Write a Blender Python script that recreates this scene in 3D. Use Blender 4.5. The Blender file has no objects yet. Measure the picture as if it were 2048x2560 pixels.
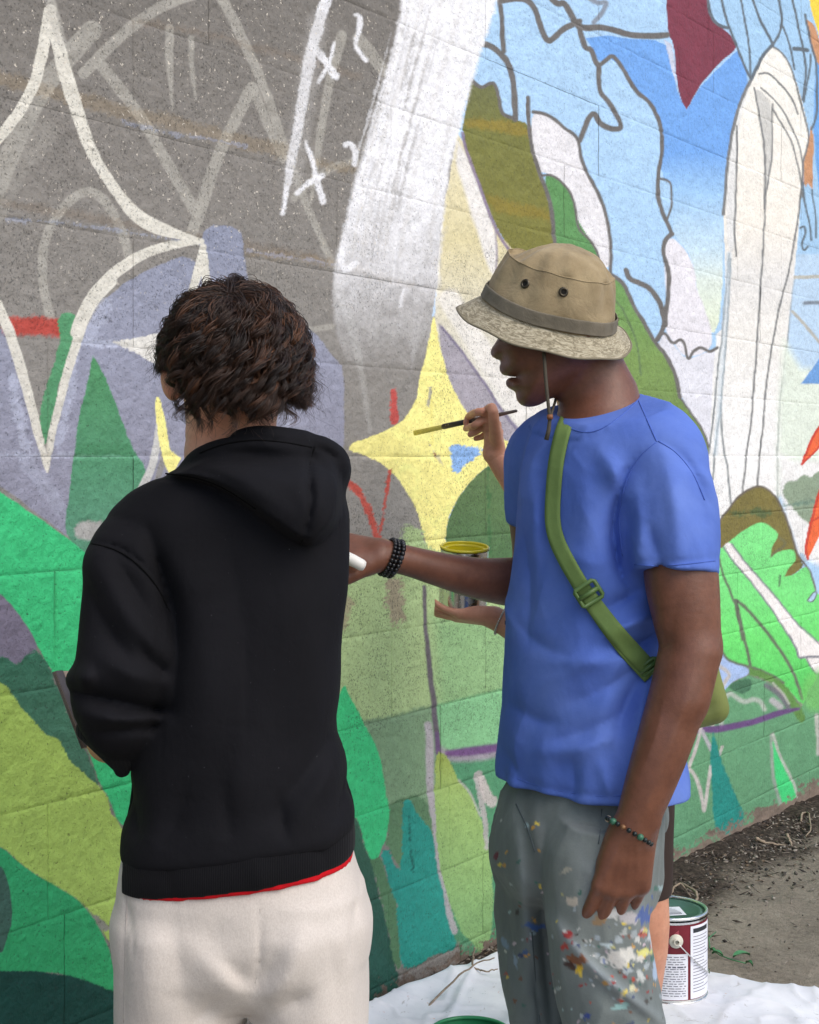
import bpy, bmesh, math, random
import numpy as np
from mathutils import Vector, Matrix

random.seed(7); RNG = np.random.default_rng(11)
SC = bpy.context.scene
COL = SC.collection
R = math.radians

# ------------------------------------------------------------------ camera, sky, sun, exposure
F_PX, YH, HC = 3600.0, 1140.0, 1.52          # focal length in photo pixels, horizon row, camera height
cam_d = bpy.data.cameras.new('camera'); cam = bpy.data.objects.new('camera', cam_d); COL.objects.link(cam)
cam.location = (0, 0, HC); cam.rotation_euler = (R(90), 0, 0)
cam_d.sensor_fit = 'VERTICAL'; cam_d.sensor_height = 25.6; cam_d.lens = 25.6*F_PX/2560
cam_d.shift_y = -(1280-YH)/2560.0
cam_d.clip_start = 0.05; cam_d.clip_end = 3000
SC.camera = cam

world = bpy.data.worlds.new('World'); SC.world = world; world.use_nodes = True
wn = world.node_tree; wn.nodes.clear()
sky = wn.nodes.new('ShaderNodeTexSky'); sky.sky_type = 'NISHITA'; sky.sun_disc = False
SUN_DIR = Vector((0.52, -0.50, 0.78)).normalized()      # towards the sun: right of and behind the camera
sky.sun_elevation = math.asin(SUN_DIR.z)
sky.sun_rotation = math.atan2(SUN_DIR.x, SUN_DIR.y)
sky.air_density = 1.0; sky.dust_density = 2.2; sky.ozone_density = 0.6
bg = wn.nodes.new('ShaderNodeBackground'); bg.inputs['Strength'].default_value = 0.15
wo = wn.nodes.new('ShaderNodeOutputWorld')
wn.links.new(sky.outputs[0], bg.inputs[0]); wn.links.new(bg.outputs[0], wo.inputs[0])
sun_d = bpy.data.lights.new('sun', 'SUN'); sun_d.energy = 1.0; sun_d.angle = R(55); sun_d.color = (1.0, 0.94, 0.86)
sun = bpy.data.objects.new('sun', sun_d); COL.objects.link(sun)
sun.rotation_euler = SUN_DIR.to_track_quat('Z', 'Y').to_euler(); sun.location = (4, -4, 6)
SC.view_settings.view_transform = 'Standard'; SC.view_settings.look = 'None'
SC.view_settings.gamma = 1.0; SC.view_settings.use_curve_mapping = False
SC.view_settings.exposure = 0.48
SC.render.engine = 'CYCLES'
SC.cycles.use_denoising = True
SC.cycles.max_bounces = 6; SC.cycles.diffuse_bounces = 3; SC.cycles.glossy_bounces = 3
SC.cycles.use_adaptive_sampling = True; SC.cycles.adaptive_threshold = 0.01
try: SC.cycles.denoising_prefilter = 'ACCURATE'
except Exception: pass

# ------------------------------------------------------------------ helpers
def at(px, py, y):
    """world point seen at photo pixel (px,py) at depth y"""
    return Vector(((px-1024)/F_PX*y, y, HC-(py-YH)/F_PX*y))
def lin(c):
    c = np.asarray(c, float)/255.0
    return np.where(c <= 0.04045, c/12.92, ((c+0.055)/1.055)**2.4)
def L4(c): return tuple(lin(c))+(1.0,)
def tag(o, label=None, cat=None, group=None, kind=None):
    if label: o['label'] = label
    if cat: o['category'] = cat
    if group: o['group'] = group
    if kind: o['kind'] = kind
    return o
def empty(name, loc=(0, 0, 0)):
    o = bpy.data.objects.new(name, None); COL.objects.link(o); o.location = loc; o.empty_display_size = .1
    return o
def link(name, me, mat=None, parent=None):
    o = bpy.data.objects.new(name, me); COL.objects.link(o)
    if mat is not None and len(me.materials) == 0: me.materials.append(mat)
    if parent is not None:
        o.parent = parent
        o.matrix_parent_inverse = Matrix.Translation(-parent.location) if parent.type == 'EMPTY' else Matrix.Identity(4)
    return o
def mesh_np(name, V, Q, smooth=True, attrs=None):
    """V (n,3), Q list/array of quads or tris (m,k)"""
    V = np.ascontiguousarray(V, np.float32); Q = np.ascontiguousarray(Q, np.int32)
    me = bpy.data.meshes.new(name)
    me.vertices.add(len(V)); me.vertices.foreach_set('co', V.ravel())
    m, k = Q.shape
    me.loops.add(m*k); me.loops.foreach_set('vertex_index', Q.ravel())
    me.polygons.add(m); me.polygons.foreach_set('loop_start', np.arange(0, m*k, k, dtype=np.int32))
    try: me.polygons.foreach_set('loop_total', np.full(m, k, np.int32))
    except Exception: pass
    me.update(calc_edges=True)
    if smooth: me.polygons.foreach_set('use_smooth', np.ones(m, bool))
    for an, (typ, data) in (attrs or {}).items():
        a = me.attributes.new(an, typ, 'POINT')
        key = 'color' if 'COLOR' in typ else ('vector' if 'VECTOR' in typ else 'value')
        a.data.foreach_set(key, np.ascontiguousarray(data, np.float32).ravel())
    return me
def grid_quads(nu, nv, wrap_u=False):
    i = np.arange(nu if wrap_u else nu-1); j = np.arange(nv-1)
    I, J = np.meshgrid(i, j, indexing='ij'); I2 = (I+1) % nu
    return np.stack([I*nv+J, I2*nv+J, I2*nv+J+1, I*nv+J+1], -1).reshape(-1, 4)
def bm_mesh(name, bm, smooth=False):
    me = bpy.data.meshes.new(name); bm.to_mesh(me); bm.free()
    if smooth: me.polygons.foreach_set('use_smooth', np.ones(len(me.polygons), bool))
    return me
def tube_mesh(name, pts, rad, sides=8, flat=None, closed=False):
    """tube along points; rad scalar or list; flat=(up, ratio) makes a strap-like section"""
    P = np.array([tuple(p) for p in pts], float); n = len(P)
    rad = np.full(n, rad, float) if np.isscalar(rad) else np.asarray(rad, float)
    if closed: T = np.roll(P, -1, 0)-np.roll(P, 1, 0)
    else: T = np.gradient(P, axis=0)
    T /= np.linalg.norm(T, axis=1)[:, None]+1e-9
    N = np.zeros_like(P); ref = np.array((0.3, 0.5, 0.81))
    n0 = np.cross(T[0], ref); n0 /= np.linalg.norm(n0)
    for i in range(n):
        n0 = n0-T[i]*np.dot(n0, T[i]); n0 /= np.linalg.norm(n0)+1e-9; N[i] = n0
    B = np.cross(T, N)
    a = np.linspace(0, 2*np.pi, sides, endpoint=False)
    V = P[:, None, :]+rad[:, None, None]*(np.cos(a)[None, :, None]*N[:, None, :]+np.sin(a)[None, :, None]*B[:, None, :])
    V = V.reshape(-1, 3)
    Q = []
    rng = range(n if closed else n-1)
    for i in rng:
        i2 = (i+1) % n
        for j in range(sides):
            j2 = (j+1) % sides
            Q.append((i*sides+j, i*sides+j2, i2*sides+j2, i2*sides+j))
    if not closed:
        k = len(V); V = np.vstack([V, P[0], P[-1]])
        for j in range(sides):
            j2 = (j+1) % sides
            Q.append((k, j2, j, j)); Q.append((k+1, (n-1)*sides+j, (n-1)*sides+j2, (n-1)*sides+j2))
        bm = bmesh.new(); vs = [bm.verts.new(v) for v in V]
        for q in Q:
            f = []
            for i in q:
                if vs[i] not in f: f.append(vs[i])
            try: bm.faces.new(f)
            except Exception: pass
        return bm_mesh(name, bm, True)
    return mesh_np(name, V, Q)
def lathe_mesh(name, prof, M=None, seg=40, center=(0, 0, 0), cap=False):
    """profile [(r,h)...] turned about +Z, then matrix M (3x3 columns) and moved"""
    prof = np.array(prof, float); a = np.linspace(0, 2*np.pi, seg, endpoint=False)
    V = np.stack([np.outer(np.cos(a), prof[:, 0]), np.outer(np.sin(a), prof[:, 0]), np.tile(prof[:, 1], (seg, 1))], -1).reshape(-1, 3)
    if M is not None: V = V @ np.array(M).T
    V = V+np.array(center)
    return mesh_np(name, V, grid_quads(seg, len(prof), True)[:, ::-1] if False else grid_quads(seg, len(prof), True))
def vnoise(P, scale, seed=0):
    """cheap smooth value noise in -1..1, P (n,3)"""
    p = np.asarray(P, np.float64)*scale
    i = np.floor(p).astype(np.int64); f = p-i; f = f*f*(3-2*f)
    def h(a, b, c):
        n = (a*374761393+b*668265263+c*2147483647+seed*974634777) & 0xffffffff
        n = ((n ^ (n >> 13))*1274126177) & 0xffffffff
        n = (n ^ (n >> 16)) & 0xffffffff
        return n/2147483648.0-1.0
    x, y, z = i[..., 0], i[..., 1], i[..., 2]
    r = 0
    for dx in (0, 1):
        wx = f[..., 0] if dx else 1-f[..., 0]
        for dy in (0, 1):
            wy = f[..., 1] if dy else 1-f[..., 1]
            for dz in (0, 1):
                wz = f[..., 2] if dz else 1-f[..., 2]
                r = r+wx*wy*wz*h(x+dx, y+dy, z+dz)
    return r
def sstep(a, b, x):
    t = np.clip((x-a)/(b-a), 0, 1); return t*t*(3-2*t)

# ---- node helper
class NT:
    def __init__(s, name):
        s.m = bpy.data.materials.new(name); s.m.use_nodes = True; s.t = s.m.node_tree; s.t.nodes.clear()
        s.out = s.t.nodes.new('ShaderNodeOutputMaterial'); s.b = s.t.nodes.new('ShaderNodeBsdfPrincipled')
        s.t.links.new(s.b.outputs[0], s.out.inputs[0])
    def n(s, typ, **kw):
        nd = s.t.nodes.new('ShaderNode'+typ)
        for k, v in kw.items():
            if k.startswith('_'): setattr(nd, k[1:], v)
            else:
                key = int(k[1:]) if k[0] == 'i' and k[1:].isdigit() else k.replace('__', ' ')
                s.set(nd, key, v)
        return nd
    def set(s, nd, key, v):
        if hasattr(v, 'is_output') or isinstance(v, bpy.types.NodeSocket): s.t.links.new(v, nd.inputs[key])
        elif isinstance(v, bpy.types.Node): s.t.links.new(v.outputs[0], nd.inputs[key])
        else: nd.inputs[key].default_value = v
    def bs(s, key, v): s.set(s.b, key, v)
    def math(s, op, a, b=None, clamp=False):
        nd = s.n('Math', _operation=op, _use_clamp=clamp); s.set(nd, 0, a)
        if b is not None: s.set(nd, 1, b)
        return nd.outputs[0]
    def mix(s, f, a, b, mode='MIX'):
        nd = s.n('Mix', _data_type='RGBA', _blend_type=mode); s.set(nd, 0, f); s.set(nd, 6, a); s.set(nd, 7, b)
        return nd.outputs[2]
    def noise(s, scale, detail=3, rough=.5, vec=None, dist=0.0):
        nd = s.n('TexNoise', Scale=scale, Detail=detail, Roughness=rough, Distortion=dist)
        if vec is not None: s.set(nd, 'Vector', vec)
        return nd.outputs[0]
    def ramp(s, f, stops):
        nd = s.n('ValToRGB'); s.set(nd, 0, f); e = nd.color_ramp.elements
        while len(e) < len(stops): e.new(.5)
        for el, (p, c) in zip(e, stops):
            el.position = p; el.color = c if len(c) == 4 else tuple(c)+(1,)
        return nd.outputs[0]
    def rng(s, f, a, b, c=0., d=1.):
        nd = s.n('MapRange'); s.set(nd, 0, f)
        for i, v in enumerate((a, b, c, d)): nd.inputs[i+1].default_value = v
        return nd.outputs[0]
    def bump(s, h, strength=.5, dist=.002, prev=None):
        nd = s.n('Bump', Strength=strength, Distance=dist); s.set(nd, 'Height', h)
        if prev is not None: s.set(nd, 'Normal', prev)
        return nd.outputs[0]
    def pos(s): return s.n('NewGeometry').outputs['Position']
    def obj(s): return s.n('TexCoord').outputs['Object']
    def attr(s, name): return s.n('Attribute', _attribute_name=name)

def simple_mat(name, rgb, rough=.6, metal=0., var=.12, scale=30., bump=0., bscale=200., spec=.4, bdist=.001):
    t = NT(name); o = t.obj()
    n = t.noise(scale, 4, .55, o)
    c = t.mix(t.rng(n, .3, .7), tuple(lin(rgb)*(1-var))+(1,), tuple(np.minimum(lin(rgb)*(1+var), 1))+(1,))
    t.bs('Base Color', c); t.bs('Roughness', rough); t.bs('Metallic', metal); t.bs('Specular IOR Level', spec)
    if bump: t.bs('Normal', t.bump(t.noise(bscale, 3, .6, o), bump, bdist))
    return t.m

# ------------------------------------------------------------------ wall frame of reference
ZW0 = F_PX/1476.4                                   # depth of the wall at photo column 0
WO = np.array(((0-1024)/F_PX*ZW0, ZW0, 0.0))
_d = np.array((2576/F_PX, 1.0, 0.0)); WD = _d/np.linalg.norm(_d); WN = np.array((WD[1], -WD[0], 0.0))
RH, BL = 0.2032, 0.4064
GZ = HC-6.3*RH                                       # ground level along the wall (middle)
def wall_px(u, z, n=0.0):
    P = WO+np.multiply.outer(u, WD)+np.multiply.outer(np.asarray(n)+0*u, WN)
    return 1024+F_PX*P[..., 0]/P[..., 1], YH-F_PX*(z-HC)/P[..., 1]
def px_u(x):
    t = 3600.0/(3600.0-x); return ZW0*(t-1)*np.linalg.norm(_d)
def wall_pt(u, z, n=0.0): return WO+u*WD+n*WN+np.array((0, 0, z))
def wdist(x, y): return (np.asarray(x)-WO[0])*WN[0]+(np.asarray(y)-WO[1])*WN[1]
def ground_z(x, y):
    d = wdist(x, y); u = (np.asarray(x)-WO[0])*WD[0]+(np.asarray(y)-WO[1])*WD[1]
    top = HC-RH*np.interp(u, [.9, 3.96, 9], [6.22, 6.66, 6.8])
    return top*(1-sstep(.62, 2.0, d))
def on_ground(px, py, lift=0.0):
    y = 3.5
    for _ in range(30):
        p = at(px, py, y); gz = float(ground_z(p.x, p.y))+lift
        y = .5*y+.5*(HC-gz)*F_PX/(py-YH)
    return at(px, py, y)
# ------------------------------------------------------------------ the mural, as paint regions on the wall plane
ZT = dict(A=(0, 0, .59362), B=(1024, 0, .59362), C=(0, 700, .59362), D=(1024, 600, .59362), E=(0, 1400, .59362), F=(1024, 1400, .59362),
          L1=(0, 1300, .5841), L7=(0, 650, .34794), M=(840, 1400, .28986), R3=(1648, 1500, .32468), R4=(880, 1950, .28289),
          R5=(1648, 900, .32468), R6=(1648, 0, .41754), ST=(840, 960, .31546), S=(0, 0, 1.0))
def zp(z, pts):
    ox, oy, s = ZT[z]; a = np.array(pts, float).reshape(-1, 2)
    return a*s+np.array((ox, oy))
def chaikin(P, it=2, closed=True, keep=75):
    for _ in range(it):
        n = len(P); out = []
        for i in range(n):
            if not closed and i in (0, n-1): out.append(P[i]); continue
            a, b, c = P[i-1], P[i], P[(i+1) % n]
            v1, v2 = a-b, c-b
            cosv = np.dot(v1, v2)/(np.linalg.norm(v1)*np.linalg.norm(v2)+1e-9)
            if cosv > math.cos(R(keep)): out.append(b)
            else: out += [b+v1*.25, b+v2*.25]
        P = np.array(out)
    return P
def seg_dist(Q, P, closed, w=None):
    """distance from points Q to polyline P; with widths: minus half width"""
    n = len(P); best = np.full(len(Q), 1e9)
    for i in range(n if closed else n-1):
        a, b = P[i], P[(i+1) % n]; ab = b-a
        h = np.clip(((Q-a)@ab)/(ab@ab+1e-9), 0, 1)
        d = np.hypot(Q[:, 0]-a[0]-h*ab[0], Q[:, 1]-a[1]-h*ab[1])
        if w is not None: d = d-(w[i]+(w[(i+1) % n]-w[i])*h)*.5
        best = np.minimum(best, d)
    return best
def poly_sdf(Q, P):
    d = seg_dist(Q, P, True); ins = np.zeros(len(Q), bool); n = len(P)
    for i in range(n):
        a, b = P[i], P[(i+1) % n]
        c = (a[1] > Q[:, 1]) != (b[1] > Q[:, 1])
        if abs(b[1]-a[1]) > 1e-9: ins ^= c & (Q[:, 0] < (b[0]-a[0])*(Q[:, 1]-a[1])/(b[1]-a[1])+a[0])
    return np.where(ins, -d, d)

PAINT = []
def PG(z, col, pts, soft=2.0, a=1.0, sm=2, col2=None, gy=None, rough=0.0, spk=None):
    PAINT.append(('P', chaikin(zp(z, pts), sm) if sm else zp(z, pts), col, soft, a, col2, gy, rough, spk))
def SK(z, col, pts, w, soft=2.0, a=1.0, rough=0.0):
    P = zp(z, pts); s = ZT[z][2]; n = len(P)
    w = np.interp(np.linspace(0, 1, n), np.linspace(0, 1, len(w)), w) if hasattr(w, '__len__') else np.full(n, float(w))
    PW = np.column_stack([P, w*s])
    PW = chaikin(PW, 2, False, 40)
    PAINT.append(('S', PW, col, soft, a, None, None, rough, None))

GREY = (134, 130, 124); CREAM = (220, 217, 205); MUTE = (172, 169, 160); WHITE = (240, 241, 244); LAV = (150, 153, 171)
BGREEN = (66, 202, 130); LIME = (172, 202, 100); DGREEN = (58, 112, 88); DTEAL = (30, 76, 68); YEL = (250, 242, 152)
PBLUE = (176, 212, 244); OUT = (112, 109, 106); OLIVE = (120, 122, 64); LGREEN = (176, 200, 142); TEAL = (44, 148, 134)

# ---------- right-hand half: sky and clouds
PG('S', PBLUE, [(1235, -700), (3200, -700), (3200, 1500), (1080, 1500), (1080, 800), (1140, 400)], sm=0)
PG('B', (112, 164, 232), [(740, 160), (830, 150), (900, 160), (1080, 175), (1100, 260), (1135, 410), (1165, 460), (1240, 345), (1385, 210), (1430, 330), (1400, 410), (1365, 520), (1340, 640), (1330, 800), (1320, 1000), (1320, 1200), (1300, 1400), (1240, 1400), (1210, 1200), (1190, 1080), (1130, 1010), (1110, 980), (1105, 780), (1060, 740), (1065, 600), (1055, 520), (1000, 420), (960, 390), (850, 230), (800, 270), (770, 205)], sm=1, col2=[(0, (116, 168, 234)), (380, (118, 170, 236)), (480, (160, 202, 243)), (620, (200, 226, 242)), (700, (222, 234, 226)), (800, (226, 236, 214))])
PG('D', (226, 227, 235), [(1040, 450), (1075, 390), (1110, 440), (1170, 505), (1260, 470), (1310, 450), (1320, 300), (1340, 600), (1300, 1300), (1280, 1330), (1250, 900), (1230, 790), (1140, 650)], sm=1)
PG('B', (234, 232, 238), [(1075, 1020), (1110, 1000), (1140, 1030), (1180, 1080), (1205, 1140), (1210, 1220), (1240, 1290), (1275, 1400), (1270, 1480), (1160, 1510), (1110, 1440), (1075, 1390), (1085, 1250), (1070, 1120)], soft=5)
PG('D', (240, 240, 238), [(1270, 700), (1300, 300), (1640, 300), (1560, 1080), (1500, 1050), (1290, 1200), (1262, 960)], sm=1)
PG('B', OLIVE, [(262, 330), (300, 378), (335, 345), (365, 360), (385, 460), (410, 495), (450, 505), (505, 520), (515, 620), (540, 700), (575, 800), (600, 930), (612, 1090), (470, 1150), (400, 1010), (350, 930), (310, 820), (250, 680), (230, 600), (225, 520), (245, 430)], rough=1.5, col2=[(200, (112, 116, 76)), (330, (122, 124, 66)), (640, (126, 124, 60))])
PG('B', (158, 134, 52), [(240, 500), (330, 500), (500, 525), (510, 575), (400, 560), (240, 540)], soft=14, a=.55, rough=6)
PG('B', (150, 128, 50), [(320, 820), (580, 880), (600, 930), (360, 900)], soft=16, a=.5, rough=6)
PG('B', (232, 231, 234), [(515, 470), (560, 475), (610, 500), (650, 540), (690, 560), (715, 590), (720, 650), (740, 720), (780, 790), (820, 870), (842, 960), (848, 1050), (845, 1130), (800, 1130), (790, 1060), (760, 1010), (710, 960), (700, 900), (680, 830), (640, 760), (580, 730), (550, 725), (525, 680), (512, 600)])
PG('B', (98, 150, 92), [(565, 740), (600, 735), (650, 770), (690, 840), (705, 930), (760, 1010), (790, 1070), (810, 1130), (700, 1120), (612, 1090), (600, 900)])
PG('D', (122, 154, 88), [(840, 150), (880, 170), (920, 220), (940, 290), (980, 330), (1010, 390), (1050, 450), (1090, 500), (1130, 600), (1145, 670), (1200, 750), (1250, 820), (1264, 880), (1255, 990), (1200, 960), (1000, 900), (860, 700), (840, 480)], col2=[(690, (112, 158, 92)), (900, (124, 154, 86)), (1180, (108, 128, 74))], rough=1)
SK('D', (98, 122, 84), [(850, 230), (890, 280), (940, 380), (965, 470), (975, 570)], 9, a=.8)
# beige band, white stripe
PG('B', (222, 213, 176), [(200, 560), (240, 620), (295, 790), (365, 975), (470, 1090), (700, 1500), (700, 1900), (500, 1900), (100, 1500), (115, 1200), (130, 950), (165, 760)], sm=1, col2=[(300, (228, 220, 188)), (600, (222, 212, 168)), (800, (222, 217, 196)), (1000, (228, 226, 218))], rough=1)
PG('B', (236, 234, 232), [(205, 600), (235, 640), (300, 800), (365, 975), (368, 1150), (345, 1160), (290, 1000), (230, 800), (190, 680)], soft=12, a=.9)
SK('D', (235, 232, 226), [(170, 250), (280, 430), (400, 600), (520, 760), (600, 860)], 90, soft=14, a=.8)
SK('B', (134, 118, 146), [(222, 560), (245, 660), (300, 800), (360, 970), (440, 1085)], 13, soft=4, a=.9)
SK('B', (150, 142, 165), [(362, 970), (368, 1150)], 9, soft=4, a=.7)
PG('D', (168, 163, 172), [(125, 350), (150, 370), (200, 440), (260, 520), (330, 620), (400, 720), (500, 830), (600, 900), (560, 960), (470, 890), (380, 840), (250, 750), (200, 670), (160, 580), (130, 470)], soft=5)
SK('D', (120, 112, 138), [(140, 370), (230, 480), (300, 580), (390, 720), (480, 830)], 12, soft=4, a=.8)
# maroon blade
PG('B', (128, 60, 76), [(1080, -60), (1085, 140), (1115, 185), (1125, 330), (1140, 420), (1165, 460), (1195, 410), (1240, 340), (1310, 260), (1382, 205), (1365, 160), (1310, 110), (1270, 60), (1250, -60)], sm=1)
SK('B', (110, 48, 62), [(1262, 60), (1262, 120), (1258, 190)], 5, a=.8)
SK('B', (110, 48, 62), [(1130, 200), (1140, 260), (1143, 330)], 5, a=.8)
PG('B', (205, 212, 230), [(1072, 168), (1105, 188), (1122, 300), (1124, 350), (1100, 270)], sm=0)
# blue figure, top right
PG('B', (168, 206, 238), [(1258, -200), (1275, 50), (1310, 105), (1350, 122), (1385, 205), (1430, 330), (1480, 250), (1525, 190), (1590, 230), (1640, 330), (1680, 560), (1660, 800), (1640, 1000), (1640, 1110), (1725, 1110), (1740, 800), (1760, -200)], sm=1)
PG('B', (112, 168, 232), [(1712, 250), (2300, 250), (2300, 900), (1725, 820), (1700, 560)], sm=0, soft=5)
PG('B', (206, 152, 112), [(1668, 80), (1705, 100), (1735, 200), (1740, 300), (1702, 240), (1682, 170)])
PG('B', (206, 152, 112), [(1690, 530), (1704, 600), (1694, 800), (1675, 770), (1668, 790), (1654, 760), (1670, 640)], sm=1)
PG('B', (252, 216, 72), [(1672, -60), (1690, 40), (1712, 110), (1740, 200), (1760, 160), (1740, 60), (1712, -60)], sm=1)
PG('B', (128, 60, 76), [(1712, -60), (1735, 60), (1780, 140), (1900, 200), (1900, -60)], sm=1)
# white garment column
PG('B', (246, 241, 228), [(1525, 190), (1480, 240), (1440, 330), (1400, 410), (1370, 510), (1345, 620), (1335, 760), (1322, 900), (1328, 1050), (1330, 1200), (1322, 1348), (1300, 1600), (1280, 1900), (1300, 2100), (1330, 2250), (1560, 2120), (1555, 1900), (1580, 1560), (1612, 1348), (1625, 1100), (1640, 950), (1650, 800), (1665, 660), (1682, 560), (1660, 450), (1620, 310), (1570, 225)], sm=1, col2=[(150, (248, 246, 238)), (560, (246, 241, 230)), (700, (230, 229, 226)), (820, (240, 238, 232)), (1100, (246, 246, 244))])
PG('B', (226, 228, 228), [(1440, 340), (1400, 420), (1372, 520), (1345, 640), (1330, 900), (1340, 1060), (1368, 1060), (1376, 900), (1382, 600), (1400, 470)], soft=6, a=.8)
PG('B', (202, 202, 198), [(1452, 375), (1478, 380), (1530, 440), (1528, 680), (1505, 800), (1497, 870), (1492, 600)], soft=6, a=.85)
CL = (126, 128, 128)
for pts, w in [([(1440, 330), (1400, 410), (1370, 510), (1345, 620), (1335, 760), (1322, 900)], 14), ([(1450, 370), (1470, 470), (1490, 560), (1500, 700), (1495, 880)], 8), ([(1530, 440), (1530, 560), (1525, 680), (1505, 790), (1497, 890)], 7), ([(1497, 890), (1490, 1050), (1480, 1200), (1470, 1348), (1462, 1500), (1440, 1750), (1420, 1900), (1400, 2090)], 8), ([(1380, 530), (1380, 700), (1375, 850), (1365, 960), (1375, 1080)], 8), ([(1470, 310), (1510, 305), (1560, 350), (1610, 410), (1635, 480)], 8), ([(1480, 370), (1550, 430), (1610, 530), (1650, 640), (1660, 720)], 7), ([(1530, 460), (1600, 570), (1640, 700), (1655, 830)], 7), ([(1525, 195), (1570, 220), (1610, 290), (1640, 400), (1670, 520), (1682, 580), (1660, 680), (1650, 780)], 8), ([(1650, 800), (1640, 900), (1620, 1020), (1600, 1130), (1570, 1250), (1545, 1348), (1512, 1550), (1490, 1760), (1475, 1910), (1463, 2045)], 8)]:
    SK('B', CL, pts, w, soft=3)
for pts in [[(1345, 60), (1335, 200), (1322, 350), (1305, 500), (1290, 650), (1262, 900)], [(1352, 80), (1340, 350), (1312, 700), (1290, 860), (1276, 1010)], [(1310, 690), (1320, 850), (1340, 980), (1352, 1110)], [(1625, 150), (1600, 330), (1575, 560), (1555, 750), (1550, 900), (1552, 1085)]]:
    SK('D', (140, 146, 148), pts, 8, soft=3)
SK('D', (196, 214, 226), [(1345, 60), (1335, 300), (1312, 600), (1290, 900)], 22, soft=8, a=.5)
# dark outline strokes
for z, pts, w in [('B', [(375, -40), (385, 60), (390, 140), (395, 215)], 20), ('B', [(300, 185), (340, 190), (385, 230), (420, 270), (440, 340), (445, 430), (447, 500)], 25),
                  ('B', [(268, 340), (300, 375), (335, 350), (360, 350), (378, 400), (385, 470), (410, 490), (445, 500)], 15), ('B', [(390, 5), (450, -5), (500, 0), (530, 40), (550, 110), (580, 180), (610, 160), (650, 120), (690, 100), (715, 90)], 25),
                  ('B', [(580, -30), (620, 22), (655, 10), (680, 60), (705, 105), (740, 120), (790, 115), (830, 120), (900, 140), (960, 150), (1020, 155), (1085, 150)], 26),
                  ('B', [(715, 110), (730, 170), (740, 205), (765, 205), (780, 260), (800, 280), (795, 330), (800, 390), (840, 430), (870, 480), (890, 530), (885, 545), (840, 545), (800, 520), (780, 475), (755, 490), (735, 550), (720, 590)], 22),
                  ('B', [(795, 280), (830, 250), (850, 230), (880, 260), (920, 330), (960, 390), (1000, 420), (1030, 460), (1055, 520), (1065, 600), (1060, 680), (1045, 740), (1045, 830), (1060, 890), (1090, 950), (1105, 985)], 18),
                  ('B', [(1050, 750), (1090, 760), (1105, 780), (1105, 860), (1085, 920)], 10), ('B', [(1105, 985), (1075, 1010), (1065, 1060), (1085, 1120), (1095, 1180), (1090, 1240), (1080, 1320), (1078, 1370), (1045, 1430)], 20),
                  ('B', [(520, 470), (560, 475), (610, 500), (650, 540), (690, 560), (715, 590), (720, 650), (740, 720), (780, 790), (820, 870), (840, 960), (848, 1050), (845, 1150)], 15),
                  ('B', [(500, 410), (500, 470), (510, 600), (530, 680), (555, 740), (590, 840), (605, 950), (612, 1070)], 17), ('B', [(560, 740), (600, 735), (650, 770), (690, 840), (700, 910), (710, 970), (760, 1010), (790, 1060), (802, 1120)], 10),
                  ('B', [(910, 1140), (920, 1175), (960, 1190), (1010, 1210), (1050, 1260), (1070, 1320), (1078, 1370)], 22), ('D', [(850, 150), (900, 180), (930, 250), (960, 310), (980, 330), (1010, 390), (1040, 440), (1080, 480), (1110, 540), (1130, 600), (1140, 660)], 17),
                  ('D', [(1140, 660), (1180, 720), (1230, 790), (1262, 870)], 9), ('D', [(1045, 415), (1075, 385), (1110, 445), (1140, 415), (1160, 440), (1175, 510), (1200, 465), (1230, 450), (1265, 475), (1295, 455)], 13)]:
    SK(z, OUT, pts, w, soft=3.5)
SK('B', (128, 128, 134), [(760, -5), (790, 15), (830, 10), (825, 30), (800, 70), (775, 95)], 20, soft=6, a=.8)
for pts, w in [([(1252, -20), (1265, 60), (1300, 105), (1340, 118)], 14), ([(1310, -20), (1340, 100), (1380, 200), (1420, 300), (1437, 335)], 10), ([(1390, -20), (1420, 120), (1435, 250), (1434, 330)], 9), ([(1440, -20), (1480, 90), (1530, 185)], 11), ([(1553, -20), (1570, 60), (1565, 130), (1530, 190)], 11), ([(1570, 110), (1600, 180), (1620, 290)], 9), ([(1612, -20), (1640, 130), (1665, 250), (1670, 330), (1655, 420)], 10), ([(1618, 205), (1675, 212)], 17), ([(1530, 190), (1480, 240), (1440, 330)], 15), ([(1665, 60), (1690, 190), (1712, 250), (1718, 400), (1712, 500), (1692, 545)], 9), ([(1690, 230), (1682, 320), (1660, 430)], 8), ([(1692, 800), (1710, 900), (1712, 1000)], 7), ([(1655, 770), (1665, 880), (1690, 960), (1692, 1010)], 8), ([(1645, 960), (1665, 950), (1668, 985), (1650, 1020), (1660, 1060), (1680, 1040)], 9)]:
    SK('B', (102, 112, 120), pts, w, soft=3)
PG('D', (190, 216, 240), [(1632, 60), (2400, 60), (2400, 640), (1575, 640), (1600, 330)], sm=0, soft=8)
PG('D', (226, 236, 222), [(1575, 420), (1650, 540), (2400, 600), (2400, 1100), (1550, 1080), (1555, 700)], sm=0, soft=30)
SK('D', (190, 182, 160), [(1622, 158), (2000, 140)], 14, a=.8)
SK('D', (128, 138, 150), [(1665, 265), (1730, 262), (1900, 300)], 16, soft=6)
SK('D', (184, 176, 156), [(1612, 300), (1700, 400), (1800, 520)], 13, a=.8)
PG('D', (112, 160, 218), [(1648, 606), (1735, 490), (2000, 420), (2000, 606)], sm=0, soft=4)
PG('D', (238, 238, 236), [(1556, 900), (1640, 940), (2400, 900), (2400, 1500), (1660, 1400), (1560, 1100)], soft=24, sm=1)
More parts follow.
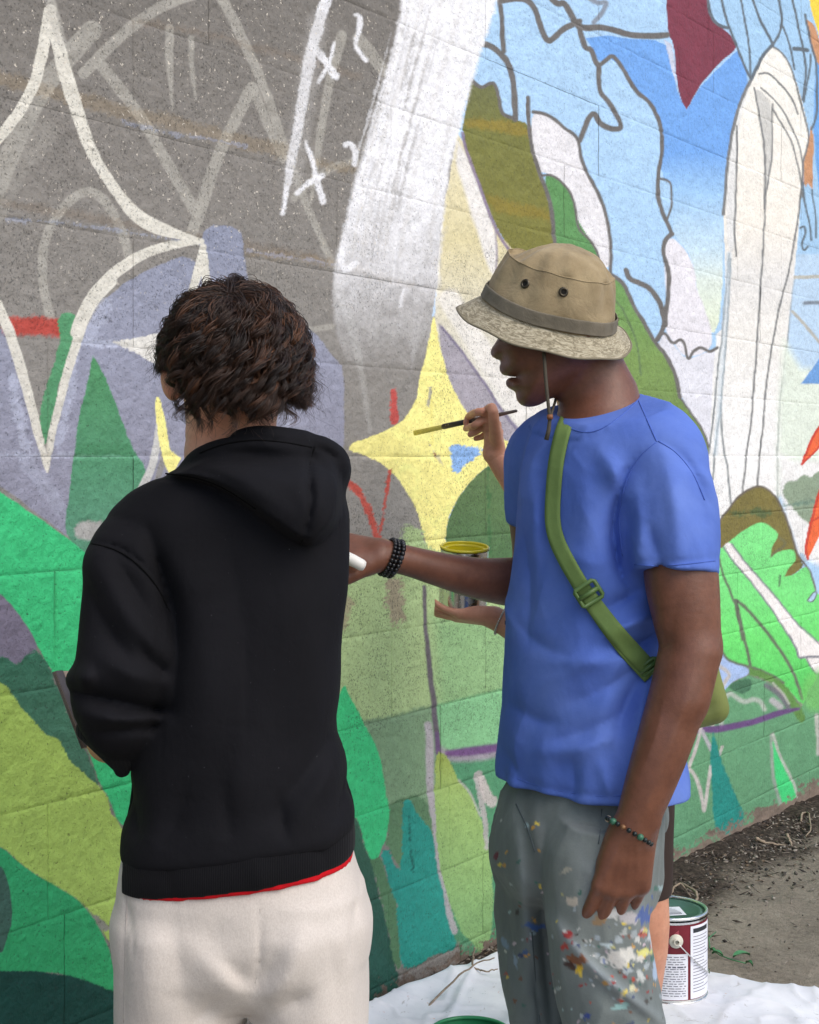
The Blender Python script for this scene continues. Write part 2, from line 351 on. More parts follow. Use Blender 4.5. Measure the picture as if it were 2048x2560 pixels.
PG('D', (146, 164, 140), [(1566, 1060), (1590, 1012), (1622, 1018), (1640, 1000), (1668, 985), (1690, 1004), (1725, 965), (1800, 980), (1900, 1200), (1725, 1240), (1660, 1180), (1590, 1110)], soft=6, rough=2)
SK('D', (96, 132, 120), [(1570, 1120), (1640, 1110), (1725, 1100)], 12, soft=8, a=.7, rough=4)
PG('D', (236, 108, 62), [(1650, 945), (1680, 860), (1725, 785), (1800, 660), (1800, 790), (1690, 912)], sm=0)
SK('D', (205, 66, 50), [(1652, 943), (1682, 862), (1727, 785), (1800, 660)], 10)
SK('D', (205, 66, 50), [(1652, 943), (1690, 910), (1800, 790)], 8)
PG('D', (238, 110, 62), [(1800, 900), (1725, 1050), (1700, 1150), (1664, 1300), (1680, 1342), (1725, 1250), (1800, 1120)], sm=0)
SK('D', (206, 70, 52), [(1800, 900), (1727, 1050), (1702, 1150), (1665, 1300), (1680, 1340)], 12)
SK('D', (206, 70, 52), [(1690, 1190), (1760, 1150)], 8)
# green trainer
SH = (122, 226, 132)
PG('R5', (128, 118, 64), [(420, 1330), (500, 1190), (590, 1070), (680, 1000), (760, 968), (830, 990), (900, 1050), (950, 1150), (1000, 1270), (1030, 1400), (1060, 1480), (1115, 1570), (1090, 1610), (1030, 1660), (970, 1670), (800, 1700), (450, 1500)], soft=3, rough=1.5)
PG('R5', (78, 104, 66), [(540, 1170), (640, 1180), (740, 1150), (870, 1160), (860, 1190), (720, 1200), (560, 1200)], soft=10, a=.75, rough=8)
SK('R5', (112, 104, 92), [(430, 1315), (500, 1190), (590, 1070), (680, 1000), (760, 968), (830, 990), (900, 1050), (950, 1150), (1000, 1270), (1030, 1400), (1060, 1480), (1140, 1590), (1190, 1700), (1205, 1800)], 17, soft=4)
PG('S', SH, [tuple(p) for p in zp('R5', [(450, 1460), (500, 1440), (550, 1390), (640, 1320), (740, 1260), (800, 1245), (890, 1300), (925, 1350), (870, 1430), (865, 1512), (930, 1470), (1030, 1450), (1058, 1500), (1050, 1560), (1000, 1600), (972, 1665), (1040, 1660), (1115, 1590), (1145, 1600), (1180, 1700), (1200, 1790), (1300, 1830), (1600, 1800)])]+[tuple(p) for p in zp('R3', [(1700, 700), (1232, 870), (1090, 800), (1000, 690), (890, 590), (780, 545), (690, 512), (560, 490), (500, 450), (470, 370), (455, 100)])], sm=1, soft=3, col2=[(1300, (132, 232, 142)), (1480, (124, 228, 132)), (1600, (112, 226, 116)), (1700, (96, 208, 104))])
SK('R5', (112, 112, 82), [(868, 1510), (900, 1470), (960, 1440), (975, 1400), (930, 1365)], 16, soft=4, a=.9)
PG('R5', (128, 118, 64), [(975, 1665), (1010, 1610), (1090, 1560), (1112, 1575), (1085, 1615), (1030, 1660)], soft=3)
SK('R5', (92, 130, 92), [(925, 1740), (935, 1660)], 14, soft=4)
PG('S', (243, 239, 236), [tuple(p) for p in zp('R5', [(495, 1440), (525, 1400), (560, 1415), (700, 1600), (850, 1770), (960, 1900), (1060, 2030), (1180, 2156)])]+[tuple(p) for p in zp('R3', [(1232, 320), (1400, 420), (1400, 640), (1300, 660), (1232, 600), (1160, 500), (1120, 440), (1070, 455), (1058, 380), (1000, 270), (900, 120)])]+[tuple(p) for p in zp('R5', [(950, 2050), (880, 1940), (750, 1760), (620, 1600)])], sm=1)
for z, pts, w in [('R5', [(560, 1415), (700, 1600), (850, 1770), (960, 1900), (1060, 2030), (1250, 2200)], 13), ('R5', [(495, 1440), (560, 1540), (620, 1600), (750, 1760), (880, 1940), (950, 2050), (1020, 2156)], 13), ('R3', [(1000, 270), (1058, 380), (1072, 455), (1130, 435), (1300, 440)], 16), ('R3', [(1130, 440), (1180, 530), (1260, 620)], 12)]:
    SK(z, (130, 130, 140), pts, w, soft=3)
for z, pts, w in [('R5', [(450, 1440), (460, 1570), (520, 1720), (570, 1830), (600, 1930), (640, 2156)], 18), ('R3', [(590, 0), (620, 120), (650, 280), (680, 400), (700, 500)], 22), ('R3', [(600, 5), (700, 90), (800, 210), (900, 340), (1000, 490), (1060, 620), (1100, 760)], 24), ('R3', [(468, 330), (490, 430), (560, 485), (690, 512), (790, 545), (890, 590), (960, 640)], 24)]:
    SK(z, (104, 112, 96), pts, w, soft=4)
PG('R5', (180, 205, 225), [(1085, 1480), (1120, 1490), (1140, 1560), (1105, 1540)], sm=1); PG('R5', (178, 206, 232), [(1140, 1850), (1190, 1780), (1222, 1790), (1180, 1865)], sm=1)
SK('R5', (108, 112, 118), [(1140, 1850), (1190, 1780), (1225, 1790), (1180, 1868), (1140, 1850)], 10)
# lower right: green base
LR = [(1150, 2600), (1150, 1640), (1560, 1560)]+[tuple(p) for p in zp('R3', [(300, 560), (440, 720), (540, 650), (690, 580), (860, 640), (990, 780), (1090, 830), (1150, 700), (1232, 560), (1600, 520)])]+[(3000, 1600), (3000, 2600)]
PG('S', (96, 154, 114), LR, sm=0, soft=4, col2=[(1700, (104, 160, 118)), (2000, (98, 150, 112)), (2200, (94, 146, 112))], rough=2)
PG('R3', (120, 196, 104), [(1090, 700), (1150, 560), (1400, 450), (1500, 800), (1232, 860), (1120, 850)], soft=26, a=.7)
PG('R3', (168, 192, 232), [(380, 420), (470, 380), (500, 450), (560, 490), (690, 520), (690, 580), (600, 610), (540, 650), (480, 720), (400, 760)], soft=4)
PG('R3', (70, 114, 86), [(530, 660), (600, 622), (690, 600), (725, 640), (700, 700), (640, 725), (560, 695)], soft=5, rough=2)
PG('R3', (98, 142, 74), [(690, 515), (780, 545), (890, 590), (960, 640), (1040, 740), (1100, 830), (1130, 930), (1080, 960), (1030, 860), (990, 790), (930, 690), (860, 640), (760, 590), (690, 585)], soft=5, rough=2)
SK('R3', (112, 98, 118), [(830, 660), (900, 700), (960, 770), (990, 820)], 40, soft=8, a=.8)
SK('R3', (196, 200, 190), [(880, 640), (950, 710), (1000, 800)], 16, soft=4, a=.7)
SK('R3', (184, 190, 182), [(482, 970), (480, 790), (540, 710), (590, 745), (660, 790), (730, 760), (790, 790), (812, 840)], 34, soft=8, a=.8)
SK('R3', (198, 190, 178), [(395, 850), (412, 960), (430, 860), (460, 740), (500, 630), (555, 570), (450, 500)], 28, soft=6, a=.85)
SK('R3', (190, 182, 190), [(875, 775), (930, 820)], 50, soft=8, a=.8)
SK('R3', (104, 68, 124), [(200, 1050), (320, 988), (420, 1000), (600, 970), (780, 920), (950, 860), (1075, 838)], [40, 44, 52, 50, 50, 46, 20], soft=6, a=.95)
SK('R3', (194, 188, 184), [(330, 890), (320, 1000), (290, 1130), (240, 1250), (222, 1300), (270, 1335), (310, 1440), (345, 1620), (372, 1440), (400, 1280)], 27, soft=4, a=.95)
SK('R3', (176, 172, 180), [(335, 1010), (400, 1150)], 30, soft=5, a=.9); SK('R3', (184, 182, 176), [(470, 1190), (490, 1130)], 24, a=.9)
PG('R3', (36, 136, 126), [(412, 1000), (440, 1080), (480, 1240), (540, 1390), (605, 1540), (657, 1660), (650, 1780), (590, 1850), (530, 1885), (470, 1850), (430, 1760), (420, 1650), (402, 1400), (396, 1200)], soft=4, rough=2)
PG('R3', (68, 204, 122), [(868, 1090), (900, 1100), (940, 1230), (990, 1330), (1040, 1440), (1060, 1520), (1040, 1580), (990, 1602), (950, 1560), (910, 1460), (890, 1300), (875, 1180)])
SK('R3', (156, 164, 156), [(865, 1040), (868, 1250), (895, 1450), (950, 1600)], 24, soft=6, a=.8); SK('R3', (186, 188, 180), [(880, 1030), (920, 1190), (1000, 1330), (1050, 1450), (1072, 1550)], 20, soft=4, a=.9)
SK('R3', (196, 194, 188), [(1215, 890), (1230, 1180)], 34, soft=6, a=.8)

# ---------- grey left half, its old tags
PG('S', GREY, [(-2600, -700), (1010, -700), (1000, 30), (985, 130), (945, 250), (905, 390), (870, 540), (850, 660), (850, 800), (1040, 800), (1090, 790), (1100, 1420), (860, 1520), (-2600, 1500)], sm=0, soft=6, col2=[(0, (124, 120, 114)), (400, (134, 130, 124)), (1200, (146, 143, 137))])
MT = dict(soft=5, a=.75)
for pts, w in [([(385, 130), (330, 190), (260, 270), (180, 370), (100, 520), (30, 680), (-40, 860)], 84), ([(350, 310), (440, 220), (540, 120), (640, 50), (760, -10), (900, -50)], 48), ([(420, 270), (500, 370), (580, 470), (650, 590), (720, 710), (825, 895)], 48), ([(930, -20), (990, 100), (1050, 220), (1100, 340), (1150, 470), (1200, 620), (1280, 830), (1350, 1000), (1410, 1120)], [48, 46, 42, 40, 36, 34, 30, 26]), ([(810, 980), (840, 900), (870, 800), (920, 650), (980, 520), (1060, 370)], 50), ([(1070, 380), (1120, 510), (1195, 670)], 38), ([(715, 120), (712, 250), (725, 460)], [38, 34, 8]), ([(805, 165), (805, 280), (822, 420)], [28, 22, 8]), ([(215, 1348), (180, 1200), (180, 1050), (220, 930), (300, 840), (370, 800), (430, 830), (490, 920), (530, 1010), (548, 1090)], 40), ([(1440, 150), (1390, 330), (1350, 560), (1310, 850)], [46, 40, 34, 12]), ([(1510, 160), (1620, 300)], 50), ([(1240, 830), (1330, 750), (1420, 695), (1500, 680)], 32), ([(1010, 1280), (1240, 1395), (1400, 1375)], 26)]:
    SK('A', MUTE, pts, w, **MT)
SK('A', (160, 157, 149), [(180, 560), (60, 700), (-40, 900)], 120, soft=16, a=.4)
SK('C', (178, 177, 172), [(1420, 20), (1480, 180), (1530, 420), (1560, 640)], [40, 40, 26, 16], soft=10, a=.45)
# ochre stains along the courses
for pts, w, c, a in [([(-40, 320), (200, 385), (560, 480), (900, 565), (1230, 645)], 60, (156, 132, 88), .26), ([(-40, 850), (300, 900), (620, 960), (1400, 1100)], 34, (124, 104, 80), .28), ([(560, 90), (820, 130), (1150, 215), (1500, 320)], 26, (138, 112, 80), .18), ([(1330, 690), (1500, 715), (1640, 750)], 30, (150, 130, 92), .35), ([(1000, 1060), (1400, 1100), (1725, 1200)], 22, (150, 128, 90), .4)]:
    SK('A', c, pts, w, soft=16, a=a, rough=8)
for pts in [[(520, 515), (700, 560), (900, 590), (1030, 612)], [(30, 925), (250, 935), (600, 985), (900, 1040)], [(1040, 1055), (1420, 1115)]]:
    SK('A', (166, 178, 206), pts, 9, soft=4, a=.35, rough=6)
# lavender fields
PG('S', LAV, [tuple(p) for p in zp('C', [(-900, 150), (0, 205), (50, 215), (75, 330), (160, 690), (205, 815), (225, 690), (290, 420), (335, 270), (380, 170), (440, 80), (540, 0), (700, -80), (790, -100)])]+[tuple(p) for p in zp('A', [(845, 1130), (845, 1040), (868, 945), (1005, 955), (1030, 1060), (1050, 1230), (1200, 1380)])]+[tuple(p) for p in zp('C', [(1285, 195), (1345, 240), (1400, 320), (1455, 375), (1448, 700), (1445, 900), (1000, 1100), (600, 1130), (290, 1080), (265, 1065), (0, 860), (-900, 300)])], sm=1, soft=4, rough=1.5, col2=[(560, (142, 148, 168)), (760, (150, 154, 172)), (1200, (150, 151, 168))])
for z, pts, w, a in [('C', [(55, 420), (70, 520), (95, 650), (115, 700)], 34, .5), ('C', [(310, 300), (290, 480), (250, 680)], 46, .45), ('C', [(120, 780), (180, 850), (250, 960)], 60, .25), ('C', [(440, 110), (400, 180), (360, 230)], 70, .4), ('C', [(1215, 590), (1210, 640)], 26, .4), ('C', [(0, 735), (160, 738), (320, 735)], 16, .6), ('C', [(340, 260), (480, 275)], 26, .7)]:
    SK(z, (196, 202, 222), pts, w, soft=10, a=a, rough=9)
# red smear, green wedge
SK('C', (186, 66, 54), [(52, 195), (150, 190), (255, 205)], [80, 74, 84], soft=14, a=.9, rough=5)
PG('L7', (88, 152, 108), [(425, 400), (470, 370), (530, 372), (568, 410), (570, 470), (540, 520), (560, 560), (520, 660), (455, 800), (400, 1000), (350, 1250), (318, 1340), (300, 1240), (280, 1110), (330, 930), (390, 730), (440, 560), (425, 480)], soft=4, rough=3)
PG('L7', (82, 146, 104), [(668, 690), (705, 735), (770, 880), (830, 1020), (880, 1170), (940, 1320), (1000, 1420), (1035, 1480), (1050, 1580), (1030, 1700), (900, 1900), (800, 2200), (600, 2130), (460, 1970), (490, 1750), (520, 1500), (545, 1330), (570, 1100), (610, 950), (650, 780)], soft=3, rough=1.5, col2=[(900, (82, 146, 98)), (1180, (86, 148, 112)), (1330, (96, 152, 124))])
PG('L7', (74, 138, 96), [(545, 1320), (930, 1320), (970, 1400), (540, 1400)], soft=8, a=.6, sm=0)
SK('L7', (120, 182, 150), [(540, 1418), (760, 1408), (980, 1420)], 16, soft=6, a=.8, rough=4)
PG('L7', (172, 172, 168), [(535, 1930), (570, 1880), (640, 1865), (760, 1890), (800, 2010), (620, 2025), (545, 2000)], soft=10, rough=3)
# cream curves of the tag
SK('A', CREAM, [(212, 45), (192, 150), (170, 260), (140, 370), (90, 460), (0, 580), (-60, 640)], [54, 50, 48, 48, 46, 46], soft=2.5)
SK('A', CREAM, [(225, 95), (250, 220), (290, 370), (330, 480), (360, 580), (430, 720), (520, 850), (600, 930), (700, 975), (835, 1006)], [44, 56, 60, 56, 50, 46, 46, 60, 52, 14], soft=2.5)
SK('A', (190, 187, 178), [(205, -20), (225, 60), (260, 180)], 44, soft=8, a=.6)
PG('A', CREAM, [(846, 1020), (866, 1030), (878, 1100), (895, 1240), (860, 1260), (850, 1160), (790, 1348), (720, 1440), (690, 1400), (790, 1250), (822, 1110)], sm=0)
SK('A', CREAM, [(850, 1015), (700, 1035), (580, 1080), (480, 1150), (400, 1230), (345, 1330), (320, 1400)], [24, 40, 44, 48, 46, 46, 44], soft=2.5)
SK('L7', CREAM, [(800, 150), (690, 270), (610, 420), (560, 560), (510, 730), (450, 930), (400, 1130), (360, 1330), (338, 1500)], [80, 76, 72, 70, 66, 62, 58, 50, 30], soft=2.5)
SK('L7', CREAM, [(-40, 270), (20, 400), (80, 540), (130, 700), (190, 900), (240, 1100), (290, 1310), (338, 1520)], [74, 74, 76, 74, 72, 66, 60, 20], soft=2.5)
PG('C', (226, 224, 216), [(480, 262), (560, 245), (700, 215), (900, 300), (900, 460), (720, 395), (640, 345), (560, 300)], soft=3, rough=2)
SK('L7', (204, 204, 200), [(1145, 1170), (1130, 1330), (1085, 1500), (1010, 1660)], [40, 56, 60, 64], soft=3)
PG('L7', (150, 148, 146), [(1160, 1380), (1190, 1470), (1160, 1560), (1110, 1580)], sm=0, soft=4)
PG('L7', YEL, [(1128, 985), (1152, 990), (1190, 1150), (1222, 1360), (1300, 1420), (1230, 1560), (1180, 1460), (1150, 1330), (1130, 1180), (1118, 1050)], sm=0)
# white spray marks and the white stripe
WS = dict(soft=6, a=.92, rough=2)
for pts, w in [([(1385, -30), (1310, 200), (1265, 500), (1220, 720), (1190, 900)], [46, 50, 44, 38, 14]), ([(1310, 185), (1360, 240), (1412, 322)], 32), ([(1410, 180), (1385, 270), (1342, 345)], 15), ([(1498, 62), (1520, 68), (1518, 120), (1490, 190), (1542, 252)], [14, 22, 20, 14, 18]), ([(1290, 595), (1320, 690), (1358, 850)], [14, 22, 26]), ([(1360, 738), (1300, 772), (1252, 812)], 22), ([(1455, 612), (1478, 602), (1500, 640), (1494, 692)], 20), ([(1440, 1050), (1440, 1150), (1500, 1110)], 24), ([(1700, 1220), (1690, 1290)], 12)]:
    SK('A', WHITE, pts, w, **WS)
SK('A', (180, 178, 174), [(1340, 90), (1290, 400), (1230, 760)], 86, soft=22, a=.35)
PG('S', (244, 245, 248), [(1004, -700), (1008, 0), (985, 110), (945, 250), (908, 385), (885, 450), (866, 535), (850, 600), (834, 680), (836, 820), (880, 940), (1040, 940), (1098, 800), (1102, 606), (1112, 500), (1128, 400), (1148, 330), (1172, 240), (1196, 155), (1220, 78), (1245, 0), (1400, -700)], soft=13, sm=1, rough=3, a=[(0, .97), (480, .97), (560, .82), (680, .62), (780, .3), (930, .0)])
for x0, x1, w, a in [(1060, 905, 26, .5), (1110, 960, 20, .45), (1160, 1000, 24, .4), (1205, 1070, 18, .4), (1030, 880, 16, .5)]:
    SK('S', (214, 212, 208), [(x0, -20), ((x0*2+x1)/3, 180), ((x0+2*x1)/3-10, 380), (x1, 640)], w*.5, soft=6, a=a*.8, rough=4)
rk = random.Random(12)
for i in range(46):                                     # dry-brushed streaks along the white sweep
    f0 = rk.uniform(-.06, .55); y0_ = rk.uniform(-40, 500); y1_ = y0_+rk.uniform(90, 330); pts = []
    for q_ in range(5):
        yy = y0_+(y1_-y0_)*q_/4; xl = np.interp(yy, [0, 250, 450, 600, 800], [1008, 945, 885, 850, 838]); xr = np.interp(yy, [0, 155, 330, 500, 800], [1245, 1196, 1148, 1112, 1098]); pts.append((xl+(xr-xl)*f0, yy))
    wh = rk.random() < (.75 if f0 < .06 else .35)
    SK('S', (236, 237, 240) if wh else (176, 174, 172), pts, [2, rk.uniform(4, 11), rk.uniform(3, 9), 2], soft=5, a=rk.uniform(.35, .8) if wh else rk.uniform(.2, .5), rough=3)
for i in range(14):
    yy = rk.uniform(480, 860); xx_ = rk.uniform(845, 1085); SK('S', (206, 205, 205), [(xx_+40, yy-120), (xx_+12, yy-20), (xx_, yy+70)], [3, rk.uniform(6, 18), 3], soft=12, a=.3, rough=5)
# yellow star
PG('S', (140, 137, 132), [tuple(p) for p in zp('D', [(95, 330), (60, 440), (0, 620), (-40, 730), (-80, 740), (-20, 600), (40, 460)])], soft=7, a=.6)
PG('S', YEL, [tuple(p) for p in zp('D', [(104, 322), (112, 330), (118, 400), (135, 480), (160, 570), (200, 660), (250, 740), (300, 790), (380, 830), (470, 880), (520, 910)])]+[tuple(p) for p in zp('ST', [(1475, 500), (1400, 570), (1300, 600), (1210, 650), (1100, 740), (1000, 850), (940, 950), (890, 1080), (872, 1200), (864, 1420), (740, 1420), (715, 1260), (690, 1170), (660, 1060), (620, 950), (560, 850), (500, 760), (440, 700), (360, 630), (250, 570), (110, 530), (108, 490), (130, 465), (250, 430), (380, 375), (480, 320), (540, 285), (600, 200), (640, 110), (660, 0)])]+[tuple(p) for p in zp('D', [(40, 600), (65, 500), (85, 400)])], sm=1, soft=2.5, rough=1.2)
PG('ST', (142, 182, 232), [(905, 480), (1000, 490), (1120, 500), (1175, 515), (1100, 590), (1020, 640), (960, 730), (920, 690), (905, 560)], soft=3, rough=5)
SK('ST', (150, 148, 150), [(750, 30), (745, 110), (735, 180)], [26, 18, 10], soft=5, a=.8, rough=4)
PG('ST', (196, 190, 160), [(750, 480), (790, 560), (830, 580), (845, 650), (820, 620), (770, 560)], soft=5, a=.8, rough=4)
PG('ST', (132, 60, 60), [(770, 545), (800, 550), (795, 590), (775, 585)], soft=4, rough=3)
SK('ST', (236, 226, 120), [(760, 120), (755, 300), (765, 480)], 14, soft=6, a=.5)
for pts, w, c in [([(455, 50), (460, 180), (462, 300)], [40, 62, 56], (196, 78, 72)), ([(-40, 720), (40, 750), (130, 800), (200, 880), (260, 1000), (300, 1120), (328, 1235)], 50, (192, 78, 64)), ([(425, 690), (395, 900), (370, 1070), (345, 1240)], 25, (192, 78, 64))]:
    SK('ST', c, pts, w, soft=5, a=.92, rough=4)
# green courses between the two figures
PG('ST', LGREEN, [(-700, 1560), (50, 1480), (350, 1480), (440, 1360), (520, 1250), (560, 1120), (640, 1140), (690, 1180), (740, 1340), (1400, 1340), (1900, 1400), (1900, 2900), (-700, 2900)], soft=14, rough=10, sm=1)
PG('ST', (166, 146, 128), [(370, 1540), (540, 1540), (530, 1900), (430, 1920), (400, 1700)], soft=12, a=.8, rough=12)
PG('ST', (168, 140, 126), [(40, 1700), (130, 1700), (120, 1900), (40, 1960)], soft=12, a=.6, rough=12)
PG('ST', (92, 122, 76), [(868, 1420), (870, 1200), (890, 1080), (940, 950), (1000, 850), (1100, 740), (1210, 650), (1300, 635), (1480, 720), (1600, 1000), (1600, 1420)], soft=3, sm=1, col2=[(1150, (98, 122, 78)), (1400, (84, 120, 78))], rough=1)
SK('ST', (60, 110, 66), [(1205, 660), (1215, 1000), (1220, 1340)], 14, soft=6, a=.7, rough=5)
PG('M', (122, 176, 124), [(840, 500), (1200, 480), (1500, 420), (1700, 1800), (880, 1700)], soft=60, a=.6, sm=0)
PG('M', (128, 158, 122), [(150, 1390), (560, 1320), (850, 1250), (870, 1500), (885, 1720), (900, 2300), (100, 2300)], soft=14, sm=0, rough=4)
PG('M', (132, 190, 138), [(865, 1250), (1460, 1100), (1800, 1050), (1800, 1600), (900, 1640)], soft=8, sm=0, rough=2)
PG('M', (84, 146, 108), [(900, 1660), (1800, 1560), (1800, 3300), (900, 3300)], soft=20, sm=0, rough=3)
SK('M', (182, 174, 180), [(800, 1420), (810, 1650), (812, 1900), (830, 2100)], [60, 70, 64, 56], soft=8, a=.9)
SK('M', (172, 152, 172), [(900, 1640), (960, 1700), (1200, 1690), (1450, 1650)], [60, 90, 90, 80], soft=16, a=.75)
SK('M', (98, 84, 102), [(765, 230), (768, 540), (790, 750), (815, 1050), (850, 1250), (870, 1500), (885, 1690)], [34, 36, 40, 50, 46, 50, 40], soft=6, a=.92)
SK('M', (108, 74, 126), [(870, 1500), (882, 1690)], 44, soft=8, a=.6)
SK('M', (112, 76, 128), [(960, 1670), (1150, 1650), (1460, 1605), (1700, 1580)], [50, 84, 70, 60], soft=10, a=.95)
# leaves below
PG('R4', DGREEN, [(-400, 250), (0, 300), (40, 320), (70, 420), (120, 590), (160, 690), (190, 760), (210, 900), (240, 1000), (300, 1200), (350, 1450), (380, 1650), (410, 1740), (420, 1900), (170, 1960), (-400, 2300)], soft=4, col2=[(2050, (64, 104, 84)), (2300, (44, 88, 74))], rough=3)
PG('R4', (98, 134, 98), [(300, 200), (700, 100), (760, 800), (440, 800), (360, 700), (330, 600), (290, 560), (330, 420)], soft=4, rough=3)
PG('R4', (88, 128, 92), [(165, 700), (260, 660), (310, 860), (360, 1000), (405, 1130), (410, 1300), (440, 1660), (380, 1680), (330, 1400), (280, 1150), (220, 900), (190, 760)], soft=4, rough=3)
PG('R4', TEAL, [(455, 190), (500, 168), (530, 200), (580, 290), (640, 370), (690, 430), (730, 520), (750, 700), (770, 820), (820, 900), (820, 1020), (860, 1220), (880, 1350), (930, 1450), (900, 1510), (830, 1530), (760, 1545), (700, 1560), (620, 1630), (520, 1660), (430, 1660), (420, 1450), (400, 1200), (390, 1080), (360, 980), (310, 860), (270, 700), (255, 625), (340, 605), (360, 680), (390, 770), (430, 790), (440, 600), (450, 400)], soft=3, rough=3)
SK('R4', (22, 92, 84), [(505, 330), (520, 600), (540, 820)], 14, soft=4, a=.8, rough=4)
SK('R4', (178, 172, 176), [(690, 0), (720, 300), (750, 520), (775, 780), (830, 980), (860, 1200), (905, 1330)], [56, 56, 46, 38, 42, 50, 60], soft=4, a=.9, rough=2)
PG('R4', LIME, [(-5+740, -40), (740, -220), (780, -260), (860, -180), (940, 0), (1010, 80), (1070, 190), (1130, 300), (1170, 420), (1200, 560), (1220, 660), (1240, 900), (1240, 1100), (1235, 1330), (1220, 1420), (1130, 1550), (1060, 1430), (1000, 1390), (940, 1300), (880, 1130), (830, 980), (790, 800), (750, 560), (740, 300)], soft=3, rough=2, col2=[(1900, (156, 174, 88)), (1990, (160, 190, 112)), (2080, (150, 184, 112)), (2300, (136, 178, 116))])
SK('R4', (190, 186, 182), [(940, 0), (1030, 90), (1090, 210), (1140, 320)], 18, soft=4, a=.8); SK('R4', (180, 176, 174), [(1120, -40), (1150, 200), (1190, 400), (1195, 600)], [90, 60, 44, 36], soft=4, a=.9, rough=2)
SK('M', (196, 188, 184), [(1255, 1880), (1290, 2000), (1340, 2080)], [70, 90, 110], soft=5, a=.9, rough=3)
PG('S', BGREEN, [tuple(p) for p in zp('M', [(-300, 1250), (0, 1230), (40, 1130), (75, 1085), (110, 1170), (190, 1300), (240, 1410), (330, 1560), (385, 1700), (410, 1830), (440, 2060)])]+[tuple(p) for p in zp('R4', [(318, 140), (332, 270), (325, 420), (300, 550), (270, 600), (240, 680), (200, 697), (160, 690), (120, 590), (70, 420), (40, 315), (-300, 320)])], sm=1, soft=2.5, rough=1)
# far left leaves
PG('L1', BGREEN, [(-900, -700), (0, -122), (180, 0), (270, 65), (370, 145), (640, 330), (900, 1300), (560, 1330), (500, 1290), (470, 1200), (440, 1150), (425, 1120), (400, 1050), (370, 970), (340, 900), (300, 790), (250, 690), (215, 640), (165, 550), (125, 470), (65, 385), (0, 310), (-900, -200)], sm=1, soft=2.5, rough=.8)
PG('L1', (128, 122, 140), [(-900, -200), (0, 310), (65, 385), (125, 470), (168, 555), (110, 590), (80, 625), (0, 600), (-900, 300)], sm=1, soft=3)
PG('L1', DGREEN, [(-900, 200), (0, 580), (60, 618), (95, 612), (112, 575), (165, 550), (215, 640), (250, 720), (310, 860), (350, 960), (400, 1060), (428, 1150), (380, 1160), (300, 1100), (200, 1000), (80, 860), (-900, 600)], soft=5, sm=1, rough=4, col2=[(1600, (60, 116, 92)), (1900, (76, 124, 100))])
PG('L1', LIME, [(-900, 200), (0, 680), (80, 780), (150, 870), (205, 930), (250, 935), (285, 1000), (290, 1020), (350, 1075), (410, 1130), (440, 1160), (465, 1200), (470, 1250), (505, 1290), (560, 1400), (640, 1700), (560, 2040), (500, 1950), (480, 1830), (440, 1760), (390, 1680), (330, 1620), (280, 1590), (240, 1565), (170, 1530), (100, 1480), (0, 1390), (-900, 1000)], soft=3, sm=1, rough=2.5, col2=[(1700, (170, 200, 98)), (2300, (184, 214, 110))])
PG('L1', (160, 160, 148), [(380, 1680), (430, 1700), (475, 1750), (440, 1765), (412, 1730)], soft=4, rough=3)
PG('L1', BGREEN, [(-900, 950), (0, 1390), (100, 1480), (170, 1530), (240, 1565), (330, 1620), (390, 1690), (440, 1770), (480, 1880), (505, 2030), (440, 2000), (330, 1960), (200, 1930), (-900, 1935)], sm=1, soft=2.5, rough=1, col2=[(2150, (60, 180, 118)), (2450, (58, 176, 112))])
PG('L1', (72, 108, 96), [(-900, 1300), (0, 1470), (30, 1530), (50, 1620), (52, 1720), (30, 1790), (0, 1870), (-900, 1900)], sm=1, soft=3)
PG('L1', DTEAL, [(-900, 1935), (100, 1930), (200, 1935), (300, 1950), (400, 1980), (500, 2025), (700, 2100), (1100, 2200), (1400, 2156), (1600, 2500), (-900, 2600)], sm=1, soft=3, rough=2)
PG('S', (46, 92, 80), [(700, 2330), (905, 2290), (990, 2440), (940, 2500), (700, 2560)], soft=8, a=.8, sm=0, rough=4)

SPECK_REGIONS = [('S', [(-2600, -700), (1000, -700), (980, 800), (-2600, 900)], .75), ('S', [(860, 1250), (1330, 1250), (1330, 1850), (840, 1850)], 1.0), ('S', [(1060, 600), (1300, 600), (1320, 1400), (1040, 1400)], .8), ('S', [(1700, 1200), (2048, 1200), (2048, 1450), (1700, 1450)], .9), ('S', [(860, 1850), (1400, 1850), (1400, 2560), (860, 2560)], .55)]

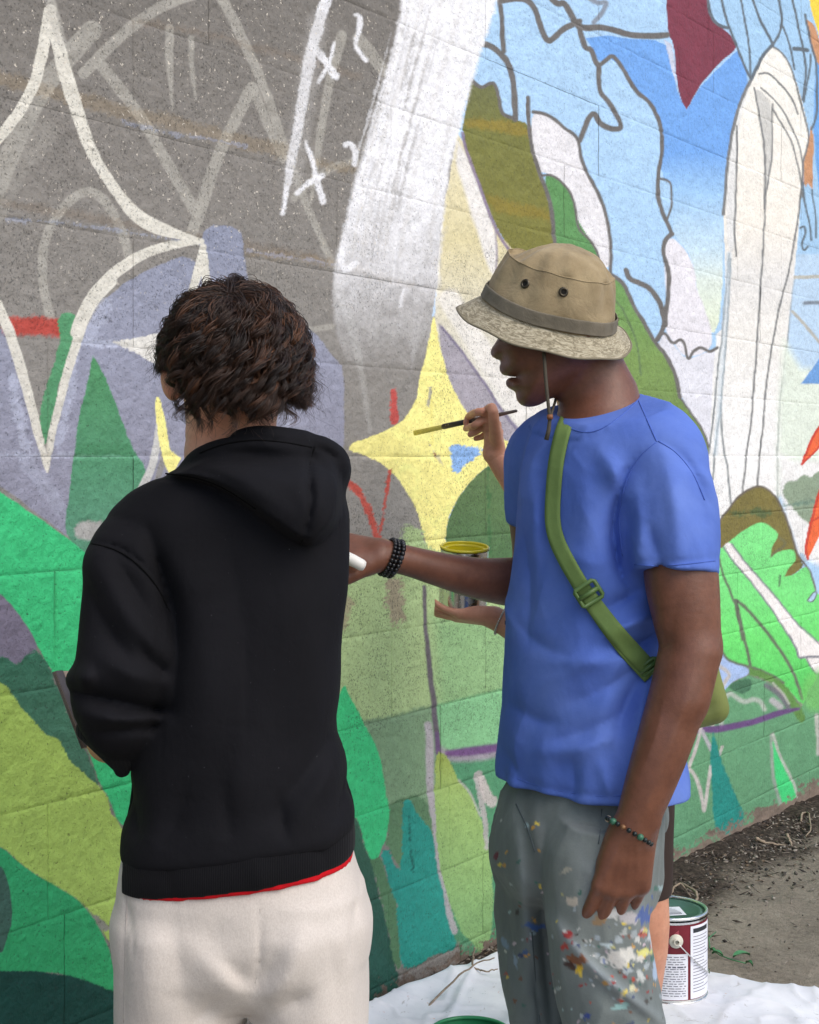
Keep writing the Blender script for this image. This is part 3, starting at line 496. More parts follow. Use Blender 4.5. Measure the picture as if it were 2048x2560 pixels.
def paint_at(px, py):
    """colour (linear rgba) of the wall paint at mural plan coordinates; alpha = how pitted/specky"""
    n = len(px); C = np.tile(lin(GREY), (n, 1)); K = np.full(n, .32)
    Q0 = np.column_stack([px, py]); P3 = np.column_stack([px, py, np.zeros(n)])
    wob = np.column_stack([vnoise(P3, 1/45., 3)+.5*vnoise(P3, 1/14., 4), vnoise(P3, 1/45., 5)+.5*vnoise(P3, 1/14., 6)])
    Q = Q0+wob*1.3
    fine = vnoise(P3, 1/5., 8)+.8*vnoise(P3, 1/2.6, 9)
    mid = vnoise(P3, 1/26., 10)+.6*vnoise(P3, 1/11., 12)
    for kind, P, col, soft, a, col2, gy, rough, spk in PAINT:
        m = (P[:, 2].max()*.5 if kind == 'S' else 0)+soft*1.5+rough*2+4
        lo = P[:, :2].min(0)-m; hi = P[:, :2].max(0)+m
        I = np.nonzero((Q[:, 0] > lo[0]) & (Q[:, 0] < hi[0]) & (Q[:, 1] > lo[1]) & (Q[:, 1] < hi[1]))[0]
        if len(I) == 0: continue
        q = Q[I]
        d = poly_sdf(q, P) if kind == 'P' else seg_dist(q, P[:, :2], False, P[:, 2])
        if rough: d = d+rough*(.7*fine[I]+.6*mid[I])
        al = 1-sstep(-soft*.5, soft*.5, d)
        if isinstance(a, list): al = al*np.interp(q[:, 1], [k for k, _ in a], [v for _, v in a])*np.clip(1+.25*mid[I]*(1-np.interp(q[:, 1], [k for k, _ in a], [v for _, v in a])), 0, 1.5)
        else: al = al*a
        al = np.clip(al, 0, 1)
        if col2 is not None:
            ys = [k for k, _ in col2]; cs = np.array([lin(c) for _, c in col2])
            c = np.column_stack([np.interp(q[:, 1], ys, cs[:, j]) for j in range(3)])
        else: c = lin(col)[None, :]
        C[I] = C[I]*(1-al[:, None])+c*al[:, None]
    # broad mottling of weathered paint
    C = C*(1+.045*mid[:, None])
    for z, pts, k in SPECK_REGIONS:
        d = poly_sdf(Q0, np.array(pts, float)); K = np.maximum(K, k*(1-sstep(-40, 40, d)))
    # bare render near the foot of the wall
    kk = (py-YH)/(300*(1-px/3600.0))                     # courses below the horizon
    edge = 6.14+.13*sstep(1300, 1700, px)+.12*mid+.10*fine-.25*(1-sstep(880, 960, px))*0
    bare = sstep(edge-.02, edge+.02, kk)
    conc = lin((128, 114, 102))[None, :]*(1+.22*mid[:, None]+.10*fine[:, None])
    C = C*(1-bare[:, None])+conc*bare[:, None]
    return np.column_stack([np.clip(C, 0.004, .95), np.clip(K, 0, 1)])

# ---- wall paint material: base colour from the paint attribute; node noise gives grain, pits, chips and relief
t = NT('mural_paint'); g = t.pos(); at_ = t.attr('paint')
col = at_.outputs['Color']; spk = at_.outputs['Alpha']
n1 = t.noise(55, 5, .6, g); col = t.mix(1.0, col, t.ramp(n1, [(.25, (.86, .86, .86)), (.5, (1, 1, 1)), (.75, (1.08, 1.08, 1.08))]), 'MULTIPLY')
zone = t.noise(9, 3, .6, g)
pit_n = t.noise(230, 4, .62, g, .6)
thr = t.math('SUBTRACT', .645, t.math('MULTIPLY', t.math('MULTIPLY', spk, t.rng(zone, .35, .7, .35, 1.0)), .125))
pit = t.math('MULTIPLY', t.math('SUBTRACT', pit_n, thr), 24.0, True)
pit2 = t.math('MULTIPLY', t.math('SUBTRACT', t.noise(92, 5, .68, t.n('VectorMath', _operation='ADD', i0=g, i1=(3.1, 9.4, 2.2)).outputs[0], 1.2), t.math('SUBTRACT', .735, t.math('MULTIPLY', spk, .075))), 30.0, True)
pit = t.math('MAXIMUM', pit, pit2)
col = t.mix(t.math('MULTIPLY', pit, .82), col, t.mix(.35, (.035, .036, .032, 1), col))
chip_n = t.noise(120, 3, .6, t.n('VectorMath', _operation='ADD', i0=g, i1=(7.3, 1.1, 4.2)).outputs[0])
hi = t.rng(t.n('SeparateXYZ', Vector=g).outputs[2], 1.72, 2.05)
chip = t.math('MULTIPLY', t.math('MULTIPLY', t.math('SUBTRACT', chip_n, .655), 40.0, True), t.math('MULTIPLY', hi, t.rng(spk, .5, .7)))
col = t.mix(t.math('MULTIPLY', chip, .8), col, (.72, .66, .56, 1))
t.bs('Base Color', col); t.bs('Roughness', t.rng(n1, .3, .7, .62, .8)); t.bs('Specular IOR Level', .28)
b1 = t.bump(t.noise(95, 4, .58, g), .55, .006)
b2 = t.bump(t.noise(330, 3, .6, g), .45, .0016, b1)
b3 = t.bump(t.math('MULTIPLY', pit, -1.0), .5, .0016, b2)
vor = t.n('TexVoronoi', _feature='F1', Scale=26.0, Randomness=1.0, Vector=g)
blob = t.math('SUBTRACT', 1.0, t.rng(vor.outputs['Distance'], 0.04, .17))
b4 = t.bump(t.math('MULTIPLY', blob, t.rng(t.noise(14, 2, .5, g), .5, .62)), .5, .004, b3)
t.bs('Normal', b4)
M_MURAL = t.m

wall = empty('block_wall', (float(WO[0]+2*WD[0]), float(WO[1]+2*WD[1]), GZ))
tag(wall, 'painted concrete block wall covered by a colourful mural with a yellow star', 'wall', kind='thing')
# joint phase (m along u) for each course, read off the visible joints
def phase_of(k):
    known = {1: px_u(880.), 2: px_u(1002.), 3: px_u(163.), 4: px_u(1921.), 5: px_u(1729.), 6: px_u(1921.)+.05}
    if k in known: return known[k] % BL
    return (px_u(1002.)+(BL/2 if (k % 2) else 0)) % BL
UMIN, UMAX, KTOP, KBOT = -0.85, 4.95, -10, 7
blocks = []; allP = []
for k in range(KTOP, KBOT):                         # course between joints k and k+1 (k=0 at eye level)
    z1, z0 = HC-k*RH, HC-(k+1)*RH
    u = UMIN-BL+phase_of(k)
    us = []
    while u < UMAX+BL: us.append(u); u += BL
    for ua in us:
        ub = ua+BL
        if ub < UMIN or ua > UMAX: continue
        xa, ya = wall_px(np.array([ua, ub]), np.array([z1, z0]))
        wpx = abs(xa[1]-xa[0]); hpx = RH*F_PX/(WO[1]+.5*(ua+ub)*WD[1])
        vis = xa[1] > -40 and xa[0] < 2090 and ya.max() > -60 and ya.min() < 2620
        step = 2.9 if vis else 14.0
        nx = max(8, int(wpx/step)); ny = max(6, int(hpx/step))
        e = np.array((0, .0016, .0034, .006, .010))
        uu = np.unique(np.concatenate([np.linspace(.012, BL-.012, nx), e, BL-e]))
        zz = np.unique(np.concatenate([np.linspace(.012, RH-.012, ny), e, RH-e]))
        U, Z = np.meshgrid(uu, zz, indexing='ij')
        eh = np.minimum(Z, RH-Z).ravel(); ev = np.minimum(U, BL-U).ravel()
        U = (ua+U).ravel(); Z = (z0+Z).ravel()
        blocks.append([len(uu), len(zz), U, Z, eh, ev, k]); allP.append(np.column_stack([U, Z]))
AP = np.vstack(allP); AX, AY = wall_px(AP[:, 0], AP[:, 1])
PAINTED = paint_at(AX, AY)
P3 = np.column_stack([AP[:, 0], AP[:, 1], np.zeros(len(AP))])
RELIEF = .0011*vnoise(P3, 38, 21)+.0007*vnoise(P3, 90, 22)
JW = .5+.5*vnoise(P3, 5, 23); JW2 = .5+.5*vnoise(P3, 7, 24)
i0 = 0
for nu, nz, U, Z, eh, ev, k in blocks:
    n = len(U); s = slice(i0, i0+n); i0 += n
    wz = .0032+.0012*JW[s]; wz = wz*(1.0+.25*np.sin(U*37+k))
    gh = ((.0030 if k >= 0 else .0017)*(.20+.9*JW[s]))*np.exp(-(eh/wz)**2)
    gv = (.0024*(.05+1.0*JW2[s])*(1.5 if k >= 1 else .5))*np.exp(-(ev/.0028)**2)
    off = random.uniform(-.0006, .0009)
    nn = RELIEF[s]-np.maximum(gh, gv)+off
    V = WO[None, :]+U[:, None]*WD[None, :]+nn[:, None]*WN[None, :]; V[:, 2] = Z
    c = PAINTED[s].copy()
    # paint skips the deepest part of a joint now and then: thin dirty line
    dj = np.exp(-(ev/.0022)**2)*np.clip(JW2[s]*1.7-.85, 0, 1)*(.7 if k >= 1 else .35)+np.exp(-(eh/.0020)**2)*np.clip(1.5*JW2[s]-.8, 0, 1)*(.55 if k >= 1 else .3)
    ink = lin((52, 84, 66)) if k >= 1 else lin((84, 78, 70))
    c[:, :3] = c[:, :3]*(1-dj[:, None])+ink[None, :]*dj[:, None]
    me = mesh_np('block', V, grid_quads(nu, nz), True, {'paint': ('FLOAT_COLOR', c)})
    link('block', me, M_MURAL, wall)
# core behind the painted faces, and the plain continuation of the wall at both ends
M_CORE = simple_mat('block_core', (138, 134, 126), .85, var=.15, scale=12, bump=.5, bscale=120, bdist=.004)
def box_mesh(name, corners_uzn):
    (u0, u1), (z0, z1), (n0, n1) = corners_uzn
    V = [wall_pt(u, z, n) for u in (u0, u1) for z in (z0, z1) for n in (n0, n1)]
    return mesh_np(name, np.array(V), [(0, 1, 3, 2), (4, 6, 7, 5), (0, 4, 5, 1), (2, 3, 7, 6), (0, 2, 6, 4), (1, 5, 7, 3)], False)
link('wall_core', box_mesh('wall_core', ((UMIN-.35, UMAX+.35), (HC-KBOT*RH, HC-KTOP*RH), (-.19, -.0125))), M_CORE, wall)
for nm, u0, u1 in (('wall_end', UMIN-4.5, UMIN-.30), ('wall_end', UMAX+.33, UMAX+9)):
    link(nm, box_mesh(nm, ((u0, u1), (HC-KBOT*RH, HC-KTOP*RH), (-.19, -.014))), M_CORE, wall)
print('wall verts', len(AP))
# ------------------------------------------------------------------ ground
def axis(lo, hi, dl, dh, step):
    mid = np.arange(dl, dh, step)
    a = dl-np.geomspace(step, dl-lo, 26)[::-1]; b = dh+np.geomspace(step, hi-dh, 26)
    return np.concatenate([a, mid, b])
gx = axis(-160, 160, -1.0, 2.6, .022); gy = axis(-120, 200, 2.0, 7.4, .022)
X, Y = np.meshgrid(gx, gy, indexing='ij'); X = X.ravel(); Y = Y.ravel()
Zg = ground_z(X, Y); P3 = np.column_stack([X, Y, 0*X]); dW = wdist(X, Y)
near = (np.abs(X) < 4) & (np.abs(Y-4) < 5)
Zg = Zg+near*(.006*vnoise(P3, 6, 31)+.004*vnoise(P3, 19, 32)+.0025*vnoise(P3, 45, 33))
soil = 1-sstep(.16, .34, dW+.07*vnoise(P3, 5, 34)+.05*vnoise(P3, 14, 35)); soil = soil*(dW > -.3)
Zg = Zg+soil*(.012*np.abs(vnoise(P3, 22, 36))+.02*(1-sstep(.0, .22, dW))*near)
gme = mesh_np('ground', np.column_stack([X, Y, Zg]), grid_quads(len(gx), len(gy)), True, {'soil': ('FLOAT', soil)})
t = NT('dirt'); g = t.pos(); so = t.attr('soil').outputs['Fac']
a = t.noise(5, 6, .65, g); b = t.noise(60, 5, .7, g); c_ = t.noise(240, 3, .6, g)
path = t.ramp(t.math('ADD', t.math('MULTIPLY', a, .5), t.math('MULTIPLY', b, .5)), [(.3, L4((112, 103, 92))), (.5, L4((150, 140, 126))), (.7, L4((176, 166, 150)))])
path = t.mix(t.math('MULTIPLY', t.math('SUBTRACT', c_, .6), 6, True), path, L4((82, 74, 66)))
soilc = t.ramp(b, [(.3, L4((38, 32, 29))), (.5, L4((70, 61, 54))), (.72, L4((112, 99, 88)))])
t.bs('Base Color', t.mix(so, path, soilc)); t.bs('Roughness', .95); t.bs('Specular IOR Level', .15)
t.bs('Normal', t.bump(c_, .7, .004, t.bump(b, .8, .012)))
ground = link('ground', gme, t.m); tag(ground, kind='structure')

# leaf litter, chips and small stones along the foot of the wall: uncountable
V, Q, CC = [], [], []
cols = [(92, 84, 78), (120, 110, 100), (70, 60, 52), (128, 118, 106), (58, 48, 42), (104, 88, 70), (146, 138, 128), (62, 54, 48), (44, 38, 36), (86, 74, 62)]
rg = np.random.default_rng(5)
for i in range(4600):
    u = rg.uniform(.9, 4.6)
    if rg.random() < .82: d = abs(rg.normal(.12, .09))+.005
    else: d = rg.uniform(.02, 1.0)
    p = wall_pt(u, 0, d); z = float(ground_z(p[0], p[1]))+.004+(.02*(1-min(1, d/.22)))
    if rg.random() < .55: s = np.array((rg.uniform(.004, .012), rg.uniform(.003, .009), rg.uniform(.002, .006)))   # stone
    else: s = np.array((rg.uniform(.010, .032), rg.uniform(.0015, .004), rg.uniform(.0008, .002)))               # chip
    if d > .45: s *= .6
    base = np.array([(1, 0, 0), (-1, 0, 0), (0, 1, 0), (0, -1, 0), (0, 0, 1), (0, 0, -1)], float)*s*rg.uniform(.7, 1.2, (6, 1))
    e = Matrix.Rotation(rg.uniform(0, 6.28), 3, 'Z') @ Matrix.Rotation(rg.normal(0, .35), 3, 'X') @ Matrix.Rotation(rg.normal(0, .3), 3, 'Y')
    k = len(V); W = base @ np.array(e).T+np.array((p[0], p[1], z)); V += W.tolist()
    for f in ((0, 2, 4), (2, 1, 4), (1, 3, 4), (3, 0, 4), (2, 0, 5), (1, 2, 5), (3, 1, 5), (0, 3, 5)): Q.append((k+f[0], k+f[1], k+f[2]))
    c = lin(cols[rg.integers(len(cols))])*rg.uniform(.7, 1.2); CC += [tuple(np.clip(c, 0, .8))+(1,)]*6
gr = mesh_np('gravel', np.array(V), np.array(Q), False, {'tint': ('FLOAT_COLOR', np.array(CC))})
t = NT('litter'); t.bs('Base Color', t.attr('tint').outputs['Color']); t.bs('Roughness', .85); M_LITTER = t.m
tag(link('gravel', gr, M_LITTER), 'dark bark chips and pebbles strewn along the foot of the wall', 'gravel', kind='stuff')
# twigs and roots
M_TWIG = simple_mat('twig_bark', (146, 130, 112), .8, var=.3, scale=90, bump=.4, bscale=300)
def twig(name, label, z, pts, r, lifts):
    ws = []
    for (x, y), lf in zip(zp(z, pts), lifts): ws.append(on_ground(x, y, lf))
    P = np.array([tuple(w) for w in ws]); tt = np.linspace(0, 1, len(P)); ts = np.linspace(0, 1, 14)
    P = np.column_stack([np.interp(ts, tt, P[:, j]) for j in range(3)]); P[1:-1] += rg.normal(0, .0012, (12, 3))
    o = link(name, tube_mesh(name, P, np.linspace(r, r*.5, 14), 6), M_TWIG); tag(o, label, 'twig'); return o
ZT['G'] = (1580, 1900, .30608)
twig('root', 'pale forked root lying on dark soil beside the paint can lid', 'G', [(400, 1005), (540, 1090), (505, 1190), (560, 1300)], .005, [.03, .03, .015, .005])
twig('twig', 'short curved twig arching off the root on the soil', 'G', [(310, 1120), (340, 1040), (400, 1000), (480, 1110)], .004, [.006, .03, .04, .008])
twig('twig', 'brown bark strip lying against the foot of the wall', 'G', [(1010, 640), (1100, 680), (1180, 690), (1260, 700)], .006, [.03, .012, .01, .008])
twig('twig', 'small hooked pale twig at the far end of the soil strip', 'G', [(1380, 500), (1390, 430), (1440, 420), (1470, 570), (1420, 620)], .004, [.02, .03, .03, .02, .01])
twig('twig', 'straight grey stick poking out of the soil near the teal drip', 'G', [(1270, 610), (1305, 700)], .006, [.03, .006])
twig('dry_stem', 'long thin dry stem leaning from the drop cloth to the wall', 'R4', [(585, 2120), (780, 1880), (980, 1700), (1100, 1620), (1260, 1570)], .0028, [.012, .05, .09, .10, .11])
twig('dry_stem', 'upright dry stalk standing at the wall base behind the drop cloth', 'R4', [(1050, 1810), (1062, 1640), (1082, 1480)], .004, [.0, .05, .10])
twig('dry_stem', 'short drooping dry stem beside the upright stalk', 'R4', [(1060, 1660), (1180, 1695), (1290, 1670)], .0026, [.05, .045, .05])
# green leaf sprig on the path
M_LEAF = simple_mat('leaf_green', (70, 128, 84), .5, var=.25, scale=60)
sp = empty('leaf_sprig', on_ground(1835, 2398)); tag(sp, 'small fallen sprig of green leaves on the dirt path', 'leaf')
for (x, y), a_, L_ in (((1832, 2395), .3, .05), ((1808, 2392), 2.6, .03), ((1864, 2410), 5.2, .028), ((1790, 2385), 2.2, .02)):
    p = on_ground(x, y, .012); n = 7; s_ = np.linspace(0, 1, n); w = np.sin(np.pi*s_**.8)*L_*.22
    V = []
    for i in range(n):
        for sg in (-1, 0, 1):
            V.append((p.x+math.cos(a_)*s_[i]*L_-math.sin(a_)*sg*w[i], p.y+math.sin(a_)*s_[i]*L_+math.cos(a_)*sg*w[i], p.z+.006*abs(sg)+.008*math.sin(3*s_[i])))
    link('leaf', mesh_np('leaf', V, grid_quads(n, 3)), M_LEAF, sp)
pts = [on_ground(x, y, .01) for x, y in ((1864, 2408), (1832, 2400), (1800, 2388), (1775, 2370), (1772, 2345), (1790, 2330))]
link('stalk', tube_mesh('stalk', pts, .0016, 6), M_LEAF, sp)

# ------------------------------------------------------------------ drop cloth
FE = [(700, 2680), (860, 2590), (905, 2562), (960, 2538), (1020, 2508), (1100, 2474), (1180, 2444), (1245, 2420), (1350, 2400), (1500, 2385), (1640, 2402), (1760, 2438), (1850, 2456), (1950, 2474), (2048, 2494), (2250, 2545), (2500, 2620)]
far = np.array([tuple(on_ground(x, y, .012)) for x, y in FE]); far = np.column_stack([np.interp(np.linspace(0, 1, 220), np.linspace(0, 1, len(FE)), far[:, j]) for j in range(3)])
nv = 130; ts = np.linspace(0, 1, nv)**1.25*1.25
V = []
nearv = np.array((.20, -.98, 0))
for i in range(220):
    V.append(far[i][None, :]+ts[:, None]*nearv[None, :])
V = np.array(V).reshape(-1, 3); V[:, 2] = ground_z(V[:, 0], V[:, 1])
P3 = V.copy(); P3[:, 2] = 0
Wk = P3 @ np.array([[.9, .3, 0], [-.35, 1, 0], [0, 0, 1]])
edge = np.tile(np.exp(-(ts/.05)**2), 220)
rid = 1-np.abs(vnoise(Wk*np.array((1, .45, 1)), 9, 41)); rid2 = 1-np.abs(vnoise(P3, 17, 42))
V[:, 2] += .008+.008*rid**9+.005*rid2**9+.0008*vnoise(P3, 40, 43)+.012*edge*(1+.8*vnoise(P3, 14, 44))
dw = wdist(V[:, 0], V[:, 1]); V[:, 2] += .028*(1-sstep(.02, .30, dw))+.004; pu = np.clip(.03-dw, 0, 1); V[:, 0] += pu*WN[0]; V[:, 1] += pu*WN[1]; V[:, 2] += pu*.5
cm = mesh_np('drop_cloth', V, grid_quads(220, nv))
t = NT('canvas'); g = t.pos()
c = t.mix(t.rng(t.noise(7, 4, .6, g), .35, .7), L4((208, 211, 217)), L4((232, 233, 236)))
sm = t.math('MULTIPLY', t.math('SUBTRACT', t.noise(22, 5, .7, g, 1.2), .62), 14, True)
c = t.mix(t.math('MULTIPLY', sm, .55), c, L4((150, 146, 140)))
hue = t.ramp(t.noise(11, 2, .5, g), [(.3, L4((60, 130, 110))), (.45, L4((170, 130, 140))), (.55, L4((214, 160, 120))), (.7, L4((110, 140, 180)))])
c = t.mix(t.math('MULTIPLY', t.math('MULTIPLY', t.math('SUBTRACT', t.noise(35, 4, .65, g, .8), .67), 18, True), .7), c, hue)
sp_ = t.math('MULTIPLY', t.math('SUBTRACT', t.noise(150, 3, .6, g), .70), 30, True)
c = t.mix(t.math('MULTIPLY', sp_, .6), c, (.12, .13, .12, 1))
t.bs('Base Color', c); t.bs('Roughness', .8); t.bs('Specular IOR Level', .2)
t.bs('Normal', t.bump(t.noise(500, 2, .5, g), .25, .0008, t.bump(t.noise(28, 4, .6, g, .6), .22, .006)))
so_ = cm; cloth = link('drop_cloth', cm, t.m); tag(cloth, 'white paint spattered canvas drop cloth spread on the ground by the wall', 'drop cloth')
md = cloth.modifiers.new('thick', 'SOLIDIFY'); md.thickness = .0025

# ------------------------------------------------------------------ paint cans
t = NT('tin'); t.bs('Metallic', 1.0); t.bs('Base Color', (.72, .72, .70, 1)); g = t.obj()
t.bs('Roughness', t.rng(t.noise(60, 3, .5, g), .3, .7, .14, .34)); M_TIN = t.m
M_LIDG = simple_mat('lid_green', (62, 98, 84), .35, var=.1, scale=40, spec=.5)
M_LBL = simple_mat('label_maroon', (110, 26, 40), .4, var=.12, scale=30)
M_WHT = simple_mat('label_white', (226, 228, 236), .45, var=.04, scale=200)
M_INK = simple_mat('label_ink', (96, 98, 112), .6, var=.1)
M_INKD = simple_mat('label_ink_dark', (40, 44, 50), .6, var=.1)
M_GRNL = simple_mat('label_green', (36, 96, 78), .4, var=.2, scale=40)
M_PINK = simple_mat('label_pink_line', (196, 96, 110), .5)
M_PLAS = simple_mat('plastic_ivory', (206, 204, 190), .4, var=.08)
def cpatch(name, c, r, a0, a1, h0, h1, mat, parent, n=14):
    a = np.linspace(a0, a1, n); V = []
    for x in a:
        for h in (h0, h1): V.append((c[0]+r*math.cos(x), c[1]+r*math.sin(x), c[2]+h))
    return link(name, mesh_np(name, V, grid_quads(n, 2)), mat, parent)
def ring(name, c, R_, r, h, mat, parent, n=48):
    a = np.linspace(0, 2*np.pi, n, endpoint=False)
    return link(name, tube_mesh(name, [(c[0]+R_*math.cos(x), c[1]+R_*math.sin(x), c[2]+h) for x in a], r, 8, closed=True), mat, parent)
CR, CH = .0905, .198
cb = on_ground(1673, 2478, .014); cz = tuple(cb)
can = empty('paint_can', cb); tag(can, 'closed paint can with maroon and white label and dark green lid', 'paint can')
link('body', lathe_mesh('body', [(0, .004), (CR*.94, .004), (CR*.98, 0), (CR*.985, .004), (CR*.97, .008), (CR*.97, CH-.012), (CR*.99, CH-.008)], seg=64, center=cz), M_TIN, can)
lb = cpatch('label', cz, CR*.975, 0, 2*np.pi, .010, CH-.014, M_LBL, can, 72)
lid = link('lid', lathe_mesh('lid', [(0, CH-.008), (CR*.74, CH-.008), (CR*.78, CH-.003), (CR*.86, CH-.003), (CR*.88, CH-.008), (CR*.92, CH-.008), (CR*.94, CH)], seg=64, center=cz), M_LIDG, can)
ring('rim', cz, CR*.965, .0042, CH-.001, M_TIN, can); ring('base_rim', cz, CR*.975, .003, .003, M_TIN, can)
# angles: pi*1.5 faces the camera
F0 = math.atan2(-cz[1], -cz[0])
def lp(name, x0, x1, h0, h1, mat, dr, par=lb): return cpatch(name, cz, CR*.975+dr, F0+x0, F0+x1, h0, h1, mat, par, max(3, int(abs(x1-x0)*12)+2))
lp('green_panel', -1.5, -.35, CH-.075, CH-.016, M_GRNL, .0006)
for i in range(7):                                     # fan of thin pink lines
    V = []
    for s_ in np.linspace(0, 1, 10):
        an = F0-1.1+s_*1.35; h = .085+i*.006+s_*s_*(.075-i*.004)
        for dh in (0, .0012): V.append((cz[0]+(CR*.975+.0010)*math.cos(an), cz[1]+(CR*.975+.0010)*math.sin(an), cz[2]+min(h+dh, CH-.016)))
    link('stripe', mesh_np('stripe', V, grid_quads(10, 2)), M_PINK, lb)
lp('text_panel', -.42, .50, .012, .118, M_WHT, .0012)
lp('side_panel', .58, 1.75, .012, CH-.018, M_WHT, .0012)
lp('heading', .66, 1.3, CH-.034, CH-.024, M_INKD, .0018)
rp = random.Random(4)
for i in range(17):
    h = .112-i*.0056; x = -.36
    while x < .40:
        w = rp.uniform(.04, .16); lp('print_line', x, min(x+w, .44), h-.0016-(.0016 if i == 4 else 0), h, M_INK, .0018); x += w+rp.uniform(.02, .05)
for i in range(18):
    h = CH-.042-i*.0075; lp('print_line', .66, .66+rp.uniform(.4, .8), h-.0014, h, M_INK, .0018)
# ear boss with wire handle
ea = F0+.18; ec = (cz[0]+(CR*.98)*math.cos(ea), cz[1]+(CR*.98)*math.sin(ea), cz[2]+.148)
Mx = Matrix(((-math.sin(ea), 0, math.cos(ea)), (math.cos(ea), 0, math.sin(ea)), (0, 1, 0)))
hn = link('handle_ear', lathe_mesh('handle_ear', [(0, .004), (.0075, .004), (.0078, .010), (.005, .011), (.005, .005), (.0135, .005), (.0152, .003), (.0165, 0)], M=Mx, seg=28, center=ec), M_PLAS, can)
wire = []
for s_ in np.linspace(0, 1, 26):
    an = ea-1.57+math.cos(s_*math.pi)*1.57*-1 if False else ea+s_*math.pi
    rr = CR*1.04; drop = -.10*math.sin(s_*math.pi)
    wire.append((cz[0]+rr*math.cos(an), cz[1]+rr*math.sin(an), cz[2]+.148+drop))
link('wire_handle', tube_mesh('wire_handle', wire, .0016, 6), M_TIN, can)
# square sticker on the lid
bm = bmesh.new()
st = [Vector((cz[0]+x, cz[1]+y, cz[2]+CH-.0074)) for x, y in ((-.028, -.040), (.036, -.030), (.030, .032), (-.030, .024))]
bm.faces.new([bm.verts.new(v) for v in st]); stk = link('sticker', bm_mesh('sticker', bm), M_WHT, can)
for i in range(6):
    bm = bmesh.new(); f0 = .16+i*.13; L_ = (.3, .55, .7, .4, .75, .75)[i]; x0 = (.35, .2, .1, .45, .12, .12)[i]; th = .03 if i < 4 else .06
    def sp2(a_, b_): return st[0].lerp(st[1], a_).lerp(st[3].lerp(st[2], a_), 1-b_)+Vector((0, 0, .0006))
    bm.faces.new([bm.verts.new(sp2(x0, f0)), bm.verts.new(sp2(x0, f0+th)), bm.verts.new(sp2(x0+L_, f0+th)), bm.verts.new(sp2(x0+L_, f0))])
    link('print_line', bm_mesh('print_line', bm), M_INK, stk)
# second can, green, whose rim just enters the frame
g2 = on_ground(1176, 2716, .014); g2.z += 0; c2 = tuple(g2)
can2 = empty('paint_can', g2); tag(can2, 'open can with a bright green rim standing on the drop cloth by the jeans', 'paint can')
M_GRIM = simple_mat('green_rim', (46, 128, 86), .35, var=.1)
H2 = .105
link('body', lathe_mesh('body', [(0, .002), (.080, .002), (.082, .004), (.082, H2)], seg=56, center=c2), M_GRIM, can2)
ring('rim', c2, .081, .004, H2, M_GRIM, can2)
link('paint', lathe_mesh('paint', [(0, H2-.02), (.079, H2-.02)], seg=56, center=c2), M_GRIM, can2)
# ------------------------------------------------------------------ implicit-surface modelling (one continuous skin per body or garment)
def V3(*a): return np.array(a, np.float64)
def rcone(P, a, b, ra, rb):
    a = np.asarray(a, float); b = np.asarray(b, float); ba = b-a
    h = np.clip(((P-a)@ba)/(ba@ba+1e-12), 0, 1)
    return np.linalg.norm(P-a-h[:, None]*ba, axis=1)-(ra+(rb-ra)*h)
def smin(a, b, k):
    h = np.clip(.5+.5*(b-a)/k, 0, 1); return b+(a-b)*h-k*h*(1-h)
def smax(a, b, k): return -smin(-a, -b, k)
def chain(P, pts, rad, k=.01, dense=3):
    """smooth tapering limb through the points (resampled spline, no bulges at the joints)"""
    pts = np.array([tuple(p) for p in pts], float); rad = np.asarray(rad, float)
    if len(pts) > 2 and dense > 1:
        s0 = np.arange(len(pts)); s1 = np.linspace(0, len(pts)-1, (len(pts)-1)*dense+1)
        # Catmull-Rom
        Pd = np.vstack([2*pts[0]-pts[1], pts, 2*pts[-1]-pts[-2]]); out = []
        for s in s1:
            i = min(int(s), len(pts)-2); t = s-i; a, b, c, d = Pd[i], Pd[i+1], Pd[i+2], Pd[i+3]
            out.append(.5*(2*b+(c-a)*t+(2*a-5*b+4*c-d)*t*t+(3*b-a-3*c+d)*t**3))
        rad = pchip(s1, s0, rad); pts = np.array(out)
    d = None
    for i in range(len(pts)-1):
        e = rcone(P, pts[i], pts[i+1], rad[i], rad[i+1]); d = e if d is None else np.minimum(d, e)
    return d
def local(P, c, r, fn):
    """evaluate fn only within radius r of c; elsewhere a safe positive distance"""
    dc = np.linalg.norm(P-np.asarray(tuple(c), float), axis=1); out = np.maximum(dc-r*.75, r*.25); m = dc < r
    if m.any(): out[m] = fn(P[m])
    return out
def ell(P, c, r, M=None):
    q = P-np.asarray(c, float)
    if M is not None: q = q@np.asarray(M, float)          # columns of M = local axes
    r = np.asarray(r, float); k0 = np.linalg.norm(q/r, axis=1); k1 = np.linalg.norm(q/(r*r), axis=1)
    return np.where(k0 < 1e-6, -r.min(), k0*(k0-1)/(k1+1e-9))
def etube(P, pts, ra, rb, up):
    """tube with elliptical section: ra along 'up'-side vector, rb across; piecewise, up may be list"""
    pts = [np.asarray(p, float) for p in pts]; best = None
    for i in range(len(pts)-1):
        a, b = pts[i], pts[i+1]; ba = b-a; L = np.linalg.norm(ba); T = ba/L
        u = np.asarray(up[i] if isinstance(up, list) else up, float); S = u-T*(u@T); S /= np.linalg.norm(S); W = np.cross(T, S)
        q = P-a; h = np.clip((q@T)/L, 0, 1)
        r1 = ra[i]+(ra[i+1]-ra[i])*h; r2 = rb[i]+(rb[i+1]-rb[i])*h
        x = (q@S)/r1; y = (q@W)/r2; z = (q@T-h*L)/np.minimum(r1, r2)
        d = (np.sqrt(x*x+y*y+z*z)-1)*np.minimum(r1, r2)
        best = d if best is None else smin(best, d, min(.012, .4*min(min(ra), min(rb))))
    return best
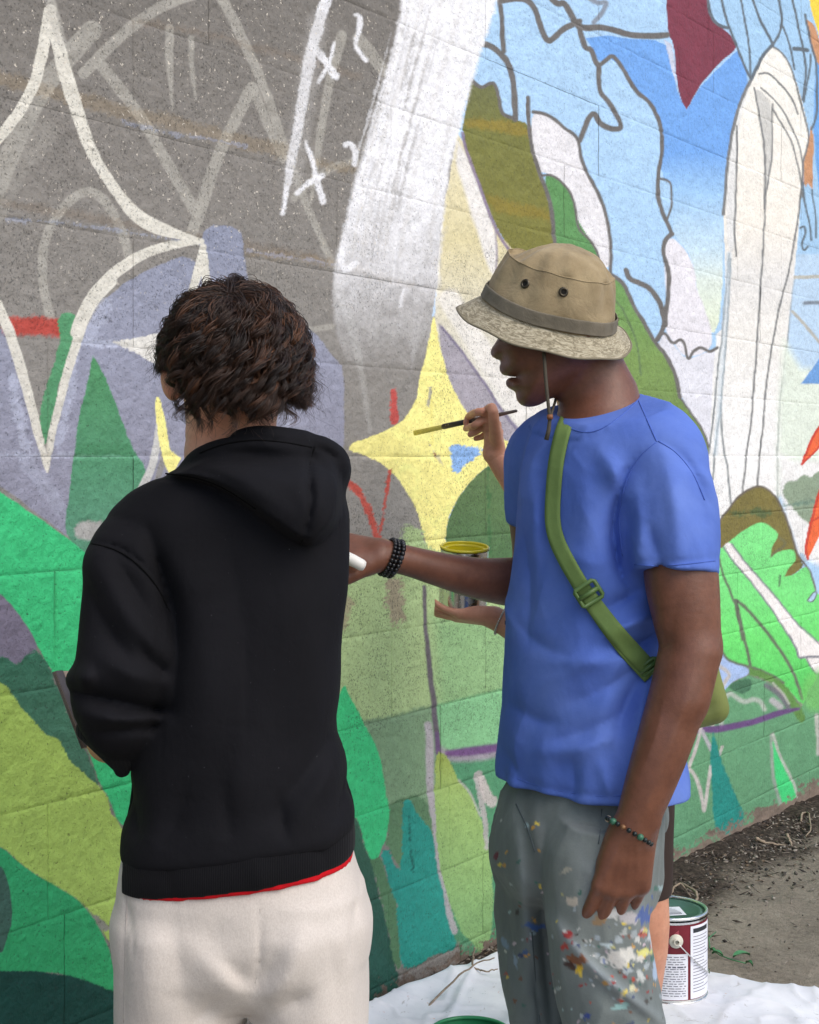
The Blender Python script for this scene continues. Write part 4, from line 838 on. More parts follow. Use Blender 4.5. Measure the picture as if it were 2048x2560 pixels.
def loft(P, rows, n=2.3, ang=0.0, cap=True):
    """rows: (z, cx, cy, a, b) ; section superellipse with half axes a (local x) and b (local y), rotated by ang"""
    rows = sorted(rows); zs = [r[0] for r in rows]
    def I(j):
        v = [r[j] for r in rows]
        return np.interp(P[:, 2], zs, v) if len(zs) < 4 else pchip(P[:, 2], zs, v)
    cx, cy, a, b = I(1), I(2), I(3), I(4)
    x, y = P[:, 0]-cx, P[:, 1]-cy
    if ang: c, s = math.cos(ang), math.sin(ang); x, y = c*x+s*y, -s*x+c*y
    k = (np.abs(x/a)**n+np.abs(y/b)**n+1e-12)**(1/n)
    d = (k-1)*np.minimum(a, b)*(.55+.45*np.minimum(a, b)/np.maximum(a, b))
    if not cap: return d
    return np.maximum(d, np.maximum(zs[0]-P[:, 2], P[:, 2]-zs[-1]))
def pchip(x, xs, ys):
    xs = np.asarray(xs, float); ys = np.asarray(ys, float); h = np.diff(xs); dl = np.diff(ys)/h
    m = np.zeros(len(xs)); m[0], m[-1] = dl[0], dl[-1]
    for i in range(1, len(xs)-1):
        m[i] = 0 if dl[i-1]*dl[i] <= 0 else 2*dl[i-1]*dl[i]/(dl[i-1]+dl[i])
    xc = np.clip(x, xs[0], xs[-1]); i = np.clip(np.searchsorted(xs, xc)-1, 0, len(h)-1)
    t = (xc-xs[i])/h[i]; t2, t3 = t*t, t*t*t
    return (2*t3-3*t2+1)*ys[i]+(t3-2*t2+t)*h[i]*m[i]+(-2*t3+3*t2)*ys[i+1]+(t3-t2)*h[i]*m[i+1]
def to_px(P): return 1024+F_PX*P[:, 0]/P[:, 1], YH-F_PX*(P[:, 2]-HC)/P[:, 1]
def fold(P, pts, w, amp, side=None):
    """ridge (amp>0) or crease (amp<0) following a traced line; w, amp in metres. side = (point, normal): only on that side"""
    x, y = to_px(P); Q = np.column_stack([x, y]); L = np.array(pts, float)
    m = (Q[:, 0] > L[:, 0].min()-90) & (Q[:, 0] < L[:, 0].max()+90) & (Q[:, 1] > L[:, 1].min()-90) & (Q[:, 1] < L[:, 1].max()+90)
    out = np.zeros(len(P))
    if side is not None: m &= ((P-np.asarray(side[0], float))@np.asarray(side[1], float)) > 0
    I = np.nonzero(m)[0]
    if len(I) == 0: return out
    L = chaikin(L, 2, False, 20); q = Q[I]
    # fade at the ends
    n = len(L); best = np.full(len(I), 1e9); par = np.zeros(len(I))
    for i in range(n-1):
        a, b = L[i], L[i+1]; ab = b-a; h = np.clip(((q-a)@ab)/(ab@ab+1e-9), 0, 1)
        d = np.hypot(q[:, 0]-a[0]-h*ab[0], q[:, 1]-a[1]-h*ab[1]); s = d < best
        best[s] = d[s]; par[s] = ((i+h)/(n-1))[s]
    d = best*P[I, 1]/F_PX
    out[I] = amp*np.exp(-(d/w)**(1.25 if amp < 0 else 1.7))*np.sqrt(np.clip(np.sin(np.pi*np.clip(par*.94+.03, 0, 1)), 0, 1))
    return out
def boxed(P, pts, margin, fn):
    """evaluate fn only inside the padded bounding box of pts; outside, a safe positive distance"""
    A = np.array([tuple(p) for p in pts]); lo = A.min(0)-margin; hi = A.max(0)+margin
    o = np.maximum(np.maximum(lo-P, P-hi), 0); dd = np.linalg.norm(o, axis=1); out = dd+margin*.4; m = dd <= 0
    if m.any(): out[m] = fn(P[m])
    return out
def ridge(P, M, scale, seed, p=3.0):
    """sharp-crested wrinkle noise in stretched coordinates"""
    q = P*np.asarray(M, float) if np.ndim(M) == 1 else P@np.asarray(M, float)
    w = q+.02*np.column_stack([vnoise(q, scale*.7, seed+1), vnoise(q, scale*.7, seed+2), vnoise(q, scale*.7, seed+3)])
    return (1-np.abs(vnoise(w, scale, seed)))**p
def folded(P, d, folds, ycut, gain=1.0, extra=None):
    """subtract all folds, evaluated only near the surface on the camera side"""
    m = np.abs(d) < .035
    if m.any():
        Q = P[m]; s_ = np.zeros(len(Q)); nr = Q[:, 1] < ycut
        for pts, w, amp in folds: s_ += np.where(nr, fold(Q, pts, w, amp), 0)*gain
        if extra is not None: s_ += extra(Q)
        d = d.copy(); d[m] -= s_
    return d
def surface(name, f, lo, hi, vox, smooth_it=1):
    """mesh the zero set of f in the box by surface nets, evaluating only near the surface"""
    lo = np.asarray(lo, float); hi = np.asarray(hi, float); B = 8
    nb = np.ceil((hi-lo)/(vox*B)).astype(int); N = nb*B+1
    ci = np.stack(np.meshgrid(*[np.arange(k) for k in nb], indexing='ij'), -1).reshape(-1, 3)
    cen = lo+(ci+.5)*B*vox; dc = f(cen); keep = np.abs(dc) < B*vox*1.75
    G = np.full(tuple(N), 1.0, np.float32)
    for c_, d_ in zip(ci[~keep], dc[~keep]):
        if d_ < 0: G[c_[0]*B:c_[0]*B+B+1, c_[1]*B:c_[1]*B+B+1, c_[2]*B:c_[2]*B+B+1] = -1.0
    K = ci[keep]; o = np.stack(np.meshgrid(*[np.arange(B+1)]*3, indexing='ij'), -1).reshape(-1, 3)
    CH_ = 400
    for s in range(0, len(K), CH_):
        idx = (K[s:s+CH_, None, :]*B+o[None]).reshape(-1, 3)
        v = f(lo+idx*vox); G[idx[:, 0], idx[:, 1], idx[:, 2]] = v
    G[0], G[-1] = 1, 1; G[:, 0], G[:, -1] = 1, 1; G[:, :, 0], G[:, :, -1] = 1, 1
    S = G < 0
    cells = np.zeros(tuple(N-1), np.int8)
    for dx in (0, 1):
        for dy in (0, 1):
            for dz in (0, 1): cells += S[dx:N[0]-1+dx, dy:N[1]-1+dy, dz:N[2]-1+dz]
    act = (cells > 0) & (cells < 8); ai = np.argwhere(act); vid = np.full(tuple(N-1), -1, np.int64); vid[act] = np.arange(len(ai))
    acc = np.zeros((len(ai), 3)); cnt = np.zeros(len(ai))
    cor = [(0, 0, 0), (1, 0, 0), (0, 1, 0), (1, 1, 0), (0, 0, 1), (1, 0, 1), (0, 1, 1), (1, 1, 1)]
    gv = [G[ai[:, 0]+c[0], ai[:, 1]+c[1], ai[:, 2]+c[2]] for c in cor]
    for i, j in ((0, 1), (2, 3), (4, 5), (6, 7), (0, 2), (1, 3), (4, 6), (5, 7), (0, 4), (1, 5), (2, 6), (3, 7)):
        a, b = gv[i], gv[j]; m = (a < 0) != (b < 0); t = np.where(m, a/(a-b+1e-12), 0)
        p = np.array(cor[i])[None]+t[:, None]*(np.array(cor[j])-np.array(cor[i]))[None]
        acc += np.where(m[:, None], p, 0); cnt += m
    V = lo+(ai+acc/np.maximum(cnt, 1)[:, None])*vox
    Q = []
    for ax in range(3):
        o1 = [0, 0, 0]; o1[ax] = 1
        A = S[:N[0]-o1[0], :N[1]-o1[1], :N[2]-o1[2]]; Bq = S[o1[0]:, o1[1]:, o1[2]:]
        e = np.argwhere(A != Bq); b_, c_ = (ax+1) % 3, (ax+2) % 3
        ok = (e[:, b_] > 0) & (e[:, c_] > 0) & (e[:, b_] < N[b_]-1) & (e[:, c_] < N[c_]-1); e = e[ok]
        def g(db, dc):
            i = e.copy(); i[:, b_] -= db; i[:, c_] -= dc; return vid[i[:, 0], i[:, 1], i[:, 2]]
        q = np.stack([g(1, 1), g(0, 1), g(0, 0), g(1, 0)], -1)
        fl = A[e[:, 0], e[:, 1], e[:, 2]]
        Q.append(np.where(fl[:, None], q, q[:, ::-1]))
    Q = np.concatenate(Q); Q = Q[(Q >= 0).all(1)]
    # light Laplacian smoothing
    for _ in range(smooth_it):
        s = np.zeros_like(V); n_ = np.zeros(len(V))
        for i in range(4):
            j = (i+1) % 4
            np.add.at(s, Q[:, i], V[Q[:, j]]); np.add.at(n_, Q[:, i], 1); np.add.at(s, Q[:, j], V[Q[:, i]]); np.add.at(n_, Q[:, j], 1)
        V = V*.5+.5*s/np.maximum(n_, 1)[:, None]
    return mesh_np(name, V, Q, True)
def mverts(me):
    a = np.zeros(len(me.vertices)*3, np.float32); me.vertices.foreach_get('co', a); return a.reshape(-1, 3).astype(float)
def set_attr(me, name, typ, data):
    a = me.attributes.new(name, typ, 'POINT')
    a.data.foreach_set('color' if 'COLOR' in typ else 'value', np.ascontiguousarray(data, np.float32).ravel())
def pxs(pts, y):
    """photo points with a depth each (or common) -> world arrays"""
    return [np.array(tuple(at(p[0], p[1], p[2] if len(p) > 2 else y))) for p in pts]
def zz(py, y): return HC-(py-YH)/F_PX*y
def xx(px, y): return (px-1024)/F_PX*y

# cloth and skin materials
def cloth_mat(name, rgb, var=.1, rough=.85, weave=900., wamp=.25, sheen=.25, mott=12., extra=None, crease=.05, cdir=(1, 1, .45), cscale=22.):
    t = NT(name); g = t.pos()
    n = t.noise(mott, 5, .6, g)
    c = t.mix(t.rng(n, .3, .7), tuple(lin(rgb)*(1-var))+(1,), tuple(np.minimum(lin(rgb)*(1+var), .95))+(1,))
    f = t.noise(weave, 2, .6, g)
    c = t.mix(t.rng(f, .35, .65, 0, .22), c, tuple(lin(rgb)*.7)+(1,))
    if extra: c = extra(t, g, c)
    t.bs('Base Color', c); t.bs('Roughness', rough); t.bs('Specular IOR Level', .15)
    t.bs('Sheen Weight', sheen); t.bs('Sheen Roughness', .5); t.bs('Sheen Tint', tuple(np.minimum(lin(rgb)*2+.1, 1))+(1,))
    cv = t.n('VectorMath', _operation='MULTIPLY', i0=g, i1=cdir).outputs[0]
    rn = t.math('ABSOLUTE', t.math('SUBTRACT', t.noise(cscale, 3, .5, cv, .9), .5)); rn = t.math('POWER', t.math('SUBTRACT', 1.0, t.math('MULTIPLY', rn, 3.0), True), 3.0)
    t.bs('Normal', t.bump(f, wamp, .0006, t.bump(t.noise(70, 3, .55, g), .2, .003, t.bump(rn, crease, .006))))
    return t.m
def skin_mat(name, rgb, rgb2, rough=.5, sss=.08, scale=26.):
    t = NT(name); g = t.pos()
    n = t.noise(scale, 5, .6, g)
    c = t.mix(t.rng(n, .3, .7), L4(rgb), L4(rgb2)); c = t.mix(t.rng(t.noise(140, 4, .7, g), .45, .75, 0, .3), c, tuple(lin(rgb)*.62)+(1,))
    t.bs('Base Color', c); t.bs('Roughness', t.rng(t.noise(180, 3, .5, g), .3, .7, rough-.06, rough+.08)); t.bs('Specular IOR Level', .45)
    t.bs('Subsurface Weight', sss); t.bs('Subsurface Radius', (.6, .25, .15)); t.bs('Subsurface Scale', .008)
    v = t.n('TexVoronoi', _feature='DISTANCE_TO_EDGE', Scale=420.0, Vector=g).outputs[0]
    t.bs('Normal', t.bump(t.rng(v, 0, .12), .22, .0007, t.bump(t.noise(110, 4, .6, g), .22, .002)))
    return t.m
def hand_sdf(P, wrist, fwd, back, curl=.5, size=1.0, side=1, spread=.10, thumb=None, curls=None):
    """open-grip hand: palm box, four jointed fingers of unequal length, thumb from the side of the palm.
    fwd: wrist->knuckles, back: back-of-hand normal, side=+1 puts the thumb towards fwd x back"""
    f = np.asarray(fwd, float); f /= np.linalg.norm(f); b = np.asarray(back, float); b = b-f*(b@f); b /= np.linalg.norm(b); s = np.cross(f, b)*side
    w = np.asarray(wrist, float); Z = size
    def L(x, y, z): return w+f*x*Z+s*y*Z+b*z*Z               # x along hand, y towards thumb, z towards back
    d = None
    bases = [(.088, .030), (.092, .010), (.087, -.011), (.078, -.030)]
    for (x, y) in bases:                                       # palm: metacarpals
        e = rcone(P, L(.006, y*.55, 0), L(x, y, .004), .0165*Z, .0125*Z); d = e if d is None else smin(d, e, .013*Z)
    d = smin(d, rcone(P, L(.02, .018, -.008), L(.06, .026, -.008), .016*Z, .012*Z), .012*Z)
    d = smin(d, rcone(P, L(.02, -.018, -.008), L(.06, -.022, -.008), .014*Z, .011*Z), .012*Z)
    lens = [(.042, .026, .020), (.046, .030, .021), (.042, .028, .020), (.033, .021, .018)]
    rads = [(.0104, .0094, .0090, .0082), (.0108, .0096, .0092, .0082), (.0104, .0092, .0088, .0080), (.0092, .0082, .0080, .0073)]
    for i, ((x, y), ln, rd) in enumerate(zip(bases, lens, rads)):
        c = (curls[i] if curls else curl); a = 0.0; sp = (1.5-i)*spread
        p = L(x, y, .004); pts = [p]
        for j, l in enumerate(ln):
            a += c*(.75, 1.0, .7)[j]
            dirv = f*math.cos(a)-b*math.sin(a); dirv = dirv+s*sp*math.cos(a); dirv /= np.linalg.norm(dirv)
            p = p+dirv*l*Z; pts.append(p)
        d = smin(d, chain(P, pts, [r*Z for r in rd], .004*Z), .0045*Z)
    tp = thumb or [(.022, .026, -.006), (.052, .048, -.016), (.078, .054, -.026), (.100, .050, -.034)]
    d = smin(d, chain(P, [L(*q) for q in tp], [.015*Z, .0125*Z, .0105*Z, .008*Z], .006*Z), .010*Z)
    return d
# ------------------------------------------------------------------ young person in the black hoodie
YB = 2.05
def rows_px(rows, y, yc=None):
    out = []
    for r in rows:
        py, xl, xr, b = r[:4]; c = y if len(r) < 5 else r[4]
        out.append((zz(py, y), xx((xl+xr)/2, y), c, (xr-xl)/2/F_PX*y, b))
    return out
bx, by_ = float(xx(600, YB)), YB
boy = empty('person', (bx, by_, float(ground_z(bx, by_))))
tag(boy, 'person with dark curly hair in a black hoodie and pale sweatpants, back turned', 'person')

# --- hoodie
T_ROWS = rows_px([(1130, 560, 740, .045, 2.06), (1165, 478, 828, .070, 2.055), (1195, 396, 852, .088, 2.05), (1240, 318, 862, .100, 2.05), (1300, 272, 873, .112, 2.05), (1400, 285, 873, .122, 2.05), (1500, 340, 868, .128, 2.05), (1650, 352, 850, .130, 2.05), (1800, 345, 842, .130, 2.05), (1900, 330, 852, .132, 2.05), (1980, 316, 866, .136, 2.05), (2040, 304, 884, .142, 2.05), (2080, 302, 890, .144, 2.05), (2102, 306, 886, .138, 2.05)], YB)
A_ROWS = rows_px([(1285, 290, 400, .030, 2.02), (1310, 250, 420, .052, 2.01), (1350, 226, 432, .062, 2.00), (1420, 208, 440, .066, 1.99), (1560, 201, 441, .068, 1.985), (1640, 198, 440, .070, 1.98), (1690, 176, 436, .072, 1.98), (1730, 178, 432, .070, 1.98), (1770, 192, 426, .068, 1.98), (1820, 206, 412, .062, 1.985), (1860, 226, 385, .050, 1.99), (1900, 262, 350, .030, 2.0), (1924, 292, 322, .012, 2.0)], 1.985)
HOOD = np.array([(402, 1188), (440, 1168), (500, 1134), (560, 1108), (620, 1092), (700, 1092), (790, 1106), (842, 1136), (854, 1180), (862, 1250), (848, 1310), (806, 1356), (766, 1370), (730, 1352), (690, 1325), (640, 1290), (570, 1238), (500, 1208), (430, 1198)], float)
HOODC = chaikin(HOOD, 2)
XC = xx(600, YB)
def shear(P):
    w = sstep(zz(1780, YB), zz(2040, YB), P[:, 2]); q = P.copy(); q[:, 2] -= .13*(P[:, 0]-XC)*w; return q
BF = []   # folds of the hoodie: (points, width, amp)
BF += [([(372, 1330), (400, 1420), (425, 1520), (432, 1600)], .010, -.006), ([(240, 1400), (300, 1520), (380, 1620), (425, 1660)], .020, .006), ([(285, 1380), (340, 1480), (400, 1580)], .014, -.005),
       ([(215, 1450), (270, 1580), (350, 1680)], .014, -.005), ([(345, 1600), (370, 1650), (430, 1690)], .012, -.006), ([(250, 1640), (330, 1690), (430, 1705)], .018, .007),
       ([(185, 1728), (250, 1745), (330, 1760), (425, 1772)], .010, -.011), ([(290, 1778), (350, 1772), (430, 1782)], .007, -.008), ([(190, 1700), (240, 1690)], .016, .008), ([(200, 1780), (280, 1800), (400, 1790)], .014, .007),
       ([(240, 1828), (320, 1826), (410, 1806)], .006, -.006), ([(350, 1830), (400, 1815)], .005, -.004)]
BF += [([(400, 1400), (440, 1500), (446, 1640), (430, 1780)], .010, -.008), ([(560, 1330), (600, 1480), (610, 1700)], .030, -.003), ([(500, 1500), (520, 1700), (500, 1900)], .04, .004), ([(760, 1500), (800, 1700), (780, 1900), (700, 2050)], .03, .004),
       ([(845, 1780), (800, 1880), (730, 1980), (650, 2080)], .020, -.005), ([(850, 1860), (820, 1950), (740, 2060)], .018, .005), ([(560, 1950), (570, 2050), (575, 2100)], .016, -.004), ([(470, 1980), (440, 2060), (400, 2120)], .016, -.004), ([(700, 2000), (706, 2060), (716, 2095)], .012, -.005), ([(330, 1960), (345, 2050), (345, 2100)], .012, -.005), ([(860, 1950), (850, 2020), (835, 2060)], .010, -.005), ([(620, 1820), (600, 1960), (560, 2080)], .03, .004)]
BF += [([(402, 1188), (480, 1196), (560, 1222), (640, 1276)], .008, -.006), ([(500, 1150), (580, 1190), (660, 1240), (740, 1300)], .020, .005), ([(430, 1172), (520, 1180), (600, 1215)], .007, -.004), ([(640, 1110), (720, 1130), (780, 1150)], .02, .004),
       ([(788, 1092), (776, 1150), (772, 1190), (782, 1250), (768, 1320), (752, 1366)], .0045, -.0050), ([(795, 1180), (800, 1260), (785, 1330)], .016, .005), ([(792, 1120), (815, 1128), (848, 1150)], .006, -.005), ([(780, 1140), (840, 1190)], .010, -.004), ([(480, 1106), (560, 1090), (640, 1092), (760, 1110)], .005, -.0035), ([(236, 1352), (300, 1366), (350, 1400), (400, 1460)], .0028, -.0030), ([(226, 1362), (290, 1376), (340, 1410), (392, 1472)], .0022, -.0018)]
def f_hoodie(P):
    q = shear(P)
    d = loft(q, T_ROWS, 2.5)
    x, y = to_px(P); near = P[:, 1] < YB+.02
    m = near & (x > 360) & (x < 900) & (y > 1030) & (y < 1420)
    if m.any():
        d2 = poly_sdf(np.column_stack([x[m], y[m]]), HOODC)*YB/F_PX
        lift = .040*(1-sstep(-.013, .001, d2))+.012*(1-sstep(-.07, -.01, d2))
        d[m] -= lift
    # rolled collar of the hood round the neck
    ring = pxs([(462, 1178, 2.05), (500, 1146, 1.995), (560, 1116, 1.970), (640, 1098, 1.965), (730, 1110, 1.970), (800, 1132, 1.985), (832, 1160, 2.02), (812, 1180, 2.10), (700, 1200, 2.16), (540, 1200, 2.16), (470, 1205, 2.10), (462, 1178, 2.05)], 2)
    d = smin(d, chain(P, ring, [.012, .014, .017, .019, .021, .024, .026, .026, .03, .03, .018, .012], .02), .022)
    a = loft(P, A_ROWS, 2.3)
    d = smin(d, a, .010)
    # far arm, bent in front of the body
    rarm = [xx(770, 2.12), 2.12, zz(1310, 2.12)], [xx(765, 2.18), 2.18, zz(1620, 2.18)], [xx(720, 2.36), 2.36, zz(1690, 2.36)]
    d = smin(d, chain(P, [np.array(r) for r in rarm], [.050, .048, .040], .02), .02)
    d = folded(P, d, BF, YB+.02, 2.2, lambda Q: (.002*vnoise(Q*np.array((1, 1, .5)), 15, 51)+.0042*ridge(Q, [[1, 0, .4], [0, 1, 0], [-.5, 0, .35]], 7, 151, 4)-.002)*(1-.7*sstep(zz(1500, YB), zz(1250, YB), Q[:, 2])))
    neck = rcone(P, at(570, 1090, 2.055), at(575, 900, 2.06), .060, .056)
    return smax(d, -neck, .006)
def lint(t, g, c): return t.mix(t.math('MULTIPLY', t.math('SUBTRACT', t.noise(260, 2, .5, g), .775), 60, True), c, (.10, .10, .11, 1))
M_HOOD = cloth_mat('black_fleece', (21, 21, 25), .15, .85, 1100., .3, .10, 9., lint)
hood = link('hoodie', surface('hoodie', f_hoodie, (xx(130, 1.95), 1.80, zz(2230, 2.05)), (xx(920, 2.1), 2.45, zz(1020, 2.05)), .0042), M_HOOD, boy)
# ribbed hem band and cuff
def rib_mat(name, rgb, scale, vertical=True):
    t = NT(name); g = t.pos()
    w = t.n('TexWave', _wave_type='BANDS', _bands_direction='X', Scale=scale, Distortion=.6, Vector=g); w.inputs['Detail Scale'].default_value = 2
    c = t.mix(w.outputs[1], tuple(lin(rgb)*.9)+(1,), tuple(lin(rgb)*1.1)+(1,))
    t.bs('Base Color', c); t.bs('Roughness', .9); t.bs('Specular IOR Level', .12); t.bs('Sheen Weight', .04)
    t.bs('Normal', t.bump(w.outputs[1], .35, .0010, t.bump(t.noise(40, 3, .5, g), .2, .004)))
    return t.m
M_RIB = rib_mat('black_rib', (19, 19, 22), 105)
B_ROWS = rows_px([(2080, 304, 886, .138), (2100, 304, 886, .141), (2125, 300, 888, .143), (2150, 300, 888, .142), (2162, 304, 885, .139)], YB)
def f_band(P):
    q = P.copy(); q[:, 2] -= .13*(P[:, 0]-XC)
    d = loft(q, B_ROWS, 2.45)
    for pts, w, amp in [([(420, 2170), (430, 2250)], .012, -.003), ([(640, 2140), (650, 2230)], .014, .003), ([(800, 2080), (815, 2170)], .012, -.003)]: d = d-fold(P, pts, w, amp)
    inner = loft(q, [(r[0], r[1], r[2], r[3]-.012, r[4]-.012) for r in B_ROWS[:1]+B_ROWS[-1:]], 2.45)
    return d
link('hem_band', surface('hem_band', f_band, (xx(270, 1.9), 1.86, zz(2225, 2.05)), (xx(915, 2.1), 2.24, zz(2010, 2.05)), .004), M_RIB, hood)
def f_cuff(P):
    d = rcone(P, at(262, 1842, 1.99), at(312, 1924, 2.0), .052, .012)
    d2 = etube(P, pxs([(300, 1825, 1.99), (306, 1922, 2.0)], 2), [.060, .012], [.050, .014], (1, 0, 0))
    return d2
M_RIB2 = rib_mat('black_rib_cuff', (22, 22, 24), 60)
link('cuff', surface('cuff', f_cuff, (xx(190, 2), 1.9, zz(1950, 2)), (xx(430, 2), 2.1, zz(1800, 2)), .0035), M_RIB2, hood)
# --- red shirt edge under the hem
R_ROWS = rows_px([(2080, 306, 880, .132), (2140, 304, 884, .138), (2171, 308, 884, .138)], YB)
def f_red(P):
    q = P.copy(); q[:, 2] -= .112*(P[:, 0]-XC)
    return loft(q, R_ROWS, 2.45)
M_RED = cloth_mat('red_jersey', (206, 22, 34), .08, .8, 900., .15, .1)
link('t_shirt', surface('t_shirt', f_red, (xx(270, 1.9), 1.86, zz(2235, 2.05)), (xx(915, 2.1), 2.24, zz(2040, 2.05)), .005), M_RED, boy)
# --- sweatpants
fz = float(ground_z(bx, by_))
PF = [([(308, 2230), (330, 2300), (336, 2400)], .0022, -.0030), ([(905, 2200), (880, 2300), (876, 2400)], .0022, -.0030), ([(650, 2262), (652, 2340), (648, 2420), (634, 2468)], .0035, -.004), ([(560, 2400), (600, 2440), (628, 2470)], .016, -.009), ([(500, 2400), (560, 2450), (610, 2500)], .022, .008), ([(700, 2380), (660, 2440), (636, 2475)], .014, -.006), ([(430, 2290), (450, 2400), (470, 2560)], .020, -.004), ([(320, 2250), (312, 2400), (310, 2560)], .006, -.003), ([(890, 2280), (900, 2400), (905, 2560)], .008, -.003),
      ([(760, 2300), (740, 2400), (700, 2480)], .024, .006), ([(380, 2300), (370, 2450), (380, 2560)], .03, .005), ([(820, 2330), (840, 2450), (850, 2560)], .02, -.004), ([(660, 2500), (690, 2480), (730, 2440)], .012, .004), ([(540, 2500), (500, 2540), (470, 2580)], .016, -.006), ([(700, 2530), (740, 2500), (780, 2490)], .014, -.005), ([(560, 2290), (540, 2340), (500, 2380)], .02, -.003)]
def f_pants(P):
    pel = loft(P, rows_px([(2060, 330, 860, .115), (2150, 306, 886, .128), (2230, 298, 912, .136), (2300, 294, 920, .138), (2370, 320, 900, .132), (2430, 430, 810, .112), (2470, 520, 730, .085), (2492, 570, 690, .05)], YB), 2.5)
    ll = loft(P, [(fz+.06, xx(470, YB), YB, .062, .085), (.35, xx(465, YB), YB, .080, .095)]+rows_px([(2700, 318, 600, .105), (2560, 297, 612, .116), (2460, 296, 620, .124), (2380, 296, 622, .130), (2290, 300, 632, .130), (2230, 330, 600, .10)], YB), 2.3)
    rl = loft(P, [(fz+.06, xx(800, YB), YB+.02, .062, .085), (.35, xx(795, YB), YB+.01, .080, .095)]+rows_px([(2700, 650, 912, .105), (2560, 638, 922, .116), (2460, 634, 922, .124), (2380, 632, 920, .130), (2290, 622, 914, .130), (2230, 660, 880, .10)], YB), 2.3)
    d = smin(pel, smin(ll, rl, .006), .024)
    return folded(P, d, PF, YB+.02, 1.15, lambda Q: .0010*vnoise(Q, 13, 53)+.0012*ridge(Q, [[1, 0, .5], [0, 1, 0], [-.6, 0, .4]], 6, 191, 3))
def heather(t, g, c):
    n = t.noise(620, 2, .6, t.n('VectorMath', _operation='MULTIPLY', i0=g, i1=(1, 1, .45)).outputs[0])
    return t.mix(t.rng(n, .42, .62, 0, .30), c, L4((178, 166, 156)))
M_PANTS = cloth_mat('oatmeal_fleece', (214, 206, 197), .04, .9, 700., .2, .25, 14., heather)
link('trousers', surface('trousers', f_pants, (xx(250, 2), 1.86, fz+.03), (xx(960, 2.1), 2.25, zz(2050, 2.05)), .005), M_PANTS, boy)
M_SHOE = simple_mat('trainer_white', (214, 212, 208), .6, var=.08)
for cx_ in (470, 800):
    def f_sh(P, cx_=cx_):
        X = xx(cx_, YB); d = smin(ell(P, (X, YB+.07, fz+.035), (.048, .13, .045)), ell(P, (X, YB-.0, fz+.06), (.042, .06, .06)), .03)
        return np.maximum(d, fz-P[:, 2])
    link('shoe', surface('shoe', f_sh, (xx(cx_, YB)-.08, YB-.12, fz-.01), (xx(cx_, YB)+.08, YB+.26, fz+.16), .006), M_SHOE, boy)
# --- body: head, neck, ears, forearm and hands, one skin
HD = np.array(tuple(at(585, 884, 2.03)))
def f_boy(P):
    d = ell(P, HD, (.080, .096, .086))
    d = smin(d, ell(P, HD+V3(0, .035, -.055), (.062, .066, .075)), .03)                    # jaw and face
    d = smin(d, rcone(P, HD+V3(0, .105, -.03), HD+V3(0, .118, -.05), .010, .014), .012)     # nose
    d = smin(d, rcone(P, HD+V3(-.02, .09, -.088), HD+V3(.02, .09, -.088), .011, .011), .012)  # lips
    d = smin(d, ell(P, HD+V3(0, .082, -.118), (.026, .022, .018)), .02)                    # chin
    for s in (-1, 1): d = smax(d, -ell(P, HD+V3(s*.032, .098, -.012), (.018, .014, .011)), .012)
    for s in (-1, 1): d = smin(d, ell(P, HD+V3(s*.032, .084, -.012), (.013, .013, .012)), .003)
    d = smin(d, chain(P, [at(578, 940, 2.05), at(566, 1040, 2.055), at(590, 1180, 2.06)], [.054, .057, .075], .03), .025)
    d = smin(d, ell(P, at(590, 1280, 2.06), (.09, .055, .06)), .04)
    for sx in (432, 738):
        e = np.array(tuple(at(sx, 942, 2.02))); sg = -1 if sx < 500 else 1
        M_ = np.array(Matrix.Rotation(sg*.5, 3, 'Z'))
        ear = ell(P, e, (.014, .021, .034), M_); ear = smax(ear, -ell(P, e+V3(-sg*.003, .014, .004), (.010, .014, .020), M_), .004)
        ear = smin(ear, ell(P, e+V3(-sg*.003, .0, -.022), (.008, .010, .010)), .006)
        ear = smax(ear, -ell(P, e+V3(-sg*.0135, -.012, .002), (.006, .010, .022), M_), .005)
        d = smin(d, ear, .006)
    # upper arms inside the sleeves
    d = smin(d, boxed(P, [at(300, 1280, 2.0), at(860, 1820, 2.3)], .1, lambda Q: np.minimum(chain(Q, pxs([(590, 1285, 2.06), (360, 1330, 2.04), (318, 1420, 2.0), (318, 1620, 1.99), (322, 1800, 2.02)], 2), [.05, .042, .040, .036, .036]), chain(Q, pxs([(590, 1285, 2.06), (740, 1320, 2.11), (768, 1400, 2.13), (765, 1600, 2.18), (720, 1690, 2.36)], 2), [.05, .040, .036, .034, .034]))), .03)
    # left forearm and hand reaching forward to hold the board, right likewise
    d = smin(d, smin(chain(P, pxs([(322, 1800, 2.02), (272, 1852, 2.10), (290, 1815, 2.24)], 2), [.038, .032, .026], .01), local(P, at(285, 1815, 2.27), .2, lambda Q: hand_sdf(Q, np.array(tuple(at(285, 1815, 2.24))), V3(.05, .95, .25), V3(.9, .1, .35), curl=1.0, size=.9)), .012), .008)
    rw = np.array((xx(640, 2.42), 2.42, zz(1700, 2.42)))
    d = smin(d, smin(chain(P, [np.array((xx(720, 2.36), 2.36, zz(1690, 2.36))), rw], [.036, .026], .01), local(P, rw, .2, lambda Q: hand_sdf(Q, rw, V3(-.8, .5, .1), V3(0, -.2, 1), curl=.6, size=.9)), .012), .008)
    return d
M_SKIN1 = skin_mat('skin_light', (214, 150, 120), (226, 170, 142), .5, .12)
link('body', surface('body', f_boy, (xx(120, 2.2), 1.86, zz(1960, 2.1)), (xx(900, 2.2), 2.62, zz(700, 2.0)), .0036), M_SKIN1, boy)
